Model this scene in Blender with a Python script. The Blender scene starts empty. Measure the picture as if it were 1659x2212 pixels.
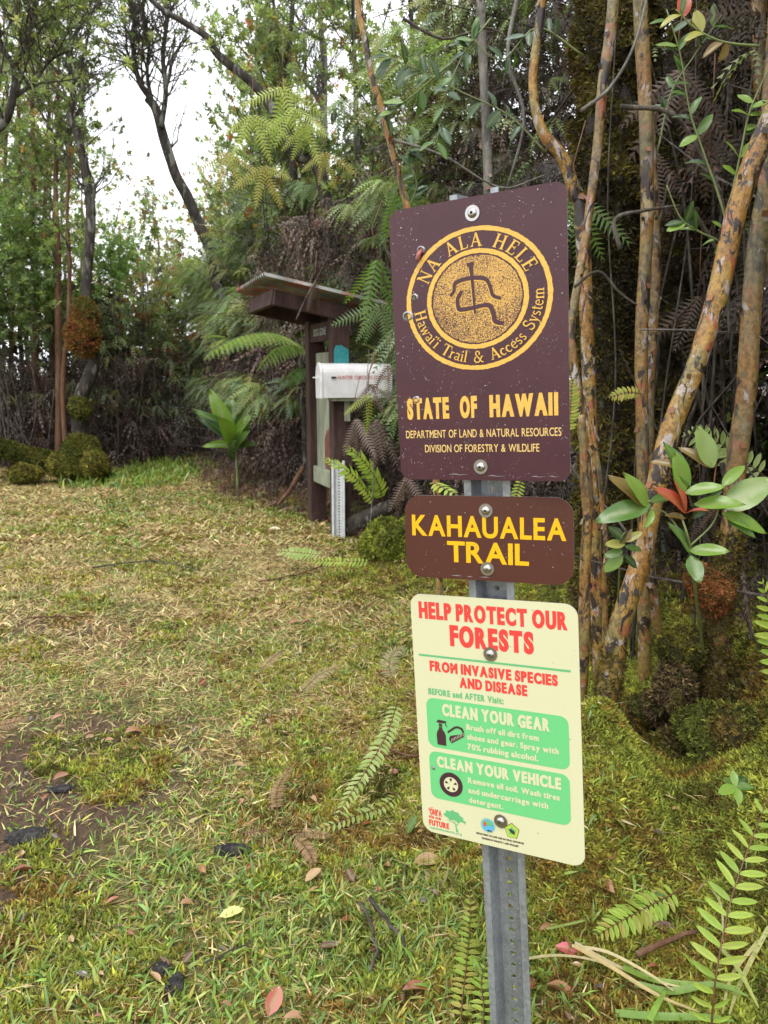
import bpy, math, random
import numpy as np
from mathutils import Vector, Matrix
from mathutils.geometry import interpolate_bezier
R = math.radians
random.seed(7)
rng = np.random.default_rng(11)
sc = bpy.context.scene
COL = sc.collection

# ---------------------------------------------------------------- camera, light, exposure
CAMZ = 1.35
PITCH = R(10)
FPX = 1640.0
cam_d = bpy.data.cameras.new('camera')
cam_d.sensor_fit = 'VERTICAL'
cam_d.sensor_height = 36
cam_d.sensor_width = 27
cam_d.lens = 36 * FPX / 2212
cam_d.clip_start = 0.05
cam_d.clip_end = 600
cam_d.dof.use_dof = True
cam_d.dof.focus_distance = 1.6
cam_d.dof.aperture_fstop = 9.0
cam = bpy.data.objects.new('camera', cam_d)
COL.objects.link(cam)
cam.location = (0, 0, CAMZ)
cam.rotation_euler = (R(90) - PITCH, 0, 0)
sc.camera = cam

world = bpy.data.worlds.new('World')
sc.world = world
world.use_nodes = True
wn = world.node_tree
wn.nodes.clear()
SUN_EL, SUN_AZ = R(62), R(200)
sky = wn.nodes.new('ShaderNodeTexSky')
sky.sky_type = 'NISHITA'
sky.sun_disc = False
sky.sun_elevation = SUN_EL
sky.sun_rotation = SUN_AZ
sky.air_density = 1.0
sky.dust_density = 4.0
hs = wn.nodes.new('ShaderNodeHueSaturation')
hs.inputs['Saturation'].default_value = 0.12
mx = wn.nodes.new('ShaderNodeMix')
mx.data_type = 'RGBA'
mx.inputs['Factor'].default_value = 0.72
mx.inputs['B'].default_value = (13.0, 13.4, 14.0, 1)
bg = wn.nodes.new('ShaderNodeBackground')
bg.inputs['Strength'].default_value = 0.10
wo = wn.nodes.new('ShaderNodeOutputWorld')
wn.links.new(sky.outputs[0], hs.inputs['Color'])
wn.links.new(hs.outputs[0], mx.inputs['A'])
wn.links.new(mx.outputs['Result'], bg.inputs['Color'])
wn.links.new(bg.outputs[0], wo.inputs['Surface'])

sun_d = bpy.data.lights.new('sun', 'SUN')
sun_d.energy = 0.9
sun_d.angle = R(25)
sun_d.color = (1, 0.97, 0.92)
sun = bpy.data.objects.new('sun', sun_d)
COL.objects.link(sun)
# sky sun_rotation is measured from +Y clockwise; direction to the sun:
sd = Vector((math.sin(SUN_AZ) * math.cos(SUN_EL), math.cos(SUN_AZ) * math.cos(SUN_EL), math.sin(SUN_EL)))
sun.rotation_euler = sd.to_track_quat('Z', 'Y').to_euler()

sc.view_settings.view_transform = 'Standard'
sc.view_settings.look = 'None'
sc.view_settings.gamma = 1
sc.view_settings.use_curve_mapping = False
sc.view_settings.exposure = 0.95
sc.cycles.max_bounces = 6
sc.cycles.diffuse_bounces = 3
sc.cycles.glossy_bounces = 2
sc.cycles.transmission_bounces = 4
sc.cycles.transparent_max_bounces = 4
sc.cycles.caustics_reflective = False
sc.cycles.caustics_refractive = False
sc.cycles.use_adaptive_sampling = True

# ---------------------------------------------------------------- measuring helpers
_c, _s = math.cos(PITCH), math.sin(PITCH)
def at(px, py, Y):
    """world point at forward distance Y seen at (px,py) of the 1659x2212 measuring view"""
    u = (px - 829.5) / FPX; v = (1106 - py) / FPX
    d = np.array([u, _c + v * _s, -_s + v * _c])
    return np.array([0, 0, CAMZ]) + d * (Y / d[1])
def pxs(n, Y):
    return n * Y / FPX

# ---------------------------------------------------------------- value noise
def vnoise(x, y, scale, seed=0, octaves=1):
    x = np.asarray(x, float) / scale; y = np.asarray(y, float) / scale
    out = 0; amp = 1; tot = 0
    for o in range(octaves):
        xi = np.floor(x).astype(np.int64); yi = np.floor(y).astype(np.int64)
        fx = x - xi; fy = y - yi
        fx = fx * fx * (3 - 2 * fx); fy = fy * fy * (3 - 2 * fy)
        def h(a, b):
            n = (a * 374761393 + b * 668265263 + (seed + o * 17) * 982451653) & 0xffffffff
            n = ((n ^ (n >> 13)) * 1274126177) & 0xffffffff
            return ((n ^ (n >> 16)) & 0xffff) / 65535.0
        v = (h(xi, yi) * (1 - fx) + h(xi + 1, yi) * fx) * (1 - fy) + (h(xi, yi + 1) * (1 - fx) + h(xi + 1, yi + 1) * fx) * fy
        out = out + v * amp; tot += amp; amp *= .5; x = x * 2.03; y = y * 2.03
    return out / tot
def sm(a, b, x):
    t = np.clip((x - a) / (b - a), 0, 1)
    return t * t * (3 - 2 * t)

# ---------------------------------------------------------------- terrain
EDGE_Y = np.array([-5, 0.5, 1.3, 1.6, 2.0, 2.5, 3.0, 4.0, 5.0, 6.2, 7.2, 8.0, 10.0, 12.0, 40])
EDGE_X = np.array([1.1, 0.95, .80, .72, .60, .60, .66, .60, .42, .12, -.55, -1.15, -2.15, -2.5, -6])
def bank_edge(y):
    return np.interp(y, EDGE_Y, EDGE_X)
def height(x, y):
    x = np.asarray(x, float); y = np.asarray(y, float)
    z = (vnoise(x, y, 1.1, 3) - .5) * .05 + (vnoise(x, y, .25, 5, 2) - .5) * .035
    z = z * sm(-1, 1, 12 - np.abs(x))
    d = x - bank_edge(y)
    near = np.interp(y, [0, 3.4, 5.5, 7, 9, 12], [.42, .42, .22, .12, .15, .2])
    z = z + near * sm(0, .75, d) * (1 - .55 * np.exp(-(((x - 1.05) / .3) ** 2 + ((y - 2.6) / .45) ** 2))) * (.75 + .5 * vnoise(x, y, .3, 9, 2)) + .15 * sm(.6, 3, d)
    # mossy mound left of the posts of the signs
    z = z + .30 * np.exp(-(((x - .13) / .22) ** 2 + ((y - 5.3) / .33) ** 2))
    # feather moss bank right of the signs
    q = .75 + .5 * vnoise(x, y, .16, 14, 3)
    z = z + q * (.30 * np.exp(-(((x - .66) / .17) ** 2 + ((y - 2.22) / .30) ** 2)) + .16 * np.exp(-(((x - .55) / .16) ** 2 + ((y - 1.86) / .20) ** 2)) + .10 * np.exp(-(((x - 1.0) / .2) ** 2 + ((y - 1.9) / .25) ** 2)))
    # rutted hollow at the left
    z = z - .05 * np.exp(-(((x + 1.25) / .4) ** 2 + ((y - 2.6) / .35) ** 2))
    z = z + .10 * sm(0, 1.0, -4.6 - x + .25 * (y - 10))
    return z
def gz(x, y):
    return float(height(x, y))

# ---------------------------------------------------------------- materials
MATS = {}
def newmat(name):
    m = bpy.data.materials.new(name); m.use_nodes = True
    nt = m.node_tree; nt.nodes.clear()
    out = nt.nodes.new('ShaderNodeOutputMaterial')
    MATS[name] = m
    return m, nt, out
def N(nt, typ, **kw):
    n = nt.nodes.new(typ)
    for k, v in kw.items():
        if k.startswith('i_'):
            n.inputs[k[2:].replace('_', ' ')].default_value = v
        elif k.startswith('n_'):
            n.inputs[int(k[2:])].default_value = v
        else:
            setattr(n, k, v)
    return n
def ramp(nt, fac, stops):
    r = nt.nodes.new('ShaderNodeValToRGB')
    el = r.color_ramp.elements
    el[0].position = stops[0][0]; el[0].color = (*stops[0][1], 1)
    el[1].position = stops[-1][0]; el[1].color = (*stops[-1][1], 1)
    for p, c in stops[1:-1]:
        e = el.new(p); e.color = (*c, 1)
    nt.links.new(fac, r.inputs[0])
    return r.outputs[0]
def mixc(nt, fac, a, b, mode='MIX'):
    m = nt.nodes.new('ShaderNodeMix'); m.data_type = 'RGBA'; m.blend_type = mode
    for s, v in (('Factor', fac), ('A', a), ('B', b)):
        if isinstance(v, (int, float)):
            m.inputs[s].default_value = v
        elif isinstance(v, tuple):
            m.inputs[s].default_value = (*v, 1)
        else:
            nt.links.new(v, m.inputs[s])
    return m.outputs['Result']
def noise(nt, scale, detail=3, vec=None, rough=.55, dist=0):
    n = nt.nodes.new('ShaderNodeTexNoise')
    n.inputs['Scale'].default_value = scale; n.inputs['Detail'].default_value = detail
    n.inputs['Roughness'].default_value = rough; n.inputs['Distortion'].default_value = dist
    if vec is not None: nt.links.new(vec, n.inputs['Vector'])
    return n.outputs['Fac']
def coords(nt, kind='Object', scale=None):
    t = nt.nodes.new('ShaderNodeTexCoord')
    if scale is None: return t.outputs[kind]
    m = nt.nodes.new('ShaderNodeMapping'); m.inputs['Scale'].default_value = scale
    nt.links.new(t.outputs[kind], m.inputs['Vector'])
    return m.outputs[0]
def bump(nt, h, strength, dist=.01):
    b = nt.nodes.new('ShaderNodeBump'); b.inputs['Strength'].default_value = strength; b.inputs['Distance'].default_value = dist
    nt.links.new(h, b.inputs['Height'])
    return b.outputs[0]
def bsdf(nt, out, col, rough=.6, metal=0, spec=.5, nrm=None, coat=0):
    p = nt.nodes.new('ShaderNodeBsdfPrincipled')
    if isinstance(col, tuple): p.inputs['Base Color'].default_value = (*col, 1)
    else: nt.links.new(col, p.inputs['Base Color'])
    if isinstance(rough, (int, float)): p.inputs['Roughness'].default_value = rough
    else: nt.links.new(rough, p.inputs['Roughness'])
    p.inputs['Metallic'].default_value = metal
    p.inputs['Specular IOR Level'].default_value = spec
    p.inputs['Coat Weight'].default_value = coat
    p.inputs['Coat Roughness'].default_value = .12
    if nrm is not None: nt.links.new(nrm, p.inputs['Normal'])
    nt.links.new(p.outputs[0], out.inputs['Surface'])
    return p
def foliage_mat(name, trans=.35, rough=.45, spec=.4, tint=1.0, mottled=.25, coat=0.0, nscale=60):
    m, nt, out = newmat(name)
    a = N(nt, 'ShaderNodeAttribute', attribute_name='Col')
    n = noise(nt, nscale, 2, coords(nt, 'Object'))
    c = mixc(nt, mottled, a.outputs['Color'], ramp(nt, n, [(.3, (.35, .35, .3)), (.7, (1.25 * tint, 1.25 * tint, 1.1 * tint))]), 'MULTIPLY')
    p = nt.nodes.new('ShaderNodeBsdfPrincipled')
    nt.links.new(c, p.inputs['Base Color'])
    p.inputs['Roughness'].default_value = rough
    p.inputs['Specular IOR Level'].default_value = spec
    p.inputs['Coat Weight'].default_value = coat
    p.inputs['Coat Roughness'].default_value = .2
    t = nt.nodes.new('ShaderNodeBsdfTranslucent')
    g = mixc(nt, 1.0, c, (1.15, 1.2, .55), 'MULTIPLY')
    nt.links.new(g, t.inputs['Color'])
    s = nt.nodes.new('ShaderNodeMixShader'); s.inputs[0].default_value = trans
    nt.links.new(p.outputs[0], s.inputs[1]); nt.links.new(t.outputs[0], s.inputs[2])
    nt.links.new(s.outputs[0], out.inputs['Surface'])
    return m
M_LEAF = foliage_mat('leaf_tissue', .48, .40, .5)
M_GLOSS = foliage_mat('glossy_leaf', .28, .33, .5, coat=.15)
M_FERN = foliage_mat('fern_tissue', .40, .5, .35)
M_DEAD = foliage_mat('dead_leaf', .12, .6, .35)
M_WETDEAD = foliage_mat('wet_dead_leaf', .05, .22, .6, coat=.3, mottled=.5, nscale=90)
M_GRASS = foliage_mat('grass_blade', .30, .42, .4)
M_MOSS = foliage_mat('moss_tissue', .25, .75, .2, mottled=.5, nscale=25)

def simple(name, col, rough=.6, metal=0, spec=.5, bs=None, var=None, coat=0):
    m, nt, out = newmat(name)
    c = col
    v = coords(nt, 'Object')
    if var: c = mixc(nt, var[1], col, ramp(nt, noise(nt, var[0], 4, v), [(.3, var[2]), (.7, var[3])]))
    nrm = bump(nt, noise(nt, bs[0], 4, v), bs[1], bs[2]) if bs else None
    bsdf(nt, out, c, rough, metal, spec, nrm, coat)
    return m

# ground: dark soil, straw thatch and moss, mixed by world-space noise
def ground_mat():
    m, nt, out = newmat('ground_thatch')
    v = coords(nt, 'Object')
    a = N(nt, 'ShaderNodeAttribute', attribute_name='Col')
    n2 = noise(nt, 160, 4, v, .7)
    fine = mixc(nt, .5, ramp(nt, n2, [(.32, (.12, .10, .08)), (.5, (.9, .88, .8)), (.7, (1.9, 1.8, 1.5))]), ramp(nt, noise(nt, 55, 3, coords(nt, 'Object', (1, .3, 1)), .6), [(.35, (.2, .18, .15)), (.65, (1.7, 1.6, 1.4))]))
    c = mixc(nt, 1.0, a.outputs['Color'], fine, 'MULTIPLY')
    bsdf(nt, out, c, .7, 0, .3, bump(nt, noise(nt, 120, 5, v, .7), .8, .012))
    return m
M_GROUND = ground_mat()

def bark_guava(name, warm=1.0, lichen=.5, dark=.5):
    m, nt, out = newmat(name)
    v = coords(nt, 'Object'); vs = coords(nt, 'Object', (1, 1, .45))
    base = ramp(nt, noise(nt, 9, 3, vs), [(.30, (.12, .09, .035)), (.40, (.26, .20, .07)), (.50, (.38 * warm, .225 * warm, .055)), (.58, (.33 * warm, .16 * warm, .035)), (.68, (.34, .27, .14))])
    streak = ramp(nt, noise(nt, 60, 6, v, .75), [(.38, (.28, .26, .22)), (.5, (.8, .78, .72)), (.62, (1.15, 1.12, 1.05))])
    c = mixc(nt, .8, base, streak, 'MULTIPLY')
    red = noise(nt, 16, 2, v)
    c = mixc(nt, ramp(nt, red, [(.60, (0, 0, 0)), (.64, (.8, .8, .8))]), c, (.33, .10, .045))
    li = noise(nt, 24, 5, vs, .68, .6)
    c = mixc(nt, ramp(nt, li, [(.66 - .09 * lichen, (0, 0, 0)), (.68 - .09 * lichen, (1, 1, 1))]), c, mixc(nt, noise(nt, 70, 3, v), (.24, .20, .17), (.50, .43, .41)))
    dk = noise(nt, 17, 6, vs, .72, .9)
    dk2 = N(nt, 'ShaderNodeMath', operation='GREATER_THAN'); nt.links.new(dk, dk2.inputs[0]); dk2.inputs[1].default_value = .635 - .14 * dark
    c = mixc(nt, dk2.outputs[0], c, mixc(nt, noise(nt, 60, 3, v), (.008, .007, .008), (.055, .038, .032)))
    gry = ramp(nt, noise(nt, 5, 3, vs), [(.5 - .1 * (1 - warm), (0, 0, 0)), (.62, (.75, .75, .75))])
    c = mixc(nt, gry, c, ramp(nt, noise(nt, 30, 4, v), [(.35, (.07, .06, .035)), (.6, (.19, .165, .10))])) if warm < 1 else c
    bsdf(nt, out, c, .42, 0, .5, bump(nt, noise(nt, 50, 4, vs), .5, .008))
    return m
M_GUAVA = bark_guava('peeling_orange_bark', 1.0, 1.0, .7)
M_GUAVA2 = bark_guava('peeling_olive_bark', .8, .6, .65)
M_GUAVA3 = bark_guava('peeling_pale_bark', .75, 1.0, .6)
def bark(name, c1, c2, c3, scale=14, lich=.0):
    m, nt, out = newmat(name)
    vs = coords(nt, 'Object', (1, 1, .3))
    c = ramp(nt, noise(nt, scale, 5, vs, .65), [(.3, c1), (.5, c2), (.72, c3)])
    if lich:
        c = mixc(nt, ramp(nt, noise(nt, 12, 4, vs), [(.56, (0, 0, 0)), (.6, (lich, lich, lich))]), c, (.30, .31, .27))
    bsdf(nt, out, c, .75, 0, .3, bump(nt, noise(nt, scale * 2.5, 5, vs, .7), .9, .02))
    return m
M_DARKBARK = bark('dark_bark', (.015, .012, .010), (.038, .030, .024), (.10, .085, .07), 16, .45)
M_REDBARK = bark('reddish_bark', (.07, .035, .02), (.15, .075, .04), (.22, .14, .09))
M_GREYBARK = bark('grey_bark', (.08, .075, .065), (.17, .155, .135), (.30, .28, .25), 20, .4)
M_TWIG = bark('twig_bark', (.035, .028, .022), (.085, .07, .055), (.22, .19, .16), 30)
M_MOSSBED = bark('moss_bed', (.018, .018, .006), (.05, .045, .012), (.09, .075, .02), 40)
M_STEM = simple('fern_stem', (.11, .045, .018), .45, var=(40, .5, (.05, .02, .01), (.2, .1, .04)))
M_GREENSTEM = simple('green_stem', (.16, .20, .06), .5, var=(40, .4, (.1, .1, .04), (.2, .24, .1)))

# ---------------------------------------------------------------- object helpers
def props(o, label=None, cat=None, group=None, kind=None):
    if label: o['label'] = label
    if cat: o['category'] = cat
    if group: o['group'] = group
    if kind: o['kind'] = kind
    return o
def empty(name, loc=(0, 0, 0), label=None, cat=None, group=None, rot=None):
    o = bpy.data.objects.new(name, None); COL.objects.link(o)
    o.location = tuple(float(a) for a in loc); o.empty_display_size = .05
    if rot is not None: o.rotation_euler = rot
    return props(o, label, cat, group)
def link(name, me, parent=None, kind=None):
    o = bpy.data.objects.new(name, me); COL.objects.link(o)
    if parent is not None:
        o.parent = parent
    if kind: o['kind'] = kind
    return o
def tri_mesh(name, V, F, mat, col=None, smooth=False):
    me = bpy.data.meshes.new(name)
    V = np.ascontiguousarray(V, dtype=np.float32); F = np.ascontiguousarray(F, dtype=np.int32)
    me.vertices.add(len(V)); me.vertices.foreach_set('co', V.ravel())
    me.loops.add(F.size); me.loops.foreach_set('vertex_index', F.ravel())
    me.polygons.add(len(F)); me.polygons.foreach_set('loop_start', np.arange(0, F.size, 3, dtype=np.int32))
    if smooth: me.polygons.foreach_set('use_smooth', np.ones(len(F), dtype=bool))
    me.update(calc_edges=True)
    if col is not None:
        a = me.color_attributes.new('Col', 'FLOAT_COLOR', 'POINT')
        c = np.ones((len(V), 4), dtype=np.float32); c[:, :3] = col
        a.data.foreach_set('color', c.ravel())
    me.materials.append(mat)
    return me
def quads(F):
    F = np.asarray(F)
    return np.concatenate([F[:, [0, 1, 2]], F[:, [0, 2, 3]]])
class MB:
    """collects boxes / tubes / polygons of one part"""
    def __init__(s): s.V = []; s.F = []
    def add(s, V, F):
        b = len(s.V); s.V += [tuple(map(float, v)) for v in V]; s.F += [tuple(int(i) + b for i in f) for f in F]; return s
    def box(s, c, size, M=None, bev=0):
        x, y, z = [a / 2 for a in size]
        V = np.array([(i * x, j * y, k * z) for i in (-1, 1) for j in (-1, 1) for k in (-1, 1)])
        if M is not None: V = V @ np.array(M).T
        V = V + np.array(c)
        return s.add(V, [(0, 1, 3, 2), (4, 6, 7, 5), (0, 4, 5, 1), (2, 3, 7, 6), (0, 2, 6, 4), (1, 5, 7, 3)])
    def build(s, name, mat, parent=None, kind=None, bevel=0, smooth=False, col=None):
        me = bpy.data.meshes.new(name); me.from_pydata(s.V, [], s.F); me.materials.append(mat)
        if col is not None:
            a = me.color_attributes.new('Col', 'FLOAT_COLOR', 'POINT')
            a.data.foreach_set('color', np.tile(np.array([*col, 1], dtype=np.float32), len(s.V)))
        if smooth: me.polygons.foreach_set('use_smooth', np.ones(len(me.polygons), dtype=bool))
        o = link(name, me, parent, kind)
        if bevel:
            b = o.modifiers.new('bevel', 'BEVEL'); b.width = bevel; b.segments = 2; b.limit_method = 'ANGLE'
        return o

def tube(P, rad, sides=8, noise_amp=0, seed=0, cap=True):
    P = np.asarray(P, float); n = len(P)
    rad = np.broadcast_to(np.asarray(rad, float), (n,)) if np.ndim(rad) else np.full(n, float(rad))
    T = np.gradient(P, axis=0); T /= np.linalg.norm(T, axis=1)[:, None] + 1e-9
    up = np.array([0, 0, 1.]) if abs(T[0][2]) < .9 else np.array([1., 0, 0])
    A = np.zeros_like(P); a = np.cross(T[0], up); a /= np.linalg.norm(a)
    for i in range(n):
        a = a - T[i] * (a @ T[i]); a /= np.linalg.norm(a) + 1e-9; A[i] = a
    B = np.cross(T, A)
    th = np.arange(sides) * 2 * math.pi / sides
    ring = A[:, None, :] * np.cos(th)[None, :, None] + B[:, None, :] * np.sin(th)[None, :, None]
    rr = rad[:, None] * np.ones(sides)[None]
    if noise_amp:
        r0 = np.random.default_rng(seed)
        s0 = np.cumsum(np.r_[0, np.linalg.norm(np.diff(P, axis=0), axis=1)])
        rm = max(rad.max(), 1e-3); nn = .5 * (vnoise(s0[:, None] + rm * 3 * np.cos(th)[None] + 7, s0[:, None] * .3 + rm * 3 * np.sin(th)[None] + 5 + seed, rm * 4.5, seed, 3) + vnoise(s0[:, None] * .6 - rm * 2 * np.sin(th)[None] + 3, rm * 2 * np.cos(th)[None] + s0[:, None] * .4 + 9, rm * 2.2, seed + 5, 2)) - .5
        rr = rr * (1 + nn * 2 * noise_amp)
    V = (P[:, None, :] + ring * rr[..., None]).reshape(-1, 3)
    i, j = np.meshgrid(np.arange(n - 1), np.arange(sides), indexing='ij')
    a0 = i * sides + j; b0 = i * sides + (j + 1) % sides
    Q = np.stack([a0, b0, b0 + sides, a0 + sides], -1).reshape(-1, 4)
    F = quads(Q)
    if cap:
        V = np.concatenate([V, P[:1], P[-1:]]); c0 = n * sides
        jj = np.arange(sides)
        F = np.concatenate([F, np.stack([np.full(sides, c0), (jj + 1) % sides, jj], -1),
                            np.stack([np.full(sides, c0 + 1), (n - 1) * sides + jj, (n - 1) * sides + (jj + 1) % sides], -1)])
    return V, F
def smooth_poly(P, sub=6):
    P = np.asarray(P, float)
    if len(P) < 3: 
        t = np.linspace(0, 1, sub + 1)[:, None]; return P[0] * (1 - t) + P[-1] * t
    Q = np.vstack([2 * P[0] - P[1], P, 2 * P[-1] - P[-2]]); out = []
    for k in range(1, len(Q) - 2):
        for t in np.linspace(0, 1, sub, endpoint=False):
            a, b, c, d = Q[k - 1], Q[k], Q[k + 1], Q[k + 2]
            out.append(.5 * ((2 * b) + (-a + c) * t + (2 * a - 5 * b + 4 * c - d) * t * t + (-a + 3 * b - 3 * c + d) * t ** 3))
    out.append(P[-1])
    return np.array(out)
def merge(parts):
    V = []; F = []; b = 0
    for v, f in parts:
        V.append(v); F.append(np.asarray(f) + b); b += len(v)
    return np.concatenate(V), np.concatenate(F)
def wiggle(P, amp, seed):
    r = np.random.default_rng(seed); P = np.array(P, float)
    d = r.normal(0, 1, P.shape) * amp; d[0] = 0
    return P + d

def basis(D, U):
    """matrices whose columns are x=direction, y=side, z=normal"""
    D = D / (np.linalg.norm(D, axis=1)[:, None] + 1e-9)
    S = np.cross(U, D); S /= np.linalg.norm(S, axis=1)[:, None] + 1e-9
    Nn = np.cross(D, S)
    return np.stack([D, S, Nn], -1)
def scatter(proto, P, Mx, scale, col, pvar=None):
    """proto=(V,F,C) placed at P (n,3) with matrices Mx (n,3,3)"""
    V, F, C = proto
    n = len(P)
    if n == 0: return np.zeros((0, 3)), np.zeros((0, 3), int), np.zeros((0, 3))
    scale = np.asarray(scale, float)
    sv = V[None] * (scale[:, None, None] if scale.ndim == 1 else scale[:, None, :])
    W = np.einsum('nij,nvj->nvi', Mx, sv) + P[:, None, :]
    FF = F[None] + (np.arange(n) * len(V))[:, None, None]
    CC = np.asarray(col)[:, None, :] * C[None]
    return W.reshape(-1, 3), FF.reshape(-1, 3), CC.reshape(-1, 3)
def join3(L):
    L = [l for l in L if len(l[0])]
    V = []; F = []; C = []; b = 0
    for v, f, c in L:
        V.append(v); F.append(f + b); C.append(c); b += len(v)
    return np.concatenate(V), np.concatenate(F), np.concatenate(C)
def rdir(n, zmin=-1, zmax=1, r=None):
    r = r or rng
    z = r.uniform(zmin, zmax, n); a = r.uniform(0, 2 * math.pi, n); q = np.sqrt(np.clip(1 - z * z, 0, 1))
    return np.stack([q * np.cos(a), q * np.sin(a), z], -1)
def pick(cols, n, weights=None, jitter=.18, r=None):
    r = r or rng
    cols = np.array(cols, float)
    i = r.choice(len(cols), n, p=weights)
    return np.clip(cols[i] * np.exp(r.normal(0, jitter, (n, 1))) * (1 + r.normal(0, .05, (n, 3))), 0, 1)
UP = np.array([0, 0, 1.])

# ---------------------------------------------------------------- foliage prototypes (x = along the leaf, z = up)
def one(V): return np.ones((len(V), 3))
def proto_leaf(w=.28, fold=.10, droop=.15, seg=3):
    xs = np.linspace(0, 1, seg + 1)
    V = []; 
    for x in xs:
        hw = w * math.sin(math.pi * min(1, x ** .8)) ** .8 if 0 < x < 1 else .0
        z = -droop * x * x
        V += [(x, -hw, z + fold * hw / w if w else z), (x, 0, z), (x, hw, z + fold * hw / w)]
    V = np.array(V); F = []
    for i in range(seg):
        a = 3 * i; b = a + 3
        for k in (0, 1):
            if i == 0: F.append((a + 1, b + k, b + k + 1)) 
            elif i == seg - 1: F.append((a + k, b + 1, a + k + 1))
            else: F += [(a + k, b + k, b + k + 1), (a + k, b + k + 1, a + k + 1)]
    return V, np.array(F), one(V)
def proto_simple_leaf(w=.3):
    V = np.array([(0, 0, 0), (.5, -w, .06), (1, 0, -.05), (.5, w, .06)]); return V, np.array([(0, 1, 2), (0, 2, 3)]), one(V)
def compose(proto, P, Mx, sc_, tint=None):
    n = len(P)
    return scatter(proto, np.array(P), np.array(Mx), np.array(sc_, float), np.ones((n, 3)) if tint is None else tint)
def proto_tuft(nl=10, w=.27, spread=(.25, 1.1), seed=0):
    r = np.random.default_rng(seed)
    ph = r.uniform(0, 6.28) + np.arange(nl) * 2.4
    el = np.linspace(spread[0], spread[1], nl)
    D = np.stack([np.cos(ph) * np.sin(el * 1.35), np.sin(ph) * np.sin(el * 1.35), np.cos(el * 1.35)], -1)
    U = np.tile(UP, (nl, 1)) + r.normal(0, .2, (nl, 3))
    P = np.stack([np.zeros(nl), np.zeros(nl), -.25 * el], -1)
    return compose(proto_simple_leaf(w), P, basis(D, U), r.uniform(.75, 1.1, nl), np.clip(r.normal(1, .12, (nl, 1)), .6, 1.4) * np.ones((nl, 3)))
def proto_finger(n=8, w=.11, droop=.45, curl=0.0, gap=.35):
    """one pinna of a scrambling fern: a comb of narrow teeth on a drooping midrib"""
    V = []; F = []
    def mid(x): return np.array([x * (1 - .12 * droop * x), 0, -droop * x * x])
    for k in range(n):
        x0 = k / n; x1 = (k + 1 - gap) / n; xm = (x0 + x1) / 2 + .25 / n
        hw = w * (math.sin(math.pi * min(1, (.12 + .88 * (k + .5) / n))) ** .6)
        for sg in (-1, 1):
            b = len(V); a0 = mid(x0); a1 = mid(x1); t = mid(min(1, xm)) + np.array([.05, sg * hw, -curl * hw])
            V += [a0, a1, t]; F.append((b, b + 1, b + 2) if sg > 0 else (b, b + 2, b + 1))
    V = np.array(V); return V, np.array(F), one(V)
def proto_cluster(nf=6, nt=6, seed=0, w=.11, droop=.5, curl=.2, span=75):
    r = np.random.default_rng(seed)
    az = np.radians(np.linspace(-span, span, nf) + r.normal(0, 8, nf))
    D = np.stack([np.cos(az), np.sin(az), r.uniform(-.5, .05, nf)], -1)
    M_ = basis(D, np.tile(UP, (nf, 1)) + r.normal(0, .25, (nf, 3)))
    return compose(proto_finger(nt, w, droop, curl), np.zeros((nf, 3)), M_, r.uniform(.7, 1.05, nf), np.clip(r.normal(1, .1, (nf, 1)), .6, 1.3) * np.ones((nf, 3)))
def proto_blade(bend=.4, w=.06, seg=3):
    xs = np.linspace(0, 1, seg + 1); V = []
    for x in xs[:-1]:
        hw = w * (1 - .5 * x) 
        p = (x * math.cos(bend * x), x * math.sin(-bend * x))
        V += [(p[0], -hw, p[1]), (p[0], hw, p[1])]
    V.append((math.cos(bend), 0, math.sin(-bend))); V = np.array(V); F = []
    for i in range(seg - 1):
        a = 2 * i; F += [(a, a + 1, a + 3), (a, a + 3, a + 2)]
    a = 2 * (seg - 1); F.append((a, a + 1, a + 2))
    return V, np.array(F), one(V)
def proto_stick():
    P = np.array([(0, 0, 0), (.35, .02, .03), (.7, -.02, -.01), (1, .03, .02)])
    V, F = tube(P, [.012, .011, .009, .004], 3, cap=False); return V, F, one(V)
def proto_moss(nl=5, seed=0):
    """feathery moss sprig: narrow upcurving pointed shoots"""
    r = np.random.default_rng(seed); L = []
    ph = np.arange(nl) * 6.283 / nl + r.uniform(-.4, .4, nl); el = r.uniform(.35, 1.15, nl)
    D = np.stack([np.cos(ph) * np.sin(el), np.sin(ph) * np.sin(el), np.cos(el)], -1)
    V = np.array([(0, -.10, 0), (0, .10, 0), (.55, .11, .05), (.55, -.11, .05), (1, 0, -.05)]); F = np.array([(0, 1, 2), (0, 2, 3), (3, 2, 4)])
    return compose((V, F, one(V)), np.zeros((nl, 3)), basis(D, np.tile(UP, (nl, 1)) + r.normal(0, .3, (nl, 3))), r.uniform(.6, 1.1, nl), np.clip(r.normal(1, .15, (nl, 1)), .5, 1.4) * np.ones((nl, 3)))
LEAF3 = proto_leaf(.27, .08, .12, 3)
BLADES = [proto_blade(b, w, 3) for b, w in ((.3, .05), (.7, .045), (1.1, .055), (.15, .035))]
TUFTS = [proto_tuft(10, .19, (.15, 1.25), seed=s) for s in range(4)]
CLUST = [proto_cluster(6, 6, s) for s in range(4)]
CLUST_N = [proto_cluster(6, 12, s + 10, w=.13) for s in range(3)]
DEADC = [proto_cluster(5, 6, s + 20, w=.08, droop=1.0, curl=.8, span=60) for s in range(4)]
MOSSP = [proto_moss(5, s) for s in range(4)]
STICK = proto_stick()
FLATS = [(np.array([(0, -w, 0), (0, w, 0), (.55, w * .8, b), (.55, -w * .8, b), (1, 0, b * .3)]), np.array([(0, 1, 2), (0, 2, 3), (3, 2, 4)]), np.ones((5, 3))) for w, b in ((.035, .06), (.05, .02), (.028, .12))]

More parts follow.
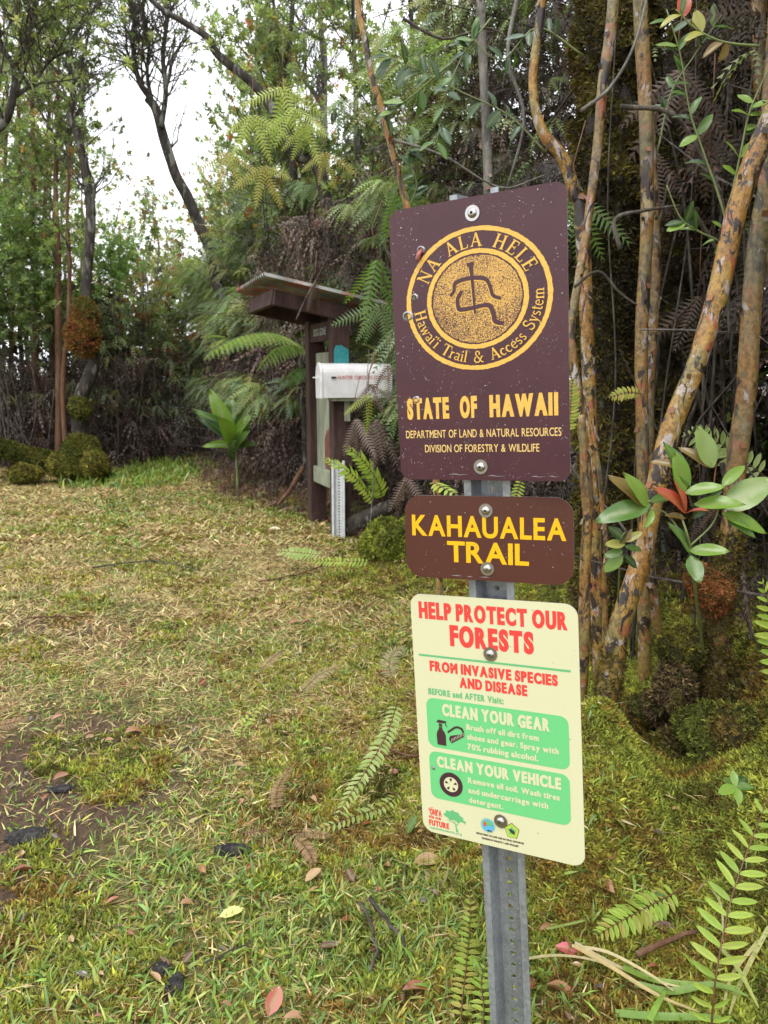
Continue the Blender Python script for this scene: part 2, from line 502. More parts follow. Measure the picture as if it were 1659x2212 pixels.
def multi(protos, P, Mx, s, col, r=None):
    r = r or rng
    k = r.integers(0, len(protos), len(P)); out = []
    for i, p in enumerate(protos):
        q = k == i
        out.append(scatter(p, P[q], Mx[q], s[q], col[q]))
    return join3(out)

# ================================================================= ground sheet
def axis_pts(segs):
    out = []
    for a, b, st in segs:
        out.append(np.arange(a, b, st))
    return np.unique(np.round(np.concatenate(out + [[segs[-1][1]]]), 4))
gx = axis_pts([(-300, -30, 30), (-30, -8, 2), (-8, -3, .25), (-3, 2.4, .045), (2.4, 8, .25), (8, 30, 2), (30, 300, 30)])
gy = axis_pts([(-60, -4, 7), (-4, 1, .4), (1, 5, .045), (5, 13, .09), (13, 20, .5), (20, 50, 3), (50, 500, 45)])
X, Y = np.meshgrid(gx, gy)
Z = height(X, Y)
nx, ny = len(gx), len(gy)
jj, ii = np.meshgrid(np.arange(ny - 1), np.arange(nx - 1), indexing='ij')
a0 = jj * nx + ii
GF = quads(np.stack([a0, a0 + 1, a0 + nx + 1, a0 + nx], -1).reshape(-1, 4))
def mossiness(x, y):
    d = x - bank_edge(y)
    m = sm(-.30 - .28 * sm(4, 2.8, y), .05 - .25 * sm(4, 2.8, y), d + .25 * (vnoise(x, y, .35, 21, 2) - .5)) * sm(9, 6.5, y)
    m = np.maximum(m, .95 * np.exp(-(((x - .13) / .32) ** 2 + ((y - 5.3) / .45) ** 2)))
    return np.clip(m, 0, 1)
def dirtiness(x, y):
    d = np.exp(-(((x + 1.15) / .42) ** 2 + ((y - 2.5) / .55) ** 2)) + .9 * np.exp(-(((x + 1.25) / .35) ** 2 + ((y - 1.85) / .3) ** 2)) \
        + .8 * np.exp(-(((x + 1.75) / .5) ** 2 + ((y - 3.9) / .35) ** 2))
    d = d + .9 * np.exp(-(((x + 1.15 - .02 * y) / .34) ** 2)) * sm(3.4, 1.8, y)
    return np.clip(d * (.25 + 1.5 * vnoise(x, y, .16, 31, 3)), 0, 1)
def greenness(x, y):
    n = vnoise(x, y, .55, 41, 3)
    g = sm(.40, .62, n + .13 * sm(2.7, 1.6, y) - .05 * sm(3, 5, y))
    g = np.maximum(g, sm(9.6, 10.4, y) * .95)
    return g
XR, YR = X.ravel(), Y.ravel()
mo, di, gr_ = mossiness(XR, YR)[:, None], dirtiness(XR, YR)[:, None], greenness(XR, YR)[:, None]
straw = np.array([.24, .18, .075]); soil = np.array([.085, .052, .034]); grn = np.array([.15, .145, .045]); mos = np.array([.11, .105, .025])
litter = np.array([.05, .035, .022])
cc = straw * (1 - gr_) + grn * gr_
nn = vnoise(XR, YR, .12, 77, 3)[:, None]
cc = cc * (1 - .55 * sm(.5, .75, nn)) + soil * .55 * sm(.5, .75, nn)
cc = cc * (1 - mo) + mos * mo
cc = cc * (1 - di) + soil * di
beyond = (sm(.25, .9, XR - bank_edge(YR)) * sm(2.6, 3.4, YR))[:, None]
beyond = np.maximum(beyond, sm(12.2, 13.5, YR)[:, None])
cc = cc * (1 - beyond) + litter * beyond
g_me = tri_mesh('ground', np.stack([XR, YR, Z.ravel()], -1), GF, M_GROUND, cc, True)
ground = link('ground', g_me); ground['kind'] = 'structure'

# ================================================================= 2D fill helpers (flat print, plates)
def fill2d(polys, thick=0.0, offset=0.0):
    cu = bpy.data.curves.new('tmp', 'CURVE'); cu.dimensions = '2D'; cu.fill_mode = 'BOTH' if thick else 'FRONT'
    cu.extrude = thick / 2; cu.offset = offset
    for p in polys:
        s = cu.splines.new('POLY'); s.points.add(len(p) - 1)
        for i, q in enumerate(p): s.points[i].co = (q[0], q[1], 0, 1)
        s.use_cyclic_u = True
    o = bpy.data.objects.new('tmp', cu); COL.objects.link(o)
    dg = bpy.context.evaluated_depsgraph_get(); dg.update()
    me = o.evaluated_get(dg).to_mesh()
    V = np.array([v.co[:] for v in me.vertices]); F = [tuple(p.vertices) for p in me.polygons]
    o.evaluated_get(dg).to_mesh_clear()
    bpy.data.objects.remove(o); bpy.data.curves.remove(cu)
    return V, F
def glyph2d(s, xsq=1.0, offset=0.0):
    """outline text squeezed in x and then thickened evenly, so that stems and bars stay alike; returned with cap height 1"""
    fc = bpy.data.curves.new('tmp', 'FONT'); fc.body = s; fc.size = 1; fc.space_character = 1.0; fc.resolution_u = 4
    o = bpy.data.objects.new('tmp', fc); COL.objects.link(o)
    dg = bpy.context.evaluated_depsgraph_get(); dg.update()
    src = o.evaluated_get(dg).to_curve(dg)
    cu = bpy.data.curves.new('tmp', 'CURVE')
    for sp in src.splines:
        bp = sp.bezier_points; pts = []
        for i in range(len(bp)):
            p, q = bp[i], bp[(i + 1) % len(bp)]
            straight = (p.handle_right - p.co).cross(q.co - p.co).length < 1e-5 and (q.handle_left - q.co).cross(q.co - p.co).length < 1e-5
            pts.append((p.co.x, p.co.y))
            if not straight:
                pts += [(v.x, v.y) for v in interpolate_bezier(p.co, p.handle_right, q.handle_left, q.co, 6)[1:-1]]
        cl = []
        for q in pts:
            if not cl or math.hypot(q[0] - cl[-1][0], q[1] - cl[-1][1]) > 2e-3: cl.append(q)
        if math.hypot(cl[0][0] - cl[-1][0], cl[0][1] - cl[-1][1]) < 2e-3: cl.pop()
        ns = cu.splines.new('POLY'); ns.points.add(len(cl) - 1)
        for i, q in enumerate(cl): ns.points[i].co = (q[0] * xsq, q[1], 0, 1)
        ns.use_cyclic_u = True
    bpy.data.objects.remove(o)
    cu.dimensions = '2D'; cu.fill_mode = 'FRONT'; cu.offset = offset; cu.extrude = 0; cu.bevel_depth = 0
    o = bpy.data.objects.new('tmp', cu); COL.objects.link(o)
    dg = bpy.context.evaluated_depsgraph_get(); dg.update()
    ev = o.evaluated_get(dg); me = ev.to_mesh()
    V = np.array([v.co[:2] for v in me.vertices]); F = [tuple(p.vertices) for p in me.polygons]
    ev.to_mesh_clear()
    bpy.data.objects.remove(o); bpy.data.curves.remove(cu); bpy.data.curves.remove(fc)
    return V, F
GCACHE = {}
def farea(V, F):
    return sum(abs(sum(V[f[i]][0] * V[f[(i + 1) % len(f)]][1] - V[f[(i + 1) % len(f)]][0] * V[f[i]][1] for i in range(len(f)))) / 2 for f in F)
def fperim(V, F):
    cnt = {}
    for f in F:
        for i in range(len(f)):
            e = tuple(sorted((f[i], f[(i + 1) % len(f)]))); cnt[e] = cnt.get(e, 0) + 1
    return sum(math.hypot(*(V[a] - V[b])) for (a, b), n in cnt.items() if n == 1)
def text2d(s, xsq=1.0, offset=0.0, gap=.08, space=.3):
    """a line of letters set side by side with an even gap; squeezed in x, then thickened evenly"""
    V = []; F = []; x = 0
    for i, ch in enumerate(s):
        if ch == ' ':
            x += space; continue
        key = (ch, xsq, offset)
        if key not in GCACHE:
            v0, f0 = glyph2d(ch, xsq, 0)
            of = offset
            while True:                                   # a thickening that closes a counter is eased off
                g = glyph2d(ch, xsq, of)
                if of < .008 or farea(*g) > farea(v0, f0) + .72 * fperim(v0, f0) * of: break
                of *= .88
            GCACHE[key] = g
        v, f = GCACHE[key]
        pr = s[i - 1:i + 1]
        if pr in ('AT', 'TA', 'VA', 'AV', 'LA', 'AW', 'WA', 'LT', 'PA', 'FO', 'AY', 'KA', 'YO', 'ra', 'r.', 'AU', 'RA', 'AI', 'TR'): x -= gap * .45
        b = len(V); V += [(p[0] - v[:, 0].min() + x, p[1]) for p in v]; F += [tuple(k + b for k in q) for q in f]
        x += v[:, 0].max() - v[:, 0].min() + gap
    return np.array(V), F
def rrect(x0, y0, x1, y1, r, n=8):
    out = []
    for cx, cy, a in ((x1 - r, y1 - r, 0), (x0 + r, y1 - r, 90), (x0 + r, y0 + r, 180), (x1 - r, y0 + r, 270)):
        for k in range(n + 1):
            t = R(a + 90 * k / n); out.append((cx + r * math.cos(t), cy + r * math.sin(t)))
    return out
def circ(cx, cy, rx, ry=None, n=48, wob=0, seed=0):
    ry = ry or rx; r = np.random.default_rng(seed)
    return [(cx + (rx * (1 + (r.random() - .5) * wob)) * math.cos(2 * math.pi * k / n), cy + (ry * (1 + (r.random() - .5) * wob)) * math.sin(2 * math.pi * k / n)) for k in range(n)]
MM = .001
def flat_part(name, V2, F, mat, parent, lift, scale=MM, label=None):
    """print on a plate: plate local x right, z up, front face towards -y"""
    V2 = np.asarray(V2, float)
    V = [(float(v[0]) * scale, -lift, float(v[1]) * scale) for v in V2]
    me = bpy.data.meshes.new(name); me.from_pydata(V, [], F); me.materials.append(mat)
    o = link(name, me, parent)
    if label: o['label'] = label
    return o
def text_part(s, x0, x1, base, cap, mat, parent, lift, xsq=.7, off=.03, gap=.045, space=.24, name='lettering', slope=0.0):
    V, F = text2d(s, xsq, off, gap, space)
    cy0 = 0; 
    H_ = text2d('H', xsq, off)[0]
    h0, h1 = H_[:, 1].min(), H_[:, 1].max()
    V[:, 1] = (V[:, 1] - h0) / (h1 - h0) * cap + base
    a, b = V[:, 0].min(), V[:, 0].max()
    t = (V[:, 0] - a) / (b - a)
    V[:, 0] = x0 + t * (x1 - x0); V[:, 1] += slope * t
    return flat_part(name, V, F, mat, parent, lift)

def stroke(pts, w):
    """flat ribbon along a polyline with square ends"""
    P = np.asarray(pts, float); n = len(P)
    w = np.broadcast_to(np.asarray(w, float), (n,))
    T = np.gradient(P, axis=0); T /= np.linalg.norm(T, axis=1)[:, None] + 1e-9
    S = np.stack([-T[:, 1], T[:, 0]], -1) * w[:, None] / 2
    V = np.concatenate([P + S, P - S]); F = [(i, i + 1, n + i + 1, n + i) for i in range(n - 1)]
    return V, F
def arc(cx, cy, rx, ry, a0, a1, n=9):
    return [(cx + rx * math.cos(R(a)), cy + ry * math.sin(R(a))) for a in np.linspace(a0, a1, n)]
TK, TN, SF = .16, .075, .055
GL = {
 'N': (.86, [([(.12, 0), (.12, 1)], TN), ([(.10, .98), (.70, .02)], TK), ([(.70, 0), (.70, 1)], TN), ([(0, .03), (.24, .03)], SF), ([(0, .97), (.16, .97)], SF), ([(.58, .97), (.84, .97)], SF)]),
 'A': (.84, [([(.10, 0), (.39, 1)], TN), ([(.37, 1), (.70, 0)], TK), ([(.20, .34), (.58, .34)], TN), ([(0, .03), (.22, .03)], SF), ([(.55, .03), (.86, .03)], SF)]),
 'L': (.66, [([(.16, 0), (.16, 1)], TK), ([(.02, .035), (.58, .035)], TN), ([(.56, 0), (.60, .26)], .06), ([(.02, .97), (.30, .97)], SF)]),
 'H': (.90, [([(.17, 0), (.17, 1)], TK), ([(.69, 0), (.69, 1)], TK), ([(.17, .52), (.69, .52)], TN)] + [([(a, b), (a + .30, b)], SF) for a in (.02, .54) for b in (.03, .97)]),
 'E': (.72, [([(.17, 0), (.17, 1)], TK), ([(.02, .035), (.60, .035)], TN), ([(.02, .965), (.58, .965)], TN), ([(.17, .52), (.48, .52)], TN), ([(.60, 0), (.64, .25)], .06), ([(.57, 1), (.58, .76)], .06), ([(.48, .40), (.48, .64)], .05)]),
 'T': (.74, [([(.36, 0), (.36, 1)], TK), ([(.03, .965), (.69, .965)], TN), ([(.04, 1), (.01, .76)], .06), ([(.68, 1), (.71, .76)], .06), ([(.22, .03), (.50, .03)], SF)]),
 'S': (.62, [(arc(.29, .74, .20, .22, 30, 220, 8) + [(.29, .52)] + arc(.29, .26, .23, .24, 60, -150, 9), .11), ([(.48, .72), (.50, .98)], .05), ([(.05, .04), (.04, .30)], .05)]),
 '&': (.90, [(arc(.36, .78, .16, .19, -40, 230, 9) + [(.70, .04), (.84, .02)], .10), (arc(.33, .25, .24, .24, 110, 330, 9) + [(.66, .42), (.74, .52)], .10), ([(.62, .52), (.84, .52)], .05)]),
 'a': (.54, [(arc(.24, .46, .16, .15, 150, 0, 6) + [(.40, .10), (.46, .03), (.52, .05)], .10), (arc(.24, .17, .16, .14, 60, 340, 8), .08)]),
 'w': (.84, [([(.10, .62), (.27, 0)], .11), ([(.27, 0), (.42, .60)], .06), ([(.42, .60), (.58, 0)], .11), ([(.58, 0), (.74, .62)], .06), ([(0, .61), (.2, .61)], SF), ([(.64, .61), (.84, .61)], SF)]),
 'i': (.30, [([(.15, 0), (.15, .62)], .12), ([(.02, .03), (.28, .03)], SF), ([(.04, .60), (.15, .60)], SF), ([(.15, .78), (.15, .92)], .13)]),
 '\'': (.2, [([(.06, .98), (.13, .72)], [.12, .05])]),
 'r': (.44, [([(.15, 0), (.15, .62)], .12), ([(.02, .03), (.30, .03)], SF), ([(.04, .60), (.15, .60)], SF), ([(.18, .44), (.28, .58), (.40, .56)], .09)]),
 'l': (.30, [([(.15, 0), (.15, 1)], .12), ([(.02, .03), (.28, .03)], SF), ([(.04, .97), (.15, .97)], SF)]),
 'c': (.50, [(arc(.27, .31, .20, .28, 40, 320, 12), [.07, .09, .10, .12, .13, .13, .13, .12, .1, .09, .07, .05])]),
 'e': (.52, [(arc(.27, .31, .20, .28, 5, 320, 12), .09), ([(.09, .34), (.46, .34)], .06)]),
 's': (.44, [(arc(.22, .45, .13, .14, 30, 220, 6) + [(.22, .31)] + arc(.21, .16, .15, .14, 60, -150, 6), .09)]),
 'y': (.56, [([(.10, .62), (.30, .02)], .11), ([(.48, .62), (.24, -.18), (.08, -.25)], .065), ([(0, .61), (.2, .61)], SF), ([(.38, .61), (.56, .61)], SF)]),
 't': (.36, [([(.16, .80), (.16, .10), (.24, .03), (.34, .07)], .11), ([(.02, .60), (.34, .60)], SF)]),
 'm': (.92, [([(.14, 0), (.14, .62)], .12), ([(.14, .46), (.28, .60), (.44, .52), (.46, .40), (.46, 0)], .11), ([(.46, .46), (.60, .60), (.76, .52), (.78, .40), (.78, 0)], .11)] + [([(a, .03), (a + .26, .03)], SF) for a in (.02, .34, .66)]),
 ' ': (.52, []),
}
def arc_text(s, cx, cy, rad, a0, a1, cap, inward, name, mat, parent, lift, xs=1.0):
    """serif letters round a circle; inward=False: tops point outwards, read clockwise from a0 to a1"""
    tot = sum(GL[c][0] for c in s); pos = 0; V = []; F = []; k = 0
    for c in s:
        w, st = GL[c]
        t = (pos + w / 2) / tot; a = R(a0 + (a1 - a0) * t)
        pos += w
        up = np.array([math.cos(a), math.sin(a)]) * (-1 if inward else 1)
        right = np.array([up[1], -up[0]])
        o = np.array([cx, cy]) + np.array([math.cos(a), math.sin(a)]) * rad
        for pts, sw in st:
            v, f = stroke(pts, sw)
            v = (v - [w / 2, .5]) * cap * [xs, 1]
            q = o + v[:, :1] * right + v[:, 1:] * up
            b = len(V); V += [(x, y, k * .00003) for x, y in q]; F += [tuple(i + b for i in g) for g in f]; k += 1
    me = bpy.data.meshes.new(name)
    me.from_pydata([(x * MM, -lift - z, y * MM) for x, y, z in V], [], F); me.materials.append(mat)
    return link(name, me, parent)

def printmat(name, col, rough=.35, wear=.06):
    return simple(name, col, rough, 0, .45, bs=None, var=(180, wear, tuple(c * .7 for c in col), tuple(min(1, c * 1.15) for c in col)))
M_MAROON = simple('maroon_sign_paint', (.062, .019, .025), .33, 0, .4, bs=(25, .08, .002), var=(14, .4, (.046, .014, .023), (.076, .024, .026)))
M_BROWN = simple('brown_sign_paint', (.078, .024, .015), .35, 0, .4, bs=(30, .05, .002), var=(10, .3, (.066, .020, .014), (.09, .028, .017)))
M_CREAM = simple('cream_sign_paint', (.60, .59, .37), .35, 0, .45, var=(12, .3, (.58, .57, .35), (.62, .60, .38)))
M_YEL = printmat('faded_yellow_print', (.74, .43, .075), .4, .35)
M_YEL2 = printmat('yellow_print', (.80, .43, .005), .35, .05)
M_PALEY = printmat('pale_yellow_print', (.76, .52, .17), .4, .1)
M_RED = printmat('red_print', (.68, .055, .045))
M_GRN = printmat('green_print', (.14, .52, .19))
M_TXTGRN = printmat('dark_green_print', (.12, .42, .17))
M_CRT = printmat('cream_print', (.60, .59, .37))
M_DKP = printmat('dark_brown_print', (.055, .022, .030))
M_BLUE = printmat('blue_print', (.10, .40, .62))
M_EDGE = simple('aluminium_edge', (.62, .58, .58), .4, .8)
M_STEEL = simple('stainless_steel', (.46, .44, .42), .28, 1.0, .5, bs=(60, .1, .001))
M_BOLTDK = simple('socket_black', (.02, .02, .02), .5, .5)
def galv():
    m, nt, out = newmat('galvanised_steel')
    v = coords(nt, 'Object'); vo = N(nt, 'ShaderNodeTexVoronoi'); vo.inputs['Scale'].default_value = 130; nt.links.new(v, vo.inputs['Vector'])
    c = ramp(nt, vo.outputs['Color'], [(.1, (.26, .28, .30)), (.9, (.36, .38, .40))])
    st = noise(nt, 25, 5, coords(nt, 'Object', (1, 1, .12)), .7)
    c = mixc(nt, .75, c, ramp(nt, st, [(.3, (.55, .54, .52)), (.55, (1, 1, 1)), (.75, (1.25, 1.25, 1.28))]), 'MULTIPLY')
    spk = noise(nt, 260, 2, v)
    c = mixc(nt, ramp(nt, spk, [(.66, (0, 0, 0)), (.7, (1, 1, 1))]), c, (.58, .60, .62))
    rst = noise(nt, 40, 4, v)
    c = mixc(nt, ramp(nt, rst, [(.68, (0, 0, 0)), (.76, (.8, .8, .8))]), c, (.12, .08, .05))
    bsdf(nt, out, c, .42, .45, .5, bump(nt, st, .15, .002))
    return m
M_GALV = galv()
def dropmat():
    m, nt, out = newmat('rain_water')
    p = bsdf(nt, out, (.98, .88, .94), .05, 0, .5); p.inputs['Transmission Weight'].default_value = .84; p.inputs['IOR'].default_value = 1.33
    return m
M_DROP = dropmat()

def hemisphere(sides=7, rings=2, flat=.5):
    V = [(0, -flat, 0)]; F = []
    for r_ in range(1, rings + 1):
        a = math.pi / 2 * r_ / rings
        for k in range(sides):
            t = 2 * math.pi * k / sides
            V.append((math.sin(a) * math.cos(t), -flat * math.cos(a), math.sin(a) * math.sin(t)))
    for k in range(sides): F.append((0, 1 + (k + 1) % sides, 1 + k))
    for r_ in range(1, rings):
        for k in range(sides):
            a = 1 + (r_ - 1) * sides + k; b = 1 + (r_ - 1) * sides + (k + 1) % sides
            F += [(a, b, b + sides), (a, b + sides, a + sides)]
    V = np.array(V); return V, np.array(F), one(V)
def raindrops(parent, n, W, Hh, seed, size=(.00035, .0013), avoid=None):
    r = np.random.default_rng(seed)
    x = r.uniform(-W / 2 + .004, W / 2 - .004, n * 3); z = r.uniform(-Hh / 2 + .004, Hh / 2 - .004, n * 3)
    q = vnoise(x, z, .035, seed, 2) > .42
    x, z = x[q][:n], z[q][:n]; n = len(x)
    s = size[0] + (size[1] - size[0]) * r.random(n) ** 3.2
    sc3 = np.stack([s, s, s * r.uniform(1, 1.5, n)], -1)
    V, F, C_ = scatter(hemisphere(), np.stack([x, np.full(n, -.0016), z], -1), np.tile(np.eye(3), (n, 1, 1)), sc3, np.ones((n, 3)))
    return link('raindrops', tri_mesh('raindrops', V, F, M_DROP, None, True), parent, 'stuff')
def plate(name, Wm, Hm, rad, holes, mat, parent):
    polys = [rrect(-Wm / 2, -Hm / 2, Wm / 2, Hm / 2, rad)] + holes
    V, F = fill2d(polys, 2.0)
    me = bpy.data.meshes.new(name); me.from_pydata([(x * MM, z * MM, y * MM) for x, y, z in V], [], F)
    me.materials.append(mat); me.materials.append(M_EDGE)
    for p in me.polygons:
        if abs(p.normal.y) < .5: p.material_index = 1
    return link(name, me, parent)
def bolt(parent, x, z, seed=0):
    th = R(seed * 37)
    mb = MB()
    V, F = tube([(0, -.0012, 0), (0, -.0026, 0)], [.0127, .0124], 28); mb.add(V, F)
    w = mb.build('washer', M_STEEL, parent, smooth=False); w.location = (x * MM, 0, z * MM)
    prof = [(.0078, 0), (.0077, .0012), (.0066, .0030), (.0045, .0041), (.0026, .0044)]
    n = 24; V = []; F = []
    for r_, d in prof:
        for k in range(n): V.append((r_ * math.cos(2 * math.pi * k / n), -.0027 - d, r_ * math.sin(2 * math.pi * k / n)))
    for i in range(len(prof) - 1):
        for k in range(n): F.append((i * n + k, i * n + (k + 1) % n, (i + 1) * n + (k + 1) % n, (i + 1) * n + k))
    hex_r = .0024; b = len(V)
    for d in (.0044, .0022):
        for k in range(n):
            a = 2 * math.pi * k / n
            rr = hex_r * (1 + .12 * math.cos(6 * a)); V.append((rr * math.cos(a + th), -.0027 - d, rr * math.sin(a + th)))
    for k in range(n): F.append(((len(prof) - 1) * n + k, (len(prof) - 1) * n + (k + 1) % n, b + (k + 1) % n, b + k)); F.append((b + k, b + (k + 1) % n, b + n + (k + 1) % n, b + n + k))
    me = bpy.data.meshes.new('bolt_head'); me.from_pydata(V, [], F); me.materials.append(M_STEEL)
    me.polygons.foreach_set('use_smooth', np.ones(len(me.polygons), dtype=bool))
    h = link('bolt_head', me, parent); h.location = (x * MM, 0, z * MM)
    me = bpy.data.meshes.new('socket'); me.from_pydata([(hex_r * 1.1 * math.cos(2 * math.pi * k / 6 + th), -.0027 - .0023, hex_r * 1.1 * math.sin(2 * math.pi * k / 6 + th)) for k in range(6)], [], [tuple(range(6))])
    me.materials.append(M_BOLTDK); s = link('socket', me, h)
def sign_root(name, pose, label, k=1.0):
    p = np.array(pose[:3]); camp = np.array([0, 0, CAMZ]); p = camp + (p - camp) * k
    e = empty(name, p, label, 'sign', rot=tuple(pose[3:])); e.scale = (k, k, k)
    return e

# ================================================================= the three trail signs
s1 = sign_root('trail_sign', (0.1532, 1.2804, 1.4078, 0.0114, -0.0521, -0.5017),
               'large maroon metal sign with round yellow hiker emblem reading State of Hawaii, top of post')
def ragged(cx, cy, r_, seed): return circ(cx, cy, r_, r_ * .8, 12, .5, seed)
plate('panel', 304.8, 457, 19, [ragged(-94.3, 159, 4.5, 1), ragged(-110.6, 83.6, 4.2, 2), ragged(-124.5, 53.4, 6.5, 3), ragged(-115.6, -88.7, 4.5, 4)], M_MAROON, s1)
L1 = .0013
CX, CY = 1.7, 69.2
def ring_part(r0, r1, name, seed):
    n = 220; r = np.random.default_rng(seed); V = []; F = []
    w = lambda: (r.random() - .5) * 1.1
    for k in range(n):
        a = 2 * math.pi * k / n
        for q in (r0 + w(), r1 + w()): V.append((CX + q * math.cos(a), CY + q * math.sin(a) * .893 / .893))
    for k in range(n): F.append((2 * k, 2 * k + 1, (2 * ((k + 1) % n)) + 1, 2 * ((k + 1) % n)))
    return flat_part(name, V, F, M_YEL, s1, L1)
YS = (182.9 + 44.2) / 2 / 127.4      # the emblem is slightly oval: 255 wide, 227 high
def oval(o):
    for v in o.data.vertices:
        v.co.z = (CY + (v.co.z / MM - CY) * YS) * MM
    return o
oval(ring_part(119.2, 127.4, 'outer_ring', 1)); oval(ring_part(80.6, 88.8, 'inner_ring', 2))
# stippled disc
def stipple():
    m, nt, out = newmat('stippled_yellow_print')
    v = coords(nt, 'Object')
    n = noise(nt, 620, 1, v, .5, .8); big = noise(nt, 9, 2, v)
    ad = N(nt, 'ShaderNodeMath', operation='MULTIPLY_ADD'); nt.links.new(big, ad.inputs[0]); ad.inputs[1].default_value = .5; nt.links.new(n, ad.inputs[2])
    c = ramp(nt, ad.outputs[0], [(.70, (.062, .019, .025)), (.76, (.66, .38, .08))])
    bsdf(nt, out, c, .4); return m
dsk = oval(flat_part('emblem_disc', [(CX, CY)] + circ(CX, CY, 77.5, 77.5, 90, .02, 4), [(0, 1 + k, 1 + (k + 1) % 90) for k in range(90)], stipple(), s1, L1))
# the striding stick figure
fig = [([(-7, 128), (-6.5, 122)], 13), ([(-6, 124), (-4.7, 106), (-3, 80), (-1, 46)], [9, 5.5, 5, 4]),
       ([(-44, 78), (-37, 86), (-34, 98), (-14, 103), (8, 102), (21, 97), (27, 84), (31, 72), (44, 66)], [5, 6, 7, 6.5, 6.5, 6.5, 6, 6, 5]),
       ([(-23, 85), (-26, 80), (-31, 72), (-30.5, 60), (-26, 55), (-3, 56), (14, 58), (25, 56), (31, 42), (34, 31), (48, 26.5)], [5, 7, 7, 7, 7, 6.5, 6.5, 8, 8, 8, 6])]
Vf = []; Ff = []; Vy = []; Fy = []
for k, (p_, w_) in enumerate(fig):
    pp = smooth_poly(np.array(p_, float), 5) if len(p_) > 2 else np.array(p_, float)
    ww = np.interp(np.linspace(0, 1, len(pp)), np.linspace(0, 1, len(p_)), np.broadcast_to(w_, (len(p_),)))
    for dst, fd, ex, dx, dz, lay in ((Vf, Ff, 0, 0, 0, .0007), (Vy, Fy, 1.6, -.6, -1.2, .0003)):
        v, f = stroke(pp, ww + ex); b = len(dst)
        dst += [((x + dx) * MM, -L1 - lay - k * .00004, (y + dz) * MM) for x, y in v]; fd += [tuple(i + b for i in q) for q in f]
for nm, v, f, m in (('hiker_figure', Vf, Ff, M_MAROON), ('figure_outline', Vy, Fy, M_YEL)):
    me = bpy.data.meshes.new(nm); me.from_pydata(v, [], f); me.materials.append(m); link(nm, me, s1)
o = arc_text('NA ALA HELE', CX, CY, 104.0, 158, 22, 24, False, 'emblem_lettering', M_YEL, s1, L1); oval(o)
o = arc_text("Hawai'i Trail & Access System", CX, CY, 103.5, 186, 360 + 4, 21, True, 'emblem_lettering', M_YEL, s1, L1); oval(o)
for w_, x0, x1 in (('STATE', -134, -54), ('OF', -34, -3), ('HAWAII', 19, 134.5)):
    text_part(w_, x0, x1, -123, 36.5, M_YEL, s1, L1, .58, .050, .06)
text_part('DEPARTMENT OF LAND & NATURAL RESOURCES', -138.5, 139, -155.5, 13.2, M_PALEY, s1, L1, .78, .006, .075, .26)
text_part('DIVISION OF FORESTRY & WILDLIFE', -102.5, 102.5, -180.5, 12.8, M_PALEY, s1, L1, .78, .006, .075, .26)
bolt(s1, -.3, 203.1, 0); bolt(s1, .5, -205.6, 2)
M_BARE = simple('bare_metal', (.30, .27, .28), .45, .5)
for k, (hx, hz, r_) in enumerate(((-94.3, 159, 4.5), (-110.6, 83.6, 4.2), (-124.5, 53.4, 6.5), (-115.6, -88.7, 4.5))):
    n = 14; rr = np.random.default_rng(k); V = []; F = []
    for q in range(n):
        a = 2 * math.pi * q / n
        for d, rad in ((.0012, r_ * 1.55 + rr.random() * 1.2), (.0030, r_ * 1.08), (-.0012, r_ * .95)):
            V.append(((hx + rad * math.cos(a)) * MM, -d, (hz + rad * .82 * math.sin(a)) * MM))
    for q in range(n):
        a, b = 3 * q, 3 * ((q + 1) % n); F += [(a, b, b + 1, a + 1), (a + 1, b + 1, b + 2, a + 2)]
    me = bpy.data.meshes.new('bullet_hole_rim'); me.from_pydata(V, [], F); me.materials.append(M_BARE); link('bullet_hole_rim', me, s1)
mb = MB(); V, F = tube([(-.0935, .002, .160), (-.0955, -.009, .151), (-.097, -.013, .141)], [.0030, .0036, .0032], 8); mb.add(V, F)
mb.build('rusty_plug', simple('pink_rust', (.42, .12, .10), .6, var=(200, .6, (.10, .03, .03), (.5, .18, .14))), s1, smooth=True)
mb = MB()
for x0, x1, z0 in ((-58, -22, -219), (12, 44, -221), (88, 112, -221.5), (118, 134, -221)):
    v, f = stroke([(x0, z0), ((x0 * 2 + x1) / 3, z0 + .8), ((x0 + x1) / 2, z0 - .6), (x1, z0 + .3)], [.3, 1.6, 1.0, .2]); MB().add([(x * MM, -L1, y * MM) for x, y in v], f).build('scratch', M_BARE, s1)
raindrops(s1, 1500, .3048, .457, 5, (.0003, .0011))

s2 = sign_root('trail_name_sign', (0.1809, 1.3153, 1.07, -0.0056, -0.0431, -0.3932),
               'small brown metal sign with bold yellow letters reading Kahaualea Trail, middle one on the post', .975)
plate('panel', 304.8, 152.4, 32, [], M_BROWN, s2)
text_part('KAHAUALEA', -139, 140, 1.5, 38.5, M_YEL2, s2, L1, .86, .026, .06)
text_part('TRAIL', -72.5, 76, -45, 38.5, M_YEL2, s2, L1, .86, .026, .06)
bolt(s2, .6, 50.7, 1); bolt(s2, 1.6, -54.1, 4)
mb = MB()
for x0, x1, z0 in ((-66, -46, -70), (-36, -26, -70.5), (-12, 6, -70)):
    v, f = stroke([(x0, z0), ((x0 + x1) / 2, z0 + .4), (x1, z0)], [.4, 2.0, .3]); MB().add([(x * MM, -L1, y * MM) for x, y in v], f).build('scratch', M_BARE, s2)
raindrops(s2, 190, .3048, .152, 6, (.0003, .0012))

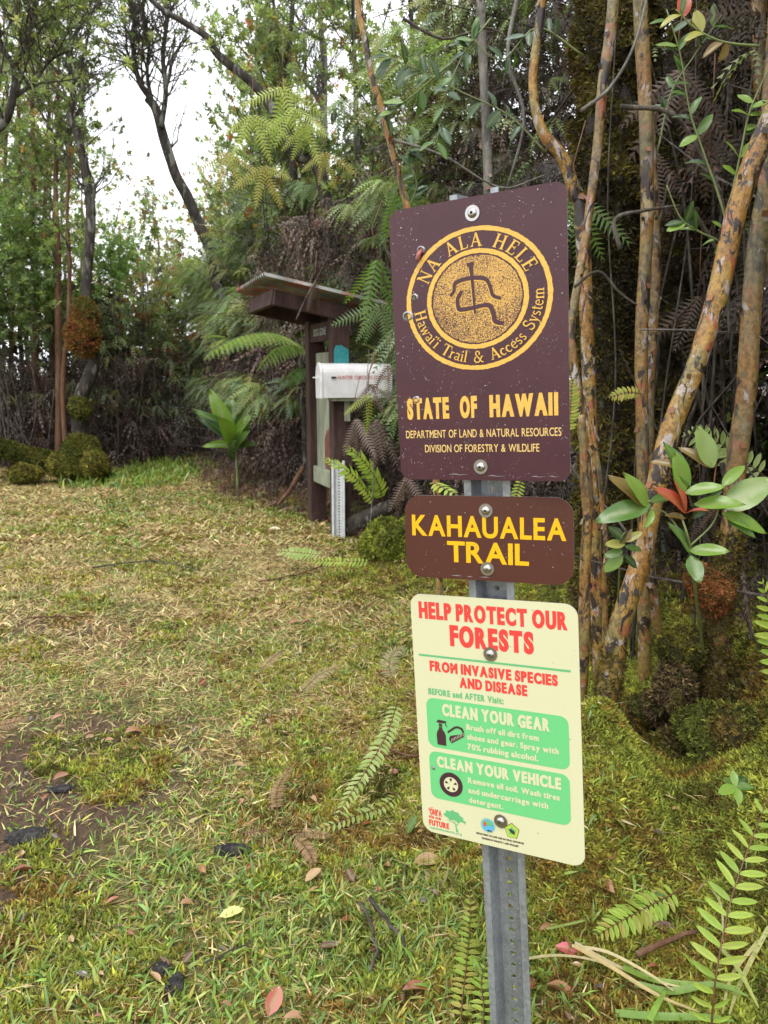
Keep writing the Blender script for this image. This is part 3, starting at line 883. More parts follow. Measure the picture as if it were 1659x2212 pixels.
s3 = sign_root('forest_protection_sign', (0.1943, 1.2461, 0.7497, -0.0162, -0.0767, -0.5031),
               'cream metal sign with red headlines and two green panels, lowest on the post', 1.022)
plate('panel', 304.8, 457, 22, [], M_CREAM, s3)
IM = dict(xsq=.58, off=.049, gap=.035, space=.17)
text_part('HELP PROTECT OUR', -136.5, 135, 183.5, 31.5, M_RED, s3, L1, **IM)
text_part('FORESTS', -77.5, 76.5, 137, 39, M_RED, s3, L1, **IM)
V, F = fill2d([rrect(-141.5, 113, 138, 116.8, 1.8)]); flat_part('green_rule', V, F, M_TXTGRN, s3, L1)
text_part('FROM INVASIVE SPECIES', -120.5, 115.5, 86.5, 19.6, M_RED, s3, L1, **IM)
text_part('AND DISEASE', -63.2, 62, 62, 19.6, M_RED, s3, L1, **IM)
text_part('BEFORE and AFTER Visit:', -126, 18.6, 41.8, 12, M_TXTGRN, s3, L1, xsq=.62, off=.040)
V, F = fill2d([rrect(-131.5, -58.5, 131.5, 35.5, 15)]); flat_part('green_panel', V, F, M_GRN, s3, L1, label='upper green panel headed Clean your gear')
V, F = fill2d([rrect(-131.5, -158.5, 130.5, -66.8, 15)]); flat_part('green_panel', V, F, M_GRN, s3, L1, label='lower green panel headed Clean your vehicle')
L2 = L1 + .0004
text_part('CLEAN YOUR GEAR', -100, 99.5, 4.6, 23.2, M_CRT, s3, L2, **IM)
IL = dict(xsq=.70, off=.036, gap=.035, space=.2)
text_part('Brush off all dirt from', -53.8, 79.8, -15, 11, M_CRT, s3, L2, **IL)
text_part('shoes and gear. Spray with', -53.3, 113.4, -33, 11, M_CRT, s3, L2, **IL)
text_part('70% rubbing alcohol.', -53.5, 77.4, -51.8, 11.5, M_CRT, s3, L2, **IL)
text_part('CLEAN YOUR VEHICLE', -115.9, 115.7, -96, 21.5, M_CRT, s3, L2, **IM)
text_part('Remove all soil. Wash tires', -55.6, 112.7, -115.8, 11, M_CRT, s3, L2, **IL)
text_part('and undercarriage with', -55.7, 92, -135, 11, M_CRT, s3, L2, **IL)
text_part('detergent.', -55.5, 9.7, -153, 10.5, M_CRT, s3, L2, **IL)
# spray bottle and brush
V, F = fill2d([[(-112.5, -52), (-95, -52.5), (-95, -33), (-97, -27), (-101, -22), (-101.5, -18), (-108, -17.5), (-108.5, -22), (-112, -27), (-113.5, -33)],
               [(-108.3, -16.6), (-101.3, -17), (-101.5, -11.5), (-108, -11)],
               [(-113.5, -9.5), (-109, -4.2), (-93, -5), (-92.5, -7.5), (-94.5, -8), (-91, -16.5), (-92.5, -16), (-97, -9), (-100.5, -10.2), (-108.5, -9.9)]])
flat_part('spray_bottle_icon', V, F, M_DKP, s3, L2)
V, F = fill2d([[(-89, -39), (-87.5, -33), (-85.5, -31.5), (-65, -25.5), (-62, -22), (-64, -17.5), (-69, -15), (-75, -16), (-89.5, -27), (-91.5, -26.5), (-91, -23.5), (-77, -12.5), (-70, -10.8), (-62, -13), (-58.5, -19), (-58.5, -27), (-59.5, -29.5), (-83, -45), (-85, -45)][::-1]])
flat_part('brush_icon', V, F, M_DKP, s3, L2)
mb = MB()
for k in range(9):
    x = -83.5 + k * 2.9; y = -42.5 + k * 1.9
    v, f = stroke([(x, y), (x - .3, y + 6)], .8); mb.add([(a * MM, -L2 - .0003, b * MM) for a, b in v], f)
mb.build('brush_bristles', M_CRT, s3)
tx, tz = -89.6, -125.6
def gear(r0, r1, n): return [(tx + (r1 if k % 2 else r0) * math.cos(math.pi * k / n), tz + (r1 if k % 2 else r0) * math.sin(math.pi * k / n)) for k in range(2 * n)]
V, F = fill2d([gear(22.6, 23.6, 36)]); flat_part('tyre_icon', V, F, M_DKP, s3, L2)
V, F = fill2d([circ(tx, tz, 14.2, n=40)] + [[(tx + r_ * math.cos(R(a)), tz + r_ * math.sin(R(a))) for r_, a in ((4.6, k * 72 + 18), (11.5, k * 72 + 33), (12.2, k * 72 + 18), (11.5, k * 72 + 3))] for k in range(5)])
flat_part('wheel_rim_icon', V, F, M_CRT, s3, L2 + .0003)
# small print along the foot
text_part("'OHI'A", -138.9, -112, -193.6, 12.2, M_RED, s3, L1, **IM); V, F = fill2d([rrect(-134.5, -180, -129, -178.8, .5)]); flat_part('lettering', V, F, M_RED, s3, L1)
text_part('FOR OUR', -138.8, -113.4, -201, 5.3, M_RED, s3, L1, **IM)
text_part('FUTURE', -139.3, -98.2, -215, 11.5, M_RED, s3, L1, **IM)
text_part('rapidohiadeath.org', -139.3, -73.1, -221.5, 4.6, M_TXTGRN, s3, L1, xsq=.8, off=.02)
cl = [(-106, -190), (-109, -186), (-104, -184), (-103, -178), (-95, -179), (-90, -175), (-84, -178), (-78, -178), (-75, -184), (-69, -186), (-69, -191), (-63, -193), (-66, -197), (-72, -195), (-80, -198), (-88, -194), (-96, -197), (-100, -192)]
V, F = fill2d([cl[::-1]]); flat_part('tree_icon', V, F, M_TXTGRN, s3, L1)
mb = MB()
for p_, w_ in (([(-82, -217), (-84, -207), (-86, -199), (-94, -193)], [5, 2.4, 1.6, .8]), ([(-84, -205), (-78, -197), (-71, -193)], [1.8, 1.1, .6]), ([(-86, -200), (-102, -197)], [1.1, .5])):
    v, f = stroke(p_, w_); mb.add([(a * MM, -L1 - .0001 * (len(mb.F) > 0) - .00003 * len(mb.F), b * MM) for a, b in v], f)
mb.build('tree_icon', M_TXTGRN, s3)
V, F = fill2d([circ(-20.8, -190.3, 14, n=36), circ(-20.8, -190.3, 13.3, n=36)]); flat_part('seal_border', V, F, M_TXTGRN, s3, L1)
V, F = fill2d([circ(-20.8, -190.3, 12.3, n=36)]); flat_part('round_seal', V, F, M_BLUE, s3, L1)
V, F = fill2d([[(-31, -190), (-29, -183), (-22, -180.5), (-14, -182), (-10.5, -190)][::-1]]); flat_part('seal_hill', V, F, M_TXTGRN, s3, L2)
V, F = fill2d([[(-29, -187), (-26, -182.5), (-23.5, -186), (-25, -192), (-28, -193)]]); flat_part('seal_fish', V, F, M_RED, s3, L2 + .0002)
V, F = fill2d([[(-24, -199.5), (-20, -198), (-16, -199), (-14, -197.6), (-14, -201.4), (-16, -200.4), (-20, -201.5)]]); flat_part('seal_fish', V, F, M_DKP, s3, L2)
pent = lambda r_: [(24.4 + r_ * math.cos(R(90 + 72 * k)) * .95, -190.6 + r_ * math.sin(R(90 + 72 * k))) for k in range(5)]
M_LIME = printmat('lime_print', (.40, .55, .06))
V, F = fill2d([pent(15.4)]); flat_part('five_sided_seal', V, F, M_DKP, s3, L1)
V, F = fill2d([pent(14.2)]); flat_part('seal_field', V, F, M_LIME, s3, L2)
V, F = fill2d([[(24.4 + (9.5 if k % 2 == 0 else 5) * math.cos(R(90 + 36 * k)), -190.6 + (9.5 if k % 2 == 0 else 5) * math.sin(R(90 + 36 * k))) for k in range(10)]]); flat_part('seal_star', V, F, M_TXTGRN, s3, L2 + .0002)
V, F = fill2d([[(19, -188), (23, -186.5), (29, -190), (30, -194), (27, -196), (22, -193)][::-1]]); flat_part('seal_bird', V, F, M_DKP, s3, L2 + .0004)
text_part('DEPARTMENT OF LAND AND NATURAL RESOURCES', -44.1, 45.3, -211.3, 3.7, M_DKP, s3, L1, **IM)
text_part('DIVISION OF FORESTRY AND WILDLIFE', -33.8, 35.1, -218.8, 3.7, M_DKP, s3, L1, **IM)
bolt(s3, -1.9, 130.1, 3); bolt(s3, 4.1, -176.3, 5)
raindrops(s3, 90, .3048, .457, 8, (.0004, .0014))
mb = MB(); V, F = tube([(-.124 * 1, -.0012, -.100), (-.124, -.0022, -.100)], [.0042, .0015], 12); mb.add(V, F); mb.build('dent', M_BARE, s3, smooth=True)

# ================================================================= perforated U-channel posts
def u_channel(name, top, foot, yaw, label, ht_scale=1.0, mat=None, holes=True, parent=None):
    """hat section: flanges at y=0 towards the viewer, web set back; local z along the post"""
    mat = mat or M_GALV
    top = np.array(top, float); foot = np.array(foot, float); Lh = np.linalg.norm(top - foot)
    z = (top - foot) / Lh; x = np.array([math.cos(yaw), math.sin(yaw), 0]); x = x - z * (x @ z); x /= np.linalg.norm(x); y = np.cross(z, x)
    root = empty(name, foot, label, 'sign post')
    root.rotation_euler = Matrix(np.stack([x, y, z], -1).tolist()).to_euler()
    t = .003; k = ht_scale
    prof = [(-.0415, .0), (-.0285, 0), (-.0205, .030), (.0205, .030), (.0285, 0), (.0415, 0)]
    prof = [(a * k, b * k) for a, b in prof]
    # flanges and slanted sides
    for i, nm in ((0, 'flange'), (1, 'side_wall'), (3, 'side_wall'), (4, 'flange')):
        (xa, ya), (xb, yb) = prof[i], prof[i + 1]
        nx_, ny_ = -(yb - ya), (xb - xa); l = math.hypot(nx_, ny_); nx_, ny_ = nx_ / l * t, ny_ / l * t
        rows = 24; V = []
        for r_ in range(rows + 1):
            zz = Lh * r_ / rows
            V += [(xa, ya, zz), (xb, yb, zz), (xb + nx_, yb + ny_, zz), (xa + nx_, ya + ny_, zz)]
        F = [(0, 1, 2, 3), (4 * rows + 3, 4 * rows + 2, 4 * rows + 1, 4 * rows)]
        for r_ in range(rows):
            for q in range(4): F.append((4 * r_ + q, 4 * r_ + 4 + q, 4 * r_ + 4 + (q + 1) % 4, 4 * r_ + (q + 1) % 4))
        MB().add(V, F).build(nm, mat, root)
    # perforated web
    V = []; F = []; pitch = .0254; n = int(Lh / pitch); hw = prof[3][0]; yy = prof[2][1]; hr = .0050 * k
    for c in range(n):
        z0 = c * pitch; z1 = z0 + pitch; zc = (z0 + z1) / 2
        b = len(V); N8 = 16
        outer = [(hw, 0), (hw, 1), (hw, 1), (0, 1), (-hw, 1)]
        for k8 in range(N8):
            a = 2 * math.pi * k8 / N8
            cx, cz = math.cos(a), math.sin(a); m = max(abs(cx), abs(cz))
            ox, oz = hw * cx / m, pitch / 2 * cz / m
            for yq in (yy, yy + t):
                V.append((ox, yq, zc + oz)); V.append((hr * cx, yq, zc + hr * cz))
        for k8 in range(N8):
            p0 = b + 4 * k8; p1 = b + 4 * ((k8 + 1) % N8)
            F += [(p0, p1, p1 + 1, p0 + 1), (p0 + 2, p0 + 3, p1 + 3, p1 + 2), (p0 + 1, p1 + 1, p1 + 3, p0 + 3)]
    MB().add(V, F).build('web', mat, root)
    return root
def post_pt(z): return np.array([.1425 - .0669 * (z - 1.6106), 1.284 + .006 * (z - 1.6106), z])
off = np.array([.47, .88, 0]) * .0075
u_channel('sign_post', post_pt(1.646) + off, post_pt(-.25) + off, -.47, 'grey galvanised U-channel post with a row of punched holes, carrying three signs')

# ================================================================= hunter check-in shelter
KB = np.array([-.92, 6.05]); E1 = np.array([-.36, .933]); E1 /= np.linalg.norm(E1); E2 = np.array([E1[1], -E1[0]])
SL = .182                                                     # roof drops towards the back (along E2)
def kp(a, b, z): p = KB + E1 * a + E2 * b; return np.array([p[0], p[1], z])
def roofz(b): return 2.125 - SL * b
MK = np.array([[E2[0], E1[0], 0], [E2[1], E1[1], 0], [0, 0, 1]])
M_WOOD = bark('brown_painted_wood', (.030, .014, .012), (.058, .030, .026), (.095, .058, .050), 7)
M_WOOD2 = bark('weathered_board', (.16, .17, .12), (.27, .29, .21), (.38, .40, .30), 8)
kiosk = empty('hunter_shelter', kp(.6, .66, 0), 'brown wooden notice stand with a corrugated roof behind the white mailbox', 'shelter')
def kbox(name, a, b, z, sa, sb, sz, mat, M_=None, parent=kiosk, bev=.006):
    mb = MB(); mb.box((0, 0, 0), (sb, sa, sz), M_ if M_ is not None else MK)
    o = mb.build(name, mat, parent, bevel=bev); p = kp(a, b, z) - np.array(kiosk.location) if parent is kiosk else np.array([a, b, z]); o.location = p; return o
ang = math.atan(SL)
MS = MK @ np.array([[math.cos(ang), 0, math.sin(ang)], [0, 1, 0], [-math.sin(ang), 0, math.cos(ang)]])
pn = kbox('post', .20, .66, .86, .125, .150, 2.02, M_WOOD)
pf = kbox('post', .93, .66, .83, .125, .150, 2.06, M_WOOD)
for a, nm in ((.20 - .085, 'beam'), (.93 + .085, 'beam')):
    kbox(nm, a, .55, roofz(.55) - .130, .045, .92, .115, M_WOOD, MS)
kbox('cross_rail', .56, .105, roofz(.105) - .125, .84, .04, .125, M_WOOD, MS)
kbox('cross_rail', .56, .93, roofz(.93) - .085, .84, .04, .09, M_WOOD, MS)
kbox('rafter', .56, .50, roofz(.50) - .075, .70, .04, .06, M_WOOD, MS)
kbox('notice_board', .565, .66, 1.05, .60, .022, 1.05, M_WOOD2)
kbox('foot_rail', .565, .64, .47, .60, .06, .15, M_WOOD2)
hb = kbox('header_board', .565, .615, 1.745, .605, .03, .16, M_WOOD)
V, F = text2d('DOG GONE', .8, .008)
V = V - V.mean(0)
me = bpy.data.meshes.new('lettering'); q = .085
me.from_pydata([(-.0185, -v[0] * q, v[1] * q) for v in V], [], F); me.materials.append(simple('chalk_white', (.45, .50, .46), .8))
o = link('lettering', me, hb)
o.matrix_local = Matrix(MK.tolist()).to_4x4()
# painted marks: turquoise patch on the near post, red on the board
M_TEAL = simple('turquoise_paint', (.03, .25, .27), .5, var=(30, .5, (.02, .14, .15), (.06, .34, .36)))
def face_patch(name, a, b, z, w, h, mat, side, seed):
    r = np.random.default_rng(seed); P = [(w / 2 * math.cos(t) * (1 + .25 * r.random()) * (1.2 if abs(math.cos(t)) > .5 else 1), h / 2 * math.sin(t) * (1 + .3 * r.random())) for t in np.linspace(0, 2 * math.pi, 22)[:-1]]
    P = [(max(-w / 2, min(w / 2, x)), y) for x, y in P]
    if side == 'front': V = [(x, 0, y) for x, y in P]
    else: V = [(0, x, y) for x, y in P]
    me = bpy.data.meshes.new(name); me.from_pydata((np.array(V) @ MK.T).tolist(), [], [tuple(range(len(V)))]); me.materials.append(mat)
    o = link(name, me, kiosk); o.location = kp(a, b, z) - np.array(kiosk.location); return o
face_patch('paint_patch', .20 - .0645, .66, 1.52, .128, .17, M_TEAL, 'front', 3)
face_patch('paint_patch', .50, .648, .70, .22, .34, simple('red_stain', (.18, .055, .04), .7, var=(20, .6, (.05, .03, .02), (.24, .08, .06))), 'side', 5)
# corrugated sheet: ribs run down the slope, the high edge shows their wave
V = []; F = []; na = 121; A0, A1, B0, B1 = -.02, 1.20, 0.0, 1.12
M_ROOF = simple('corrugated_roofing', (.30, .29, .27), .45, .35, .5, var=(6, .8, (.20, .20, .18), (.42, .42, .40)))
_m, _nt, _out = newmat('weathered_red_roofing')
_v = coords(_nt, 'Object'); _geo = N(_nt, 'ShaderNodeNewGeometry')
_red = ramp(_nt, noise(_nt, 7, 5, _v), [(.35, (.36, .37, .35)), (.5, (.33, .10, .08)), (.75, (.42, .13, .10))])
_und = ramp(_nt, noise(_nt, 5, 4, _v), [(.35, (.14, .14, .12)), (.7, (.30, .31, .28))])
_c2 = mixc(_nt, ramp(_nt, noise(_nt, 3.0, 3, _v), [(.50, (1, 1, 1)), (.60, (0, 0, 0))]), _red, _und)
bsdf(_nt, _out, _c2, .5, .2, .5)
for i in range(na):
    a = A0 + (A1 - A0) * i / (na - 1); w = .016 * math.sin(2 * math.pi * a / .076)
    for b_, t in ((B0, 0), (.55, 0), (B1, 0), (B0, .0016), (.55, .0016), (B1, .0016)):
        V.append(kp(a, b_, roofz(b_) + w + .012 + t) - np.array(kiosk.location))
for i in range(na - 1):
    p = 6 * i; q = p + 6
    F += [(p, p + 1, q + 1, q), (p + 1, p + 2, q + 2, q + 1), (p + 3, q + 3, q + 4, p + 4), (p + 4, q + 4, q + 5, p + 5), (p, q, q + 3, p + 3), (p + 2, p + 5, q + 5, q + 2)]
MB().add(V, F).build('corrugated_roof', MATS['weathered_red_roofing'], kiosk)

# white mailbox
mbx = empty('mailbox', (-.245, 6.40, 1.19), 'white rural mailbox lettered Hunter check-in station, mounted beside the shelter post', 'mailbox', rot=(0, 0, R(17)))
M_WHITE = simple('dirty_white_enamel', (.74, .72, .74), .35, 0, .5, var=(14, .5, (.52, .50, .46), (.80, .79, .80)))
Lm, Wm, Hm = .60, .20, .28
prof = [(-Wm / 2, 0), (Wm / 2, 0), (Wm / 2, Hm - .1)] + [(Wm / 2 * math.cos(R(a)), Hm - .1 + .1 * math.sin(R(a))) for a in range(15, 180, 15)] + [(-Wm / 2, Hm - .1)]
def prism(prof, x0, x1, grow=1.0, cz=.13):
    n = len(prof); V = [(x, p[0] * grow, (p[1] - cz) * grow + cz) for x in (x0, x1) for p in prof]
    F = [tuple(range(n))[::-1], tuple(range(n, 2 * n))] + [(i, (i + 1) % n, n + (i + 1) % n, n + i) for i in range(n)]
    return V, F
V, F = prism(prof, -Lm / 2 + .012, Lm / 2); MB().add(V, F).build('box', M_WHITE, mbx, bevel=.003)
V, F = prism(prof, -Lm / 2 - .008, -Lm / 2 + .010, 1.04); d = MB().add(V, F).build('door', M_WHITE, mbx, bevel=.004)
MB().box((-Lm / 2 - .028, 0, .165), (.045, .022, .010)).build('latch', M_WHITE, d)
MB().box((-Lm / 2 + .10, -Wm / 2 - .006, .165), (.04, .006, .012)).build('flag_bracket', M_BOLTDK, mbx)
MB().box((.02, 0, -.014), (.46, .16, .022)).build('mounting_board', M_WOOD2, mbx)
MB().box((-.06, .02, -.11), (.04, .04, .17)).build('support_batten', M_WOOD2, mbx)
V, F = text2d('HUNTER CHECK-IN STATION', .82, .012, .09, .3); V = V / (V[:, 0].max()) * .44
me = bpy.data.meshes.new('lettering'); me.from_pydata([(-.165 + v[0], -Wm / 2 - .0012, .150 + v[1] * 1.15) for v in V], [], F); me.materials.append(simple('faded_red_letters', (.50, .07, .055), .5)); link('lettering', me, mbx)

# short U-channel leaning on the near shelter post
u_top = at(730, 995, 6.33); u_ft = at(731, 1148, 6.33); u_ft[2] = gz(u_ft[0], u_ft[1]) - .02
M_GALVW = simple('bright_galvanised_steel', (.62, .64, .66), .38, .25, .5, var=(18, .5, (.40, .42, .44), (.78, .80, .82)))
u_channel('delineator_post', u_top, u_ft, -.12, 'short whitish galvanised channel standing against the near shelter post', 1.35, M_GALVW)
# dark charred slab lying behind
mb = MB(); V, F = tube(smooth_poly([at(752, 1140, 6.45), at(790, 1120, 6.35), at(845, 1092, 6.25)], 8), np.linspace(.085, .06, 17), 12, .35, 4)
MB().add(V, F).build('rotten_log', M_DARKBARK, None, smooth=True)
props(bpy.data.objects['rotten_log'], 'dark split rotten log lying on the ground right of the shelter foot', 'log')

# ================================================================= thicket masses (nobody could count these)
GREENS = [(.105, .19, .045), (.075, .15, .035), (.15, .24, .06), (.17, .21, .055), (.05, .11, .03)]
FERNG = [(.25, .33, .16), (.32, .40, .18), (.19, .26, .13), (.36, .38, .16), (.24, .31, .19)]
DEADS = [(.12, .080, .064), (.08, .054, .046), (.17, .12, .10), (.055, .036, .032), (.12, .07, .055)]
PINKDEAD = [(.17, .125, .11), (.13, .09, .08), (.21, .155, .135)]
def rand_basis(n, D=None, jit=.5, r=None):
    r = r or rng
    if D is None: D = rdir(n, -.5, .6, r)
    return basis(D, np.tile(UP, (n, 1)) + r.normal(0, jit, (n, 3)))
def wall_points(path, n, depth, H0, H1, r, back=0.0, zpow=1.0):
    """random points in a band behind a plan polyline; H0/H1 may vary along it (arrays)"""
    P = np.array(path, float); seg = np.linalg.norm(np.diff(P, axis=0), axis=1); s = np.r_[0, np.cumsum(seg)]
    t = r.uniform(0, s[-1], n); x = np.interp(t, s, P[:, 0]); y = np.interp(t, s, P[:, 1])
    k = np.clip(np.searchsorted(s, t) - 1, 0, len(seg) - 1)
    T = (P[k + 1] - P[k]) / seg[k][:, None]; Nn = np.stack([T[:, 1], -T[:, 0]], -1)      # right of travel
    d = back + depth * r.random(n)
    x = x + Nn[:, 0] * d; y = y + Nn[:, 1] * d
    h0 = np.interp(t, s, H0); h1 = np.interp(t, s, H1)
    z = h0 + (h1 - h0) * r.random(n) ** zpow
    z = z + height(x, y)
    # normal that faces the clearing
    return np.stack([x, y, z], -1), -np.stack([Nn[:, 0], Nn[:, 1], np.zeros(n)], -1), d - back, t, (z - h0) / (h1 - h0 + 1e-6)
def mass(name, label, cat, parts, mat=None):
    e = None
    for nm, (V, F, C_), m in parts:
        o = link(nm, tri_mesh(nm, V, F, m, C_), None, 'stuff')
        props(o, label[nm], cat[nm])
    return e
def fern_dirs(Nn, n, r, down=.25, spread=.9):
    D = Nn * r.uniform(.3, 1.2, (n, 1)) + r.normal(0, spread, (n, 3)) * [1, 1, .45]
    D[:, 2] += down; return D

# travel directions chosen so that "right of travel" points away from the clearing
W_CENTRE = [(-3.6, 13.4), (-3.0, 12.6), (-2.25, 10.9), (-1.75, 9.5), (-1.25, 8.4), (-.62, 8.05), (-.1, 7.3), (.22, 6.35), (.5, 5.6)]
W_CENTRE = W_CENTRE[::-1]      # run from the sign to the far path: right of travel is +x/+y side
W_RIGHT = [(1.5, .9), (1.35, 1.6), (1.25, 2.2), (1.22, 2.9), (1.1, 3.7), (.85, 4.6), (.55, 5.6)]
W_LEFT = [(-2.9, 13.0), (-3.7, 11.8), (-4.6, 11.2), (-5.8, 10.6), (-7.2, 9.6), (-9.5, 8.5)]
r = np.random.default_rng(5)
def dead_tangle(path, n, depth, H0, H1, s, r, protos=DEADC, cols=DEADS):
    P, Nn, d, t, q = wall_points(path, n, depth, H0, H1, r)
    D = fern_dirs(Nn, n, r, -.35, .8)
    return multi(protos, P, rand_basis(n, D, .4, r), r.uniform(*s, n), pick(cols, n, jitter=.35, r=r), r), P
def sticks(path, n, depth, H0, H1, s, r, cols=None, vert=.7):
    P, Nn, d, t, q = wall_points(path, n, depth, H0, H1, r)
    D = rdir(n, -.2, 1, r); D[:, 2] = np.abs(D[:, 2]) * (.4 + 1.6 * vert); L = r.uniform(*s, n)
    c = pick(cols or [(.08, .06, .045), (.05, .035, .028), (.14, .11, .085), (.22, .19, .15)], n, [.35, .35, .2, .1], .3, r)
    P = P - D / np.linalg.norm(D, axis=1)[:, None] * L[:, None] * .5
    thick = r.uniform(.5, 1.3, (n, 1)) / L[:, None] * .42
    return scatter(STICK, P, rand_basis(n, D, .5, r), np.concatenate([L[:, None], L[:, None] * thick, L[:, None] * thick], 1), c)

# centre wall: dead fern below, living fern above
LC = 11.5
hc = lambda *a: list(a)
dead, _ = dead_tangle(W_CENTRE, 5200, 1.1, [0, 0, 0, 0, 0, 0, 0, 0, 0], [2.5, 2.4, 2.2, 2.3, 2.4, 2.4, 2.3, 2.2, 2.0], (.14, .34), r) if False else (None, None)
def along(path, vals):
    P = np.array(path, float); s = np.r_[0, np.cumsum(np.linalg.norm(np.diff(P, axis=0), axis=1))]
    return vals
def wp(path, n, depth, h0, h1, r, back=0, zpow=1.0):
    P = np.array(path, float)
    k = len(P)
    H0 = np.interp(np.linspace(0, 1, k), np.linspace(0, 1, len(h0)), h0); H1 = np.interp(np.linspace(0, 1, k), np.linspace(0, 1, len(h1)), h1)
    s = np.r_[0, np.cumsum(np.linalg.norm(np.diff(P, axis=0), axis=1))]
    seg = np.linalg.norm(np.diff(P, axis=0), axis=1)
    t = r.uniform(0, s[-1], n); x = np.interp(t, s, P[:, 0]); y = np.interp(t, s, P[:, 1])
    kk = np.clip(np.searchsorted(s, t) - 1, 0, k - 2)
    T = (P[kk + 1] - P[kk]) / seg[kk][:, None]; Nn = np.stack([T[:, 1], -T[:, 0]], -1)
    d = depth * r.random(n)
    x = x + Nn[:, 0] * (d + back); y = y + Nn[:, 1] * (d + back)
    a0 = np.interp(t, s, H0); a1 = np.interp(t, s, H1)
    z = a0 + (a1 - a0) * r.random(n) ** zpow
    return np.stack([x, y, z + height(x, y)], -1), -np.stack([Nn[:, 0], Nn[:, 1], 0 * x], -1), d, t / s[-1], z
def build_wall(path, nd, nf, nb, depth, dead_h, fern_h0, fern_h1, r, s_dead=(.14, .34), s_fern=(.14, .30), nst=900, fcols=FERNG, dprotos=DEADC, fprotos=CLUST, clump=.5, back_h=None, backcols=None, fthr=.42, dzpow=1.0):
    out = {}
    P, Nn, d, t, z = wp(path, nd, depth, [0, 0], dead_h, r, zpow=dzpow)
    D = fern_dirs(Nn, nd, r, -.45, .7)
    out['dead'] = multi(dprotos, P, rand_basis(nd, D, .4, r), r.uniform(*s_dead, nd), pick(DEADS + PINKDEAD[:1], nd, jitter=.35, r=r), r)
    P, Nn, d, t, z = wp(path, nf * 2, depth * .8, fern_h0, fern_h1, r, back=-.12)
    q = vnoise(P[:, 0] * .8 + P[:, 1], P[:, 2], clump, 7, 2) > fthr
    P, Nn = P[q][:nf], Nn[q][:nf]; n = len(P)
    D = fern_dirs(Nn, n, r, -.05, .7)
    out['fern'] = multi(fprotos, P, rand_basis(n, D, .3, r), r.uniform(*s_fern, n), pick(fcols, n, jitter=.22, r=r), r)
    bh = back_h or fern_h1
    P, Nn, d, t, z = wp(path, nb, 1.0, [0, 0], bh, r, back=depth * .75)
    out['back'] = multi([LEAF3], P, rand_basis(nb, rdir(nb, -1, .6, r), .6, r), r.uniform(.10, .2, nb), pick(backcols or [(.05, .07, .022), (.06, .045, .03), (.035, .05, .02)], nb, jitter=.4, r=r), r)  # backing leaves: the thicket's inner shade is put into their dark colours
    P, Nn, d, t, z = wp(path, nst, depth, [0, 0], bh, r)
    D = rdir(nst, -.1, 1, r); D[:, 2] *= 1.8; L = r.uniform(.4, 1.6, nst); P = P - D * .3
    th = r.uniform(.25, .6, (nst, 1)) / L[:, None]
    out['twig'] = scatter(STICK, P, rand_basis(nst, D, .5, r), L[:, None] * np.concatenate([np.ones((nst, 1)), th, th], 1), pick([(.08, .06, .045), (.05, .035, .028), (.15, .12, .09), (.26, .23, .19)], nst, [.35, .35, .2, .1], .3, r))
    return out
r = np.random.default_rng(21)
wc = build_wall(W_CENTRE, 8500, 3300, 7000, 1.2, [3.7, 3.4, 2.9, 2.2, 1.9], [1.0, 1.1, 1.0, 1.0, 1.1], [4.0, 4.1, 3.7, 3.3, 3.0], r, nst=1200, s_fern=(.18, .40), fprotos=CLUST_N, clump=.55, fthr=.47, back_h=[4.8, 4.8, 4.0, 3.4, 3.2])
wl = build_wall(W_LEFT, 3800, 700, 5500, 1.4, [1.9, 1.6, 1.6, 1.8], [.6, 1.0, 1.0, 1.2], [2.4, 2.6, 2.8, 3.0], r, nst=1000, back_h=[2.6, 2.8, 3.0, 3.0])
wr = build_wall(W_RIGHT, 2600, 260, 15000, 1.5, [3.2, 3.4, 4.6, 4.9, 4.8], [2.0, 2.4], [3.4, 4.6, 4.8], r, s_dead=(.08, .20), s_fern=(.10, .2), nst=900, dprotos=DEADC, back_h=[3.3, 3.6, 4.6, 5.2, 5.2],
                backcols=[(.03, .028, .014), (.035, .025, .016), (.045, .055, .018), (.16, .22, .05)])  # mostly near-black leaf colours, painted-in shade of the right thicket
def stuff(name, data, mat, label, cat):
    o = link(name, tri_mesh(name, *data[:2], mat, data[2]), None, 'stuff'); return props(o, label, cat)
stuff('dead_fern_tangle', wc['dead'], M_DEAD, 'brown tangle of dead ferns hanging along the foot of the wood behind the shelter', 'dead ferns')
stuff('fern_thicket', wc['fern'], M_FERN, 'light green scrambling ferns draped over the thicket behind and left of the shelter', 'ferns')
stuff('undergrowth', wc['back'], M_LEAF, 'leafy undergrowth coloured dark as shade deep behind the shelter', 'undergrowth')
stuff('bare_twigs', wc['twig'], M_TWIG, 'bare brown twigs sticking through the ferns behind the shelter', 'twigs')
stuff('dead_fern_tangle', wl['dead'], M_DEAD, 'dark brown tangle of dead ferns behind the mossy log on the left', 'dead ferns')
stuff('fern_thicket', wl['fern'], M_FERN, 'green ferns between the thin trunks at the left edge', 'ferns')
stuff('undergrowth', wl['back'], M_LEAF, 'undergrowth coloured dark as shade behind the thin trunks on the left', 'undergrowth')
stuff('bare_twigs', wl['twig'], M_TWIG, 'bare twigs lying and standing behind the mossy log', 'twigs')
stuff('dead_fern_tangle', wr['dead'], M_DEAD, 'dark dead ferns in the gloom behind the orange trunks on the right', 'dead ferns')
stuff('fern_thicket', wr['fern'], M_FERN, 'few green ferns high in the thicket right of the signs', 'ferns')
stuff('undergrowth', wr['back'], M_LEAF, 'dense undergrowth coloured mostly dark as shade behind the orange trunks on the right', 'undergrowth')
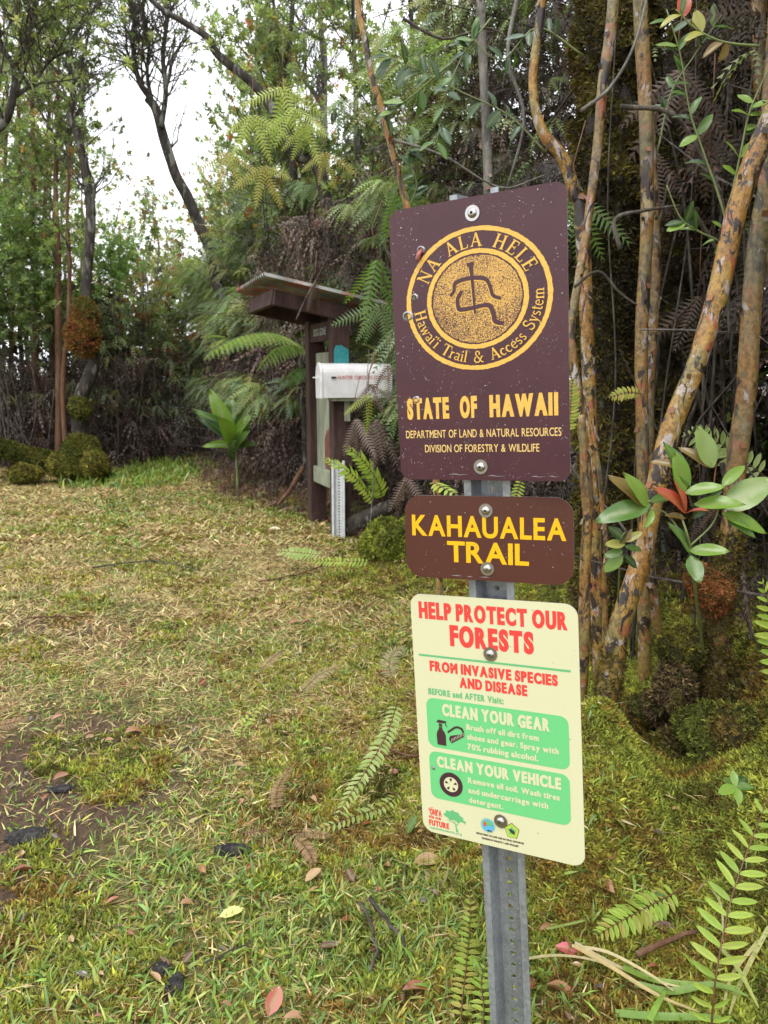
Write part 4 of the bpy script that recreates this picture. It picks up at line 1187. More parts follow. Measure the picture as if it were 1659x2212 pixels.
_P, _N, _d, _t, _z = wp(W_RIGHT + [(.22, 6.35), (-.1, 7.3)], 1500, 1.6, [1.2, 1.2, 1.6, 2.0], [3.2, 3.6, 4.8, 5.0], r)
_D = _N * r.uniform(0, .6, (1500, 1)) + r.normal(0, .4, (1500, 3)); _D[:, 2] -= .7
stuff('hanging_dead_ferns', multi(CLUST_N, _P, rand_basis(1500, _D, .4, r), r.uniform(.16, .34, 1500), pick([(.055, .04, .032), (.08, .058, .048), (.13, .095, .08), (.035, .025, .02), (.15, .20, .06)], 1500, [.3, .28, .12, .22, .08], .3, r), r), M_DEAD, 'comb like brown dead ferns hanging high in the thicket behind the signs', 'dead ferns')
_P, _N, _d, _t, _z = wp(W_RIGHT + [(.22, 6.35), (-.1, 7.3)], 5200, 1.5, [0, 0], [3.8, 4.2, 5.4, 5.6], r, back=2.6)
stuff('undergrowth', multi([LEAF3], _P, rand_basis(5200, rdir(5200, -1, .6, r), .6, r), r.uniform(.16, .32, 5200), pick([(.03, .03, .015), (.04, .028, .018), (.05, .06, .02)], 5200, jitter=.3, r=r), r), M_LEAF, 'deepest foliage coloured dark as shade behind the thicket right of the signs', 'undergrowth')  # deepest layer carries painted shade in its leaf colours
# brown litter and low dead fern along the foot of the centre wall
_P, _N, _d, _t, _z = wp(W_CENTRE, 1500, .75, [0, 0], [.10, .16], r, back=-.45)
_D = rdir(1500, -.1, .25, r)
stuff('leaf_litter', multi(DEADC + CLUST[:1], _P, rand_basis(1500, _D, .3, r), r.uniform(.08, .2, 1500), pick([(.17, .08, .05), (.12, .07, .05), (.22, .14, .09), (.12, .14, .05)], 1500, [.35, .3, .2, .15], .3, r), r), M_DEAD, 'reddish brown litter and low ferns along the foot of the thicket by the shelter', 'litter')
stuff('bare_twigs', wr['twig'], M_TWIG, 'thin dark twigs between the orange trunks on the right', 'twigs')

# ================================================================= trees
def tree(name, trunk_pts, radii, label, group=None, mat=M_REDBARK, crown=0, tuft=(.05, .09), top_from=.35, blen=(.5, 1.4), cols=None, seed=0, sides=8, extra=None, namp=.12, sub=5, nb=14, up=.9, cat='tree', w=None, cloudy=.22):
    r = np.random.default_rng(seed)
    base = np.array(trunk_pts[0], float).copy()
    root = empty(name, base, label, cat, group)
    P = smooth_poly(wiggle(trunk_pts, np.mean(radii) * .35 if namp else 0, seed), 6)
    rd = np.interp(np.linspace(0, 1, len(P)), np.linspace(0, 1, len(radii)), radii)
    V, F = tube(P - base, rd, sides, namp, seed)
    link('trunk', tri_mesh('trunk', V, F, mat, None, True), root)
    lens = np.r_[0, np.cumsum(np.linalg.norm(np.diff(P, axis=0), axis=1))]; Lt = lens[-1]
    tips = []; tubes = []
    for (ep, er) in (extra or []):
        E_ = smooth_poly(ep, 5); rr = np.linspace(er[0], er[1], len(E_))
        v, f = tube(E_ - base, rr, 6, namp, seed + 1); link('limb', tri_mesh('limb', v, f, mat, None, True), root)
        for k in range(3, len(E_)):
            for _ in range(2): tips.append((E_[k], rr[k]))
    if crown:
        for k in range(nb):
            t = r.uniform(top_from, 1) * Lt
            p = np.array([np.interp(t, lens, P[:, i]) for i in range(3)]); tips.append((p, np.interp(t, lens, rd)))
        pts = []
        for p, rr in tips:
            L = r.uniform(*blen); a = r.uniform(0, 2 * math.pi); d = np.array([math.cos(a), math.sin(a), up * r.uniform(.5, 1.6)]); d /= np.linalg.norm(d)
            q = [p]; 
            for s_ in range(5):
                d = d + r.normal(0, .22, 3) + [0, 0, .10]; d /= np.linalg.norm(d); q.append(q[-1] + d * L / 5)
            r0 = min(rr * .5, .004 + .009 * L)
            tubes.append(tube(np.array(q) - base, np.linspace(r0, .003, 6), 4, cap=False))
            for s_ in range(2, 6):
                pts.append((q[s_], d))
                for _ in range(2):
                    dd = d + r.normal(0, .7, 3); dd /= np.linalg.norm(dd); e = q[s_] + dd * L * r.uniform(.15, .4)
                    tubes.append(tube(np.array([q[s_], (q[s_] + e) / 2 + r.normal(0, .01, 3), e]) - base, [.004, .003, .002], 3, cap=False)); pts.append((e, dd))
        V, F = merge(tubes); link('branches', tri_mesh('branches', V, F, M_TWIG if mat is not M_GREYBARK else M_GREYBARK), root, 'stuff')
        A = np.array([p for p, _ in pts]); Dd = np.array([d for _, d in pts])
        idx = r.integers(0, len(A), crown)
        Q = A[idx] + r.normal(0, cloudy, (crown, 3)) * r.random((crown, 1)) ** 1.2 * .55; U = Dd[idx] + r.normal(0, .35, (crown, 3)); U[:, 2] += .5
        # tuft z axis points along U
        Z_ = U / np.linalg.norm(U, axis=1)[:, None]; X_ = np.cross(Z_, rdir(crown, r=r)); X_ /= np.linalg.norm(X_, axis=1)[:, None]
        Mx = np.stack([X_, np.cross(Z_, X_), Z_], -1)
        V, F, C_ = multi(TUFTS, Q - base, Mx, r.uniform(*tuft, crown), pick(cols or GREENS, crown, w, .25, r), r)
        link('crown', tri_mesh('crown', V, F, M_LEAF, C_), root, 'stuff')
    return root
OHIA = [(.22, .29, .13), (.29, .36, .17), (.17, .22, .11), (.34, .37, .17), (.40, .26, .10), (.42, .15, .08)]
OW = [.32, .29, .20, .17, .015, .005]
HAZY = [(.30, .38, .20), (.36, .43, .24), (.26, .32, .19), (.38, .38, .21), (.36, .24, .17)]  # paler leaf greens for far crowns, haze put into the colour
def pl(pts, Y, foot=True):
    """polyline from measured points; its first point is set on the ground"""
    out = []
    for k, p in enumerate(pts):
        y = Y if len(p) == 2 else Y + p[2]
        out.append(at(p[0], p[1], y))
    if foot: out[0][2] = gz(out[0][0], out[0][1]) - .05
    return out
MOSSY_FEET = []
# the tall trunk with the moss collar
tA = tree('moss_collared_tree', pl([(180, 1010), (178, 930), (182, 860), (188, 780), (190, 690), (188, 600), (190, 520), (187, 440), (180, 350), (168, 290), (152, 252)], 10.2),
          [.14, .115, .10, .085, .075, .066, .064, .062, .056, .05, .04], 'tall dark trunk with an orange brown moss collar halfway up, on the left', mat=M_DARKBARK, crown=330, top_from=.9, nb=9, blen=(.4, 1.1), cols=OHIA, w=OW, seed=3, sides=12,
          extra=[(pl([(187, 440), (200, 425), (205, 400)], 10.2, False), (.05, .02)), (pl([(152, 252), (160, 200), (150, 130), (165, 60), (160, -40)], 10.3, False), (.03, .012)), (pl([(160, 262), (180, 210), (172, 150), (190, 80), (185, -20)], 10.4, False), (.025, .01))])
def moss_on_tube(parent, P, rad, n, size, cols, r, name='moss', under=None, lumps=.3, base=None, protos=MOSSP, mat=M_MOSS):
    P = smooth_poly(P, 6) if len(P) > 2 else np.array(P, float); rad = np.interp(np.linspace(0, 1, len(P)), np.linspace(0, 1, len(rad)), rad)
    base = np.zeros(3) if base is None else base
    T = np.gradient(P, axis=0); T /= np.linalg.norm(T, axis=1)[:, None]
    # skin
    V, F = tube(P - base, rad * (.86 - .35 * lumps), 14, .1, int(r.integers(1000)))
    if under is not False: link(name + '_bed', tri_mesh(name + '_bed', V, F, M_MOSSBED, None, True), parent)
    t = r.uniform(0, len(P) - 1, n); i = np.clip(t.astype(int), 0, len(P) - 2); f = t - i
    C_ = P[i] * (1 - f[:, None]) + P[i + 1] * f[:, None]; Rr = rad[i] * (1 - f) + rad[i + 1] * f
    a = rdir(n, r=r); a = a - T[i] * np.sum(a * T[i], 1)[:, None]; a /= np.linalg.norm(a, axis=1)[:, None]
    lump = 1 + lumps * 1.3 * (vnoise(C_[:, 2] * 1.4 + a[:, 0] * Rr * 1.2, a[:, 1] * Rr * 1.2 + C_[:, 0], max(rad.max() * .8, .01), 3, 3) - .5)
    Q = C_ + a * (Rr * lump)[:, None]
    Z_ = a + r.normal(0, .35, (n, 3)); Z_[:, 2] += .1; Z_ /= np.linalg.norm(Z_, axis=1)[:, None]; X_ = np.cross(Z_, rdir(n, r=r)); X_ /= np.linalg.norm(X_, axis=1)[:, None]
    Mx = np.stack([X_, np.cross(Z_, X_), Z_], -1)
    cn = vnoise(Q[:, 2] + Q[:, 0], Q[:, 1] - Q[:, 2] * .3, max(rad.max() * 1.2, .03), 8, 2)
    cols = np.array(cols); ci = np.clip((cn * 1.4 - .2 + r.normal(0, .12, n)) * len(cols), 0, len(cols) - 1).astype(int)
    V, F, CC = multi(protos, Q - base, Mx, r.uniform(*size, n), np.clip(cols[ci] * np.exp(r.normal(0, .25, (n, 1))), 0, 1), r)
    return link(name, tri_mesh(name, V, F, mat, CC), parent, 'stuff')
r = np.random.default_rng(31)
bA = np.array(tA.location)
ORM = [(.10, .10, .02), (.16, .12, .025), (.22, .11, .03), (.20, .07, .03), (.13, .12, .03)]
GRM = [(.05, .06, .014), (.09, .10, .02), (.15, .15, .03), (.11, .09, .025)]
moss_on_tube(tA, [at(184, 652, 10.15), at(182, 664, 10.1), at(190, 680, 10.1), at(187, 692, 10.12), at(182, 706, 10.08), at(178, 725, 10.05), at(184, 742, 10.05), at(186, 757, 10.15)], [.07, .12, .15, .10, .17, .19, .175, .08], 3400, (.025, .065), ORM, r, 'moss_collar', lumps=.5, base=bA)
moss_on_tube(tA, [at(176, 860, 10.1), at(172, 885, 10.05), at(170, 900, 10.1)], [.10, .15, .07], 700, (.025, .05), GRM, r, 'moss_cushion', lumps=.5, base=bA)
moss_on_tube(tA, [at(178, 950, 10.1), at(176, 985, 10.0), at(174, 1025, 9.95)], [.14, .24, .34], 5200, (.03, .08), GRM, r, 'moss_foot', lumps=.45, base=bA)
lg = empty('mossy_log', at(60, 985, 9.8), 'long low log covered in yellow green moss leading to the tall trunk on the left', 'log')
moss_on_tube(lg, [at(-120, 955, 9.7), at(0, 968, 9.8), at(60, 985, 9.9), at(120, 1000, 10.0), at(165, 1005, 10.1)], [.10, .11, .10, .13, .2], 4200, (.03, .055), GRM + [(.19, .18, .04)], r, 'moss', lumps=.5, base=np.array(lg.location))
for q, (a_, b_, r3, lb) in enumerate([(206, 1003, (.20, .18, .20), 'mossy stump lobe at the right foot of the moss collared trunk'), (142, 1012, (.22, .18, .15), 'low mossy lobe at the left foot of the moss collared trunk'), (60, 1020, (.26, .2, .10), 'flat yellow green moss cushion before the mossy log')]):
    MOSSY_FEET.append((lb, at(a_, b_, 9.75), r3, 60 + q))
# the leaning dark tree
tree('leaning_tree', pl([(505, 830), (492, 690), (470, 610), (450, 545), (425, 480), (402, 430), (385, 385), (368, 345), (352, 290), (338, 245), (325, 215)], 10.9),
     [.085, .085, .08, .078, .075, .075, .07, .068, .065, .06, .055], 'dark leaning tree with forking limbs against the white sky', mat=M_DARKBARK, crown=170, top_from=.8, nb=5, blen=(.5, 1.3), cols=OHIA, w=OW, seed=8, sides=10,
     extra=[(pl([(325, 215), (300, 170), (288, 120), (292, 60), (284, 0), (286, -80)], 10.9, False), (.04, .018)), (pl([(330, 225), (318, 160), (322, 90), (310, 20), (315, -60)], 11.0, False), (.03, .012)),
            (pl([(348, 275), (358, 200), (352, 120), (360, 40), (352, -60)], 10.8, False), (.038, .02)), (pl([(300, 180), (275, 110), (270, 60), (240, 0)], 10.9, False), (.018, .008)),
            (pl([(352, 230), (375, 130), (410, 75)], 10.8, False), (.018, .006))])
tree('arching_branch_tree', pl([(760, 620), (700, 420), (640, 330), (560, 200), (480, 118), (440, 82), (395, 48), (350, 20), (310, -20)], 8.6), [.07, .065, .06, .05, .042, .038, .032, .026, .02],
     'long thin tree arching leftwards across the sky gap at the top', mat=M_DARKBARK, crown=90, top_from=.5, nb=7, blen=(.2, .6), cols=OHIA, w=OW, seed=12, up=.5)
tree('bare_grey_tree', pl([(716, 560), (708, 320), (700, 240), (702, 120), (690, 40), (694, -60)], 11), [.06, .055, .05, .045, .035, .03], 'pale bare grey tree in the bright gap above the shelter', mat=M_GREYBARK, crown=40, nb=5, blen=(.4, .9), cols=OHIA, w=OW, seed=14,
     extra=[(pl([(702, 240), (670, 190), (640, 155), (610, 145), (585, 130)], 11, False), (.035, .008)), (pl([(700, 260), (690, 200), (688, 150)], 11, False), (.03, .014)), (pl([(700, 90), (660, 60), (640, 30), (625, -10)], 10.9, False), (.018, .008))])
# thin reddish trunks left
thin = [(125, 950, 122, 300, 10.9, .052, 'thick reddish trunk left of the moss collared trunk'), (143, 960, 150, 330, 10.6, .036, 'slim straight trunk just left of the moss collared trunk'), (108, 930, 98, 240, 11.8, .045, None), (82, 925, 66, 260, 11.4, .055, None),
        (60, 900, 28, 200, 12.4, .045, None), (20, 900, 8, 220, 12.2, .04, None), (-30, 920, -50, 200, 11.2, .05, None), (-110, 920, -90, 200, 11.5, .06, None)]
for k, (bx, by, tx_, ty, Y_, rr, lb) in enumerate(thin):
    rg = np.random.default_rng(100 + k)
    pts = [(bx + (tx_ - bx) * t + rg.normal(0, 4), by + (ty - 260 - by) * t) for t in np.linspace(0, 1, 8)]
    tree('thin_tree', pl(pts, Y_), [rr, rr * .95, rr * .9, rr * .8, rr * .7, rr * .55, rr * .4, rr * .3], lb or ['', '', 'slim trunk second left of the moss collared trunk, slightly leaning', 'thin trunk left of the reddish group, leaning a little left', 'thin far trunk near the left edge, leaning left', 'thinnest trunk hard at the left edge', 'reddish trunk just outside the left edge', 'stout reddish trunk well beyond the left edge'][k], None, M_REDBARK, crown=300, top_from=.45, nb=13, blen=(.4, 1.1), cols=OHIA, w=OW, seed=200 + k, up=1.1)
# near branch at the top left corner
tree('corner_tree', pl([(-150, 1000), (-110, 600), (-70, 380), (-20, 290), (10, 262), (30, 210), (28, 150), (4, 90), (-10, 20)], 6.8), [.06, .055, .05, .045, .035, .03, .022, .018, .012], 'dark bent branches with dense leaves in the top left corner', mat=M_DARKBARK, crown=420, top_from=.35, nb=16, blen=(.4, 1.1), cols=OHIA[:4], seed=300, tuft=(.045, .075),
     extra=[(pl([(30, 210), (70, 180), (110, 130), (150, 110)], 6.8, False), (.02, .006)), (pl([(28, 150), (60, 90), (70, 20), (75, -40)], 6.8, False), (.02, .006))])
for k, (x0, y0, Y_, n_, R_, lb) in enumerate([(40, 530, 10.9, 620, .62, 'bright green leafy bush at the left edge, below the tall crowns'), (-10, 640, 10.6, 380, .50, 'lower dark green bush at the left edge'), (105, 640, 11.6, 260, .40, 'loose green bush between the reddish trunks'), (240, 560, 12.0, 260, .40, 'light green bush just right of the moss collared trunk')]):
    rg = np.random.default_rng(950 + k); c = at(x0, y0, Y_); b_ = np.array([c[0], c[1], gz(c[0], c[1])]); root = empty('bush', b_, lb, 'bush')
    Q = c + rg.normal(0, R_ * .55, (n_, 3)) * [1, .8, 1]
    L_ = []
    for q in range(7):
        f = b_ + [rg.normal(0, .25), rg.normal(0, .2), 0]; e = Q[q]; L_.append(tube(smooth_poly([f - b_, (e - f) * .5 + f - b_ + rg.normal(0, .12, 3), e - b_], 4), np.linspace(.012, .004, 9), 5))
    link('stems', tri_mesh('stems', *merge(L_), M_TWIG), root)
    Z_ = rg.normal(0, .6, (n_, 3)) + [0, 0, .8]; Z_ /= np.linalg.norm(Z_, axis=1)[:, None]; X_ = np.cross(Z_, rdir(n_, r=rg)); X_ /= np.linalg.norm(X_, axis=1)[:, None]
    V, F, C_ = multi(TUFTS, Q - b_, np.stack([X_, np.cross(Z_, X_), Z_], -1), rg.uniform(.05, .10, n_), pick([[(.23, .32, .13), (.30, .39, .16), (.17, .24, .10)], [(.15, .21, .09), (.20, .27, .11)], [(.24, .34, .10), (.18, .26, .09)], [(.26, .38, .14)]][k], n_, r=rg), rg)
    link('leaves', tri_mesh('leaves', V, F, M_LEAF, C_), root, 'stuff')
# crowns right of the gap
for k, (bx, tx_, Y_, topy, n_, rr) in enumerate([(600, 590, 10.5, -80, 700, .06), (660, 620, 9.5, -120, 800, .07), (640, 615, 9.9, 60, 700, .05), (545, 560, 12.5, -40, 600, .05), (530, 545, 14, 90, 500, .05), (820, 760, 8.5, -100, 700, .05), (900, 880, 8.0, -100, 600, .05)]):
    rg = np.random.default_rng(400 + k)
    pts = [(bx + (tx_ - bx) * t + rg.normal(0, 7), 900 + (topy - 900) * t) for t in np.linspace(0, 1, 8)]
    tree('leafy_tree', pl(pts, Y_), [rr, rr, rr * .9, rr * .8, rr * .7, rr * .5, rr * .4, rr * .25], ['upright tree with orange tipped leaf tufts right of the sky gap', 'tall leafy tree rising directly behind the shelter roof', 'short leafy tree left of the bare grey tree', 'thin leafy tree at the right edge of the sky gap', 'small far tree in the sky gap', 'leafy tree above the left end of the maroon sign', 'leafy tree behind the top left corner of the maroon sign'][k],
         None, M_DARKBARK, crown=n_, top_from=.38, nb=20, blen=(.45, 1.15), cols=OHIA + [(.30, .13, .04)], w=[.30, .30, .14, .22, .02, .01, .01], seed=420 + k)
# the far wood: smaller trees whose crowns, paled as by haze, close the view under the sky gap
rg = np.random.default_rng(77)
far = [(x, Y_) for Y_ in (13.5, 16, 20, 26) for x in np.arange(-160, 900, 75 if Y_ < 20 else 62)]
def FARL(x, Y_, k):
    a = 'slender' if k % 3 else 'crooked thin'; b = 'at the left edge of the wood' if x < 60 else 'behind the moss collared trunk' if x < 230 else 'under the sky gap' if x < 470 else 'behind the shelter' if x < 700 else 'behind the maroon sign'
    c = 'near' if Y_ < 15 else 'middle' if Y_ < 18 else 'far' if Y_ < 23 else 'farthest'
    return f'{a} tree with pale leaf tufts {b}, {c} row'
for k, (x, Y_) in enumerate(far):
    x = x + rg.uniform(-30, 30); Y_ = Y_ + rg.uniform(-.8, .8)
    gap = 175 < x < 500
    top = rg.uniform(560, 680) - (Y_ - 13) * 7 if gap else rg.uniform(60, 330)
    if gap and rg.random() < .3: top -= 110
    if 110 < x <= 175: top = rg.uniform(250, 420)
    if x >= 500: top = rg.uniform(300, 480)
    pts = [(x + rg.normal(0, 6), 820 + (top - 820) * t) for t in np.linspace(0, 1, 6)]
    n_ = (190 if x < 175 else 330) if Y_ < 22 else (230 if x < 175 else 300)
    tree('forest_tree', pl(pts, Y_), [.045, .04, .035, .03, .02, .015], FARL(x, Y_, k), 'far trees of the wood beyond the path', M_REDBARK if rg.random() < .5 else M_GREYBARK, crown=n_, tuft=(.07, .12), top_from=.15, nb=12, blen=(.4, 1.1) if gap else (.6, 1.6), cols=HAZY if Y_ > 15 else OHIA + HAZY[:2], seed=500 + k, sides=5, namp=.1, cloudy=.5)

# ================================================================= right side: mossy trunks and peeling orange trunks
r = np.random.default_rng(51)
DKM = [(.045, .036, .016), (.09, .072, .024), (.14, .12, .03), (.10, .062, .03), (.17, .15, .035)]
def mossy_trunk(label, pts, Y, rad, n, cols=DKM, size=(.018, .045), cat='tree'):
    P = pl(pts, Y); root = empty('mossy_tree', P[0], label, cat)
    V, F = tube(smooth_poly(P, 6) - np.array(root.location), np.interp(np.linspace(0, 1, 6 * (len(P) - 1) + 1), np.linspace(0, 1, len(rad)), np.array(rad) * .9), 10, .1, 2)
    link('trunk', tri_mesh('trunk', V, F, M_DARKBARK, None, True), root)
    moss_on_tube(root, P, rad, n, size, cols, r, 'moss', lumps=.75, base=np.array(root.location))
    return root
mossy_trunk('broad trunk wrapped in dark moss directly right of the maroon sign', [(1300, 1620), (1310, 1450), (1318, 1200), (1322, 950), (1315, 700), (1318, 450), (1330, 200), (1345, -60)], 3.45, [.19, .16, .15, .15, .15, .15, .15, .16], 16000)
mossy_trunk('dark mossy trunk between the upright pair and the slanting orange trunk', [(1490, 1600), (1485, 1350), (1482, 1100), (1478, 850), (1482, 600), (1490, 350), (1520, 100), (1540, -60)], 3.9, [.17, .15, .14, .14, .14, .13, .13, .13], 12000)
GV = [
 ('slender orange brown trunk just right of the maroon sign edge', [(1262, 1420), (1262, 1250), (1268, 1060), (1252, 860), (1240, 720), (1250, 610), (1266, 500), (1285, 330), (1300, 180), (1322, 60), (1330, -60)], 2.75, [.024, .022, .021, .018, .017, .016, .017, .018, .019, .021, .02], M_GUAVA3),
 ('upright peeling trunk with black patches, left of a pale twin', [(1392, 1500), (1394, 1300), (1392, 1100), (1386, 900), (1388, 700), (1396, 500), (1398, 300), (1390, 120), (1385, -60)], 2.9, [.030, .029, .028, .027, .027, .026, .027, .029, .028], M_GUAVA2),
 ('pale blotched trunk close behind the upright black patched trunk', [(1420, 1480), (1412, 1250), (1404, 1050), (1404, 850), (1416, 600), (1412, 420), (1404, 250)], 3.05, [.026, .025, .024, .023, .022, .02, .018], M_GUAVA3),
 ('big slanting trunk of orange bark with white and black patches', [(1296, 1620), (1312, 1500), (1345, 1350), (1378, 1200), (1412, 1070), (1450, 930), (1500, 790), (1545, 640), (1590, 470), (1640, 320), (1700, 180)], 2.35, [.043, .042, .038, .036, .036, .035, .034, .034, .034, .034, .032], M_GUAVA),
 ('thick olive orange trunk at the right, mossy at its foot', [(1530, 1620), (1545, 1450), (1560, 1300), (1578, 1150), (1590, 1000), (1604, 850), (1620, 700), (1640, 520), (1655, 380), (1672, 200), (1690, -40)], 2.55, [.046, .044, .040, .038, .038, .037, .036, .036, .035, .034, .034], M_GUAVA2),
 ('straight mottled trunk in the top right corner', [(1720, 1500), (1690, 900), (1668, 500), (1652, 280), (1640, 100), (1648, -60)], 3.1, [.034, .033, .032, .031, .03, .03], M_GUAVA2),
 ('bent orange branch curving down behind the sign top', [(1330, 860), (1262, 560), (1240, 420), (1214, 338), (1178, 290), (1154, 240), (1152, 160), (1166, 60), (1180, -60)], 3.0, [.030, .030, .028, .026, .022, .019, .018, .018, .017], M_GUAVA),
 ('long thin orange brown trunk slanting down behind the sign corner', [(960, 1060), (930, 700), (888, 480), (868, 400), (848, 330), (822, 230), (806, 160), (790, 90), (775, 20), (765, -60)], 3.6, [.020, .019, .018, .017, .017, .016, .016, .015, .015, .014], M_GUAVA),
 ('slim olive stem standing between sign and slanting trunk', [(1252, 1560), (1262, 1400), (1268, 1260), (1266, 1130), (1262, 1050), (1255, 900)], 2.45, [.020, .019, .018, .017, .016, .012], M_GUAVA2),
 ('thin crooked olive stem right of the brown sign', [(1315, 1420), (1306, 1340), (1304, 1260), (1310, 1190), (1304, 1110), (1290, 1000), (1270, 880)], 2.6, [.012, .012, .011, .010, .010, .009, .007], M_GUAVA2),
 ('grey straight pole like stem behind the sign top left', [(1080, 1000), (1060, 600), (1050, 300), (1040, 40), (1036, -60)], 4.3, [.03, .03, .028, .026, .025], M_GREYBARK),
]
for k, (lb, pts, Y_, rad, m) in enumerate(GV):
    P = pl(pts, Y_); root = empty('guava_tree', P[0], lb, 'tree')
    S = smooth_poly(wiggle(P, .004, k), 9); rr = np.interp(np.linspace(0, 1, len(S)), np.linspace(0, 1, len(rad)), np.array(rad) * .88)
    V, F = tube(S - np.array(root.location), rr, 14, .13, k)
    link('trunk', tri_mesh('trunk', V, F, m, None, True), root)
    rg = np.random.default_rng(900 + k)
    # peeling bark flakes and snags
    n = 26; i = rg.integers(2, len(S) - 2, n); T = S[i + 1] - S[i]; T /= np.linalg.norm(T, axis=1)[:, None]
    a = rdir(n, r=rg); a -= T * np.sum(a * T, 1)[:, None]; a /= np.linalg.norm(a, axis=1)[:, None]
    fl = (np.array([(0, -.5, 0), (0, .5, 0), (1, .6, .25), (1.2, -.4, .4)]), np.array([(0, 1, 2), (0, 2, 3)]), np.ones((4, 3)))
    V, F, C_ = scatter(fl, S[i] + a * (rr[i] * 1.02)[:, None] - np.array(root.location), basis(T * rg.choice([-1, 1], n)[:, None] + a * .15, a), rg.uniform(.008, .02, n), pick([(.05, .035, .03), (.30, .24, .18), (.22, .10, .05)], n, r=rg))
    link('bark_flakes', tri_mesh('bark_flakes', V, F, M_DEAD, C_), root, 'stuff')
    if k in (3, 4): 
        sel = slice(0, 16) if k == 3 else slice(0, 30)
        moss_on_tube(root, S[sel][::3], rr[sel][::3] * 1.12 if k == 4 else rr[sel][::3] * 1.02, 900 if k == 3 else 3000, (.008, .02), DKM + [(.14, .11, .02)], rg, 'moss', lumps=.4, base=np.array(root.location), under=False)
# moss lumps and hanging moss
def mlump(D, seed):
    return .62 + .55 * vnoise(D[..., 0] * 2 + D[..., 2], D[..., 1] * 2 - D[..., 2], .75, seed, 2) + .22 * vnoise(D[..., 0] * 3 - D[..., 2] * 2, D[..., 1] * 3 + D[..., 2] * 2, .4, seed + 9, 2)
def moss_lump(label, p, rad3, n, cols, size=(.008, .020), cat='moss', name='moss_clump', seed=0, parts=7, spread=.62):
    import bmesh
    rg = np.random.default_rng(seed); root = empty(name, p, label, cat); rad3 = np.array(rad3)
    cen = [np.zeros(3)] + [rdir(1, -.8, .8, rg)[0] * rad3 * spread * rg.uniform(.7, 1.25) for _ in range(parts - 1)]
    rr = [rad3 * .72] + [rad3.mean() * rg.uniform(.28, .55) * np.array([1, 1, rg.uniform(.8, 1.3)]) for _ in range(parts - 1)]
    if parts == 1: rr = [rad3]
    w = np.array([r_.mean() ** 2 for r_ in rr]); cnt = (n * w / w.sum()).astype(int)
    bm = bmesh.new(); Qs = []; Zs = []
    for k, (c, r_) in enumerate(zip(cen, rr)):
        D = rdir(cnt[k], r=rg); Q = c + D * r_ * mlump(D, seed + k)[:, None]
        keep = np.ones(len(Q), bool)
        for q, (c2, r2) in enumerate(zip(cen, rr)):
            if q != k: keep &= (((Q - c2) / (r2 * .8)) ** 2).sum(1) > 1
        Qs.append(Q[keep]); Zs.append((D / r_)[keep])
        res = bmesh.ops.create_icosphere(bm, subdivisions=3, radius=1)
        for v in res['verts']:
            d = np.array(v.co); v.co = c + d * r_ * float(mlump(d, seed + k)) * .96
    me = bpy.data.meshes.new('moss_bed'); bm.to_mesh(me); bm.free(); me.materials.append(M_MOSSBED); link('moss_bed', me, root, 'stuff')
    Q = np.concatenate(Qs); Z_ = np.concatenate(Zs); n = len(Q)
    Z_ = Z_ / np.linalg.norm(Z_, axis=1)[:, None] + rg.normal(0, .35, (n, 3)); Z_ /= np.linalg.norm(Z_, axis=1)[:, None]
    X_ = np.cross(Z_, rdir(n, r=rg)); X_ /= np.linalg.norm(X_, axis=1)[:, None]
    m = rad3.mean(); cn = vnoise(Q[:, 0] + Q[:, 1] * .6, Q[:, 2] - Q[:, 1] * .5, m * .5, seed + 3, 3)
    ci = np.clip((cn * 2.0 - .5 + rg.normal(0, .14, n)) * len(cols), 0, len(cols) - 1).astype(int)
    V, F, C_ = multi(MOSSP, Q, np.stack([X_, np.cross(Z_, X_), Z_], -1), rg.uniform(*size, n), np.clip(np.array(cols, float)[ci] * 1.5 * np.exp(rg.normal(0, .4, (n, 1))), 0, 1), rg)
    link('moss', tri_mesh('moss', V, F, M_MOSS, C_), root, 'stuff'); return root
moss_lump('round rusty brown moss ball round the olive orange trunk', at(1535, 1270, 2.5), (.085, .08, .075), 6000, [(.16, .055, .02), (.11, .05, .015), (.08, .055, .02), (.20, .08, .03)], seed=1)
moss_lump('olive moss pad hanging below the rusty moss ball', at(1470, 1400, 2.55), (.10, .08, .09), 3000, [(.05, .05, .012), (.09, .08, .02), (.12, .11, .02)], seed=2)
moss_lump('shaggy brown moss curtain hanging in the thicket on the right', at(1455, 1500, 2.5), (.075, .07, .16), 3000, [(.10, .065, .04), (.07, .045, .03), (.14, .10, .05), (.06, .05, .02)], size=(.014, .032), seed=3)
moss_lump('brown and green moss mass round the foot of the olive orange trunk', at(1545, 1480, 2.6), (.10, .10, .17), 3400, [(.08, .055, .02), (.06, .06, .015), (.11, .07, .025)], seed=4)
moss_lump('big rounded cushion of green moss in the lower right thicket', at(1600, 1640, 2.2), (.20, .17, .20), 15000, [(.09, .10, .02), (.06, .07, .015), (.13, .13, .025), (.10, .07, .02)], seed=5)
moss_lump('low dark green moss hummock at the foot of the thicket', at(1480, 1760, 2.05), (.20, .16, .14), 13000, [(.07, .075, .016), (.05, .05, .012), (.10, .10, .02)], seed=6)
moss_lump('rust brown moss hummock beside the tall fern frond', at(1560, 1880, 1.85), (.16, .13, .11), 10000, [(.11, .06, .015), (.08, .05, .012), (.13, .09, .02)], seed=7)
moss_lump('mossy knob in the shade between the orange trunks', at(1400, 1560, 2.6), (.12, .10, .14), 4500, [(.06, .06, .015), (.10, .09, .02), (.13, .08, .02)], seed=19)
moss_lump('brown shaggy root mass under the shaggy moss curtain', at(1450, 1640, 2.35), (.10, .10, .12), 4000, [(.09, .06, .03), (.06, .045, .02), (.11, .10, .025)], size=(.014, .035), seed=20)
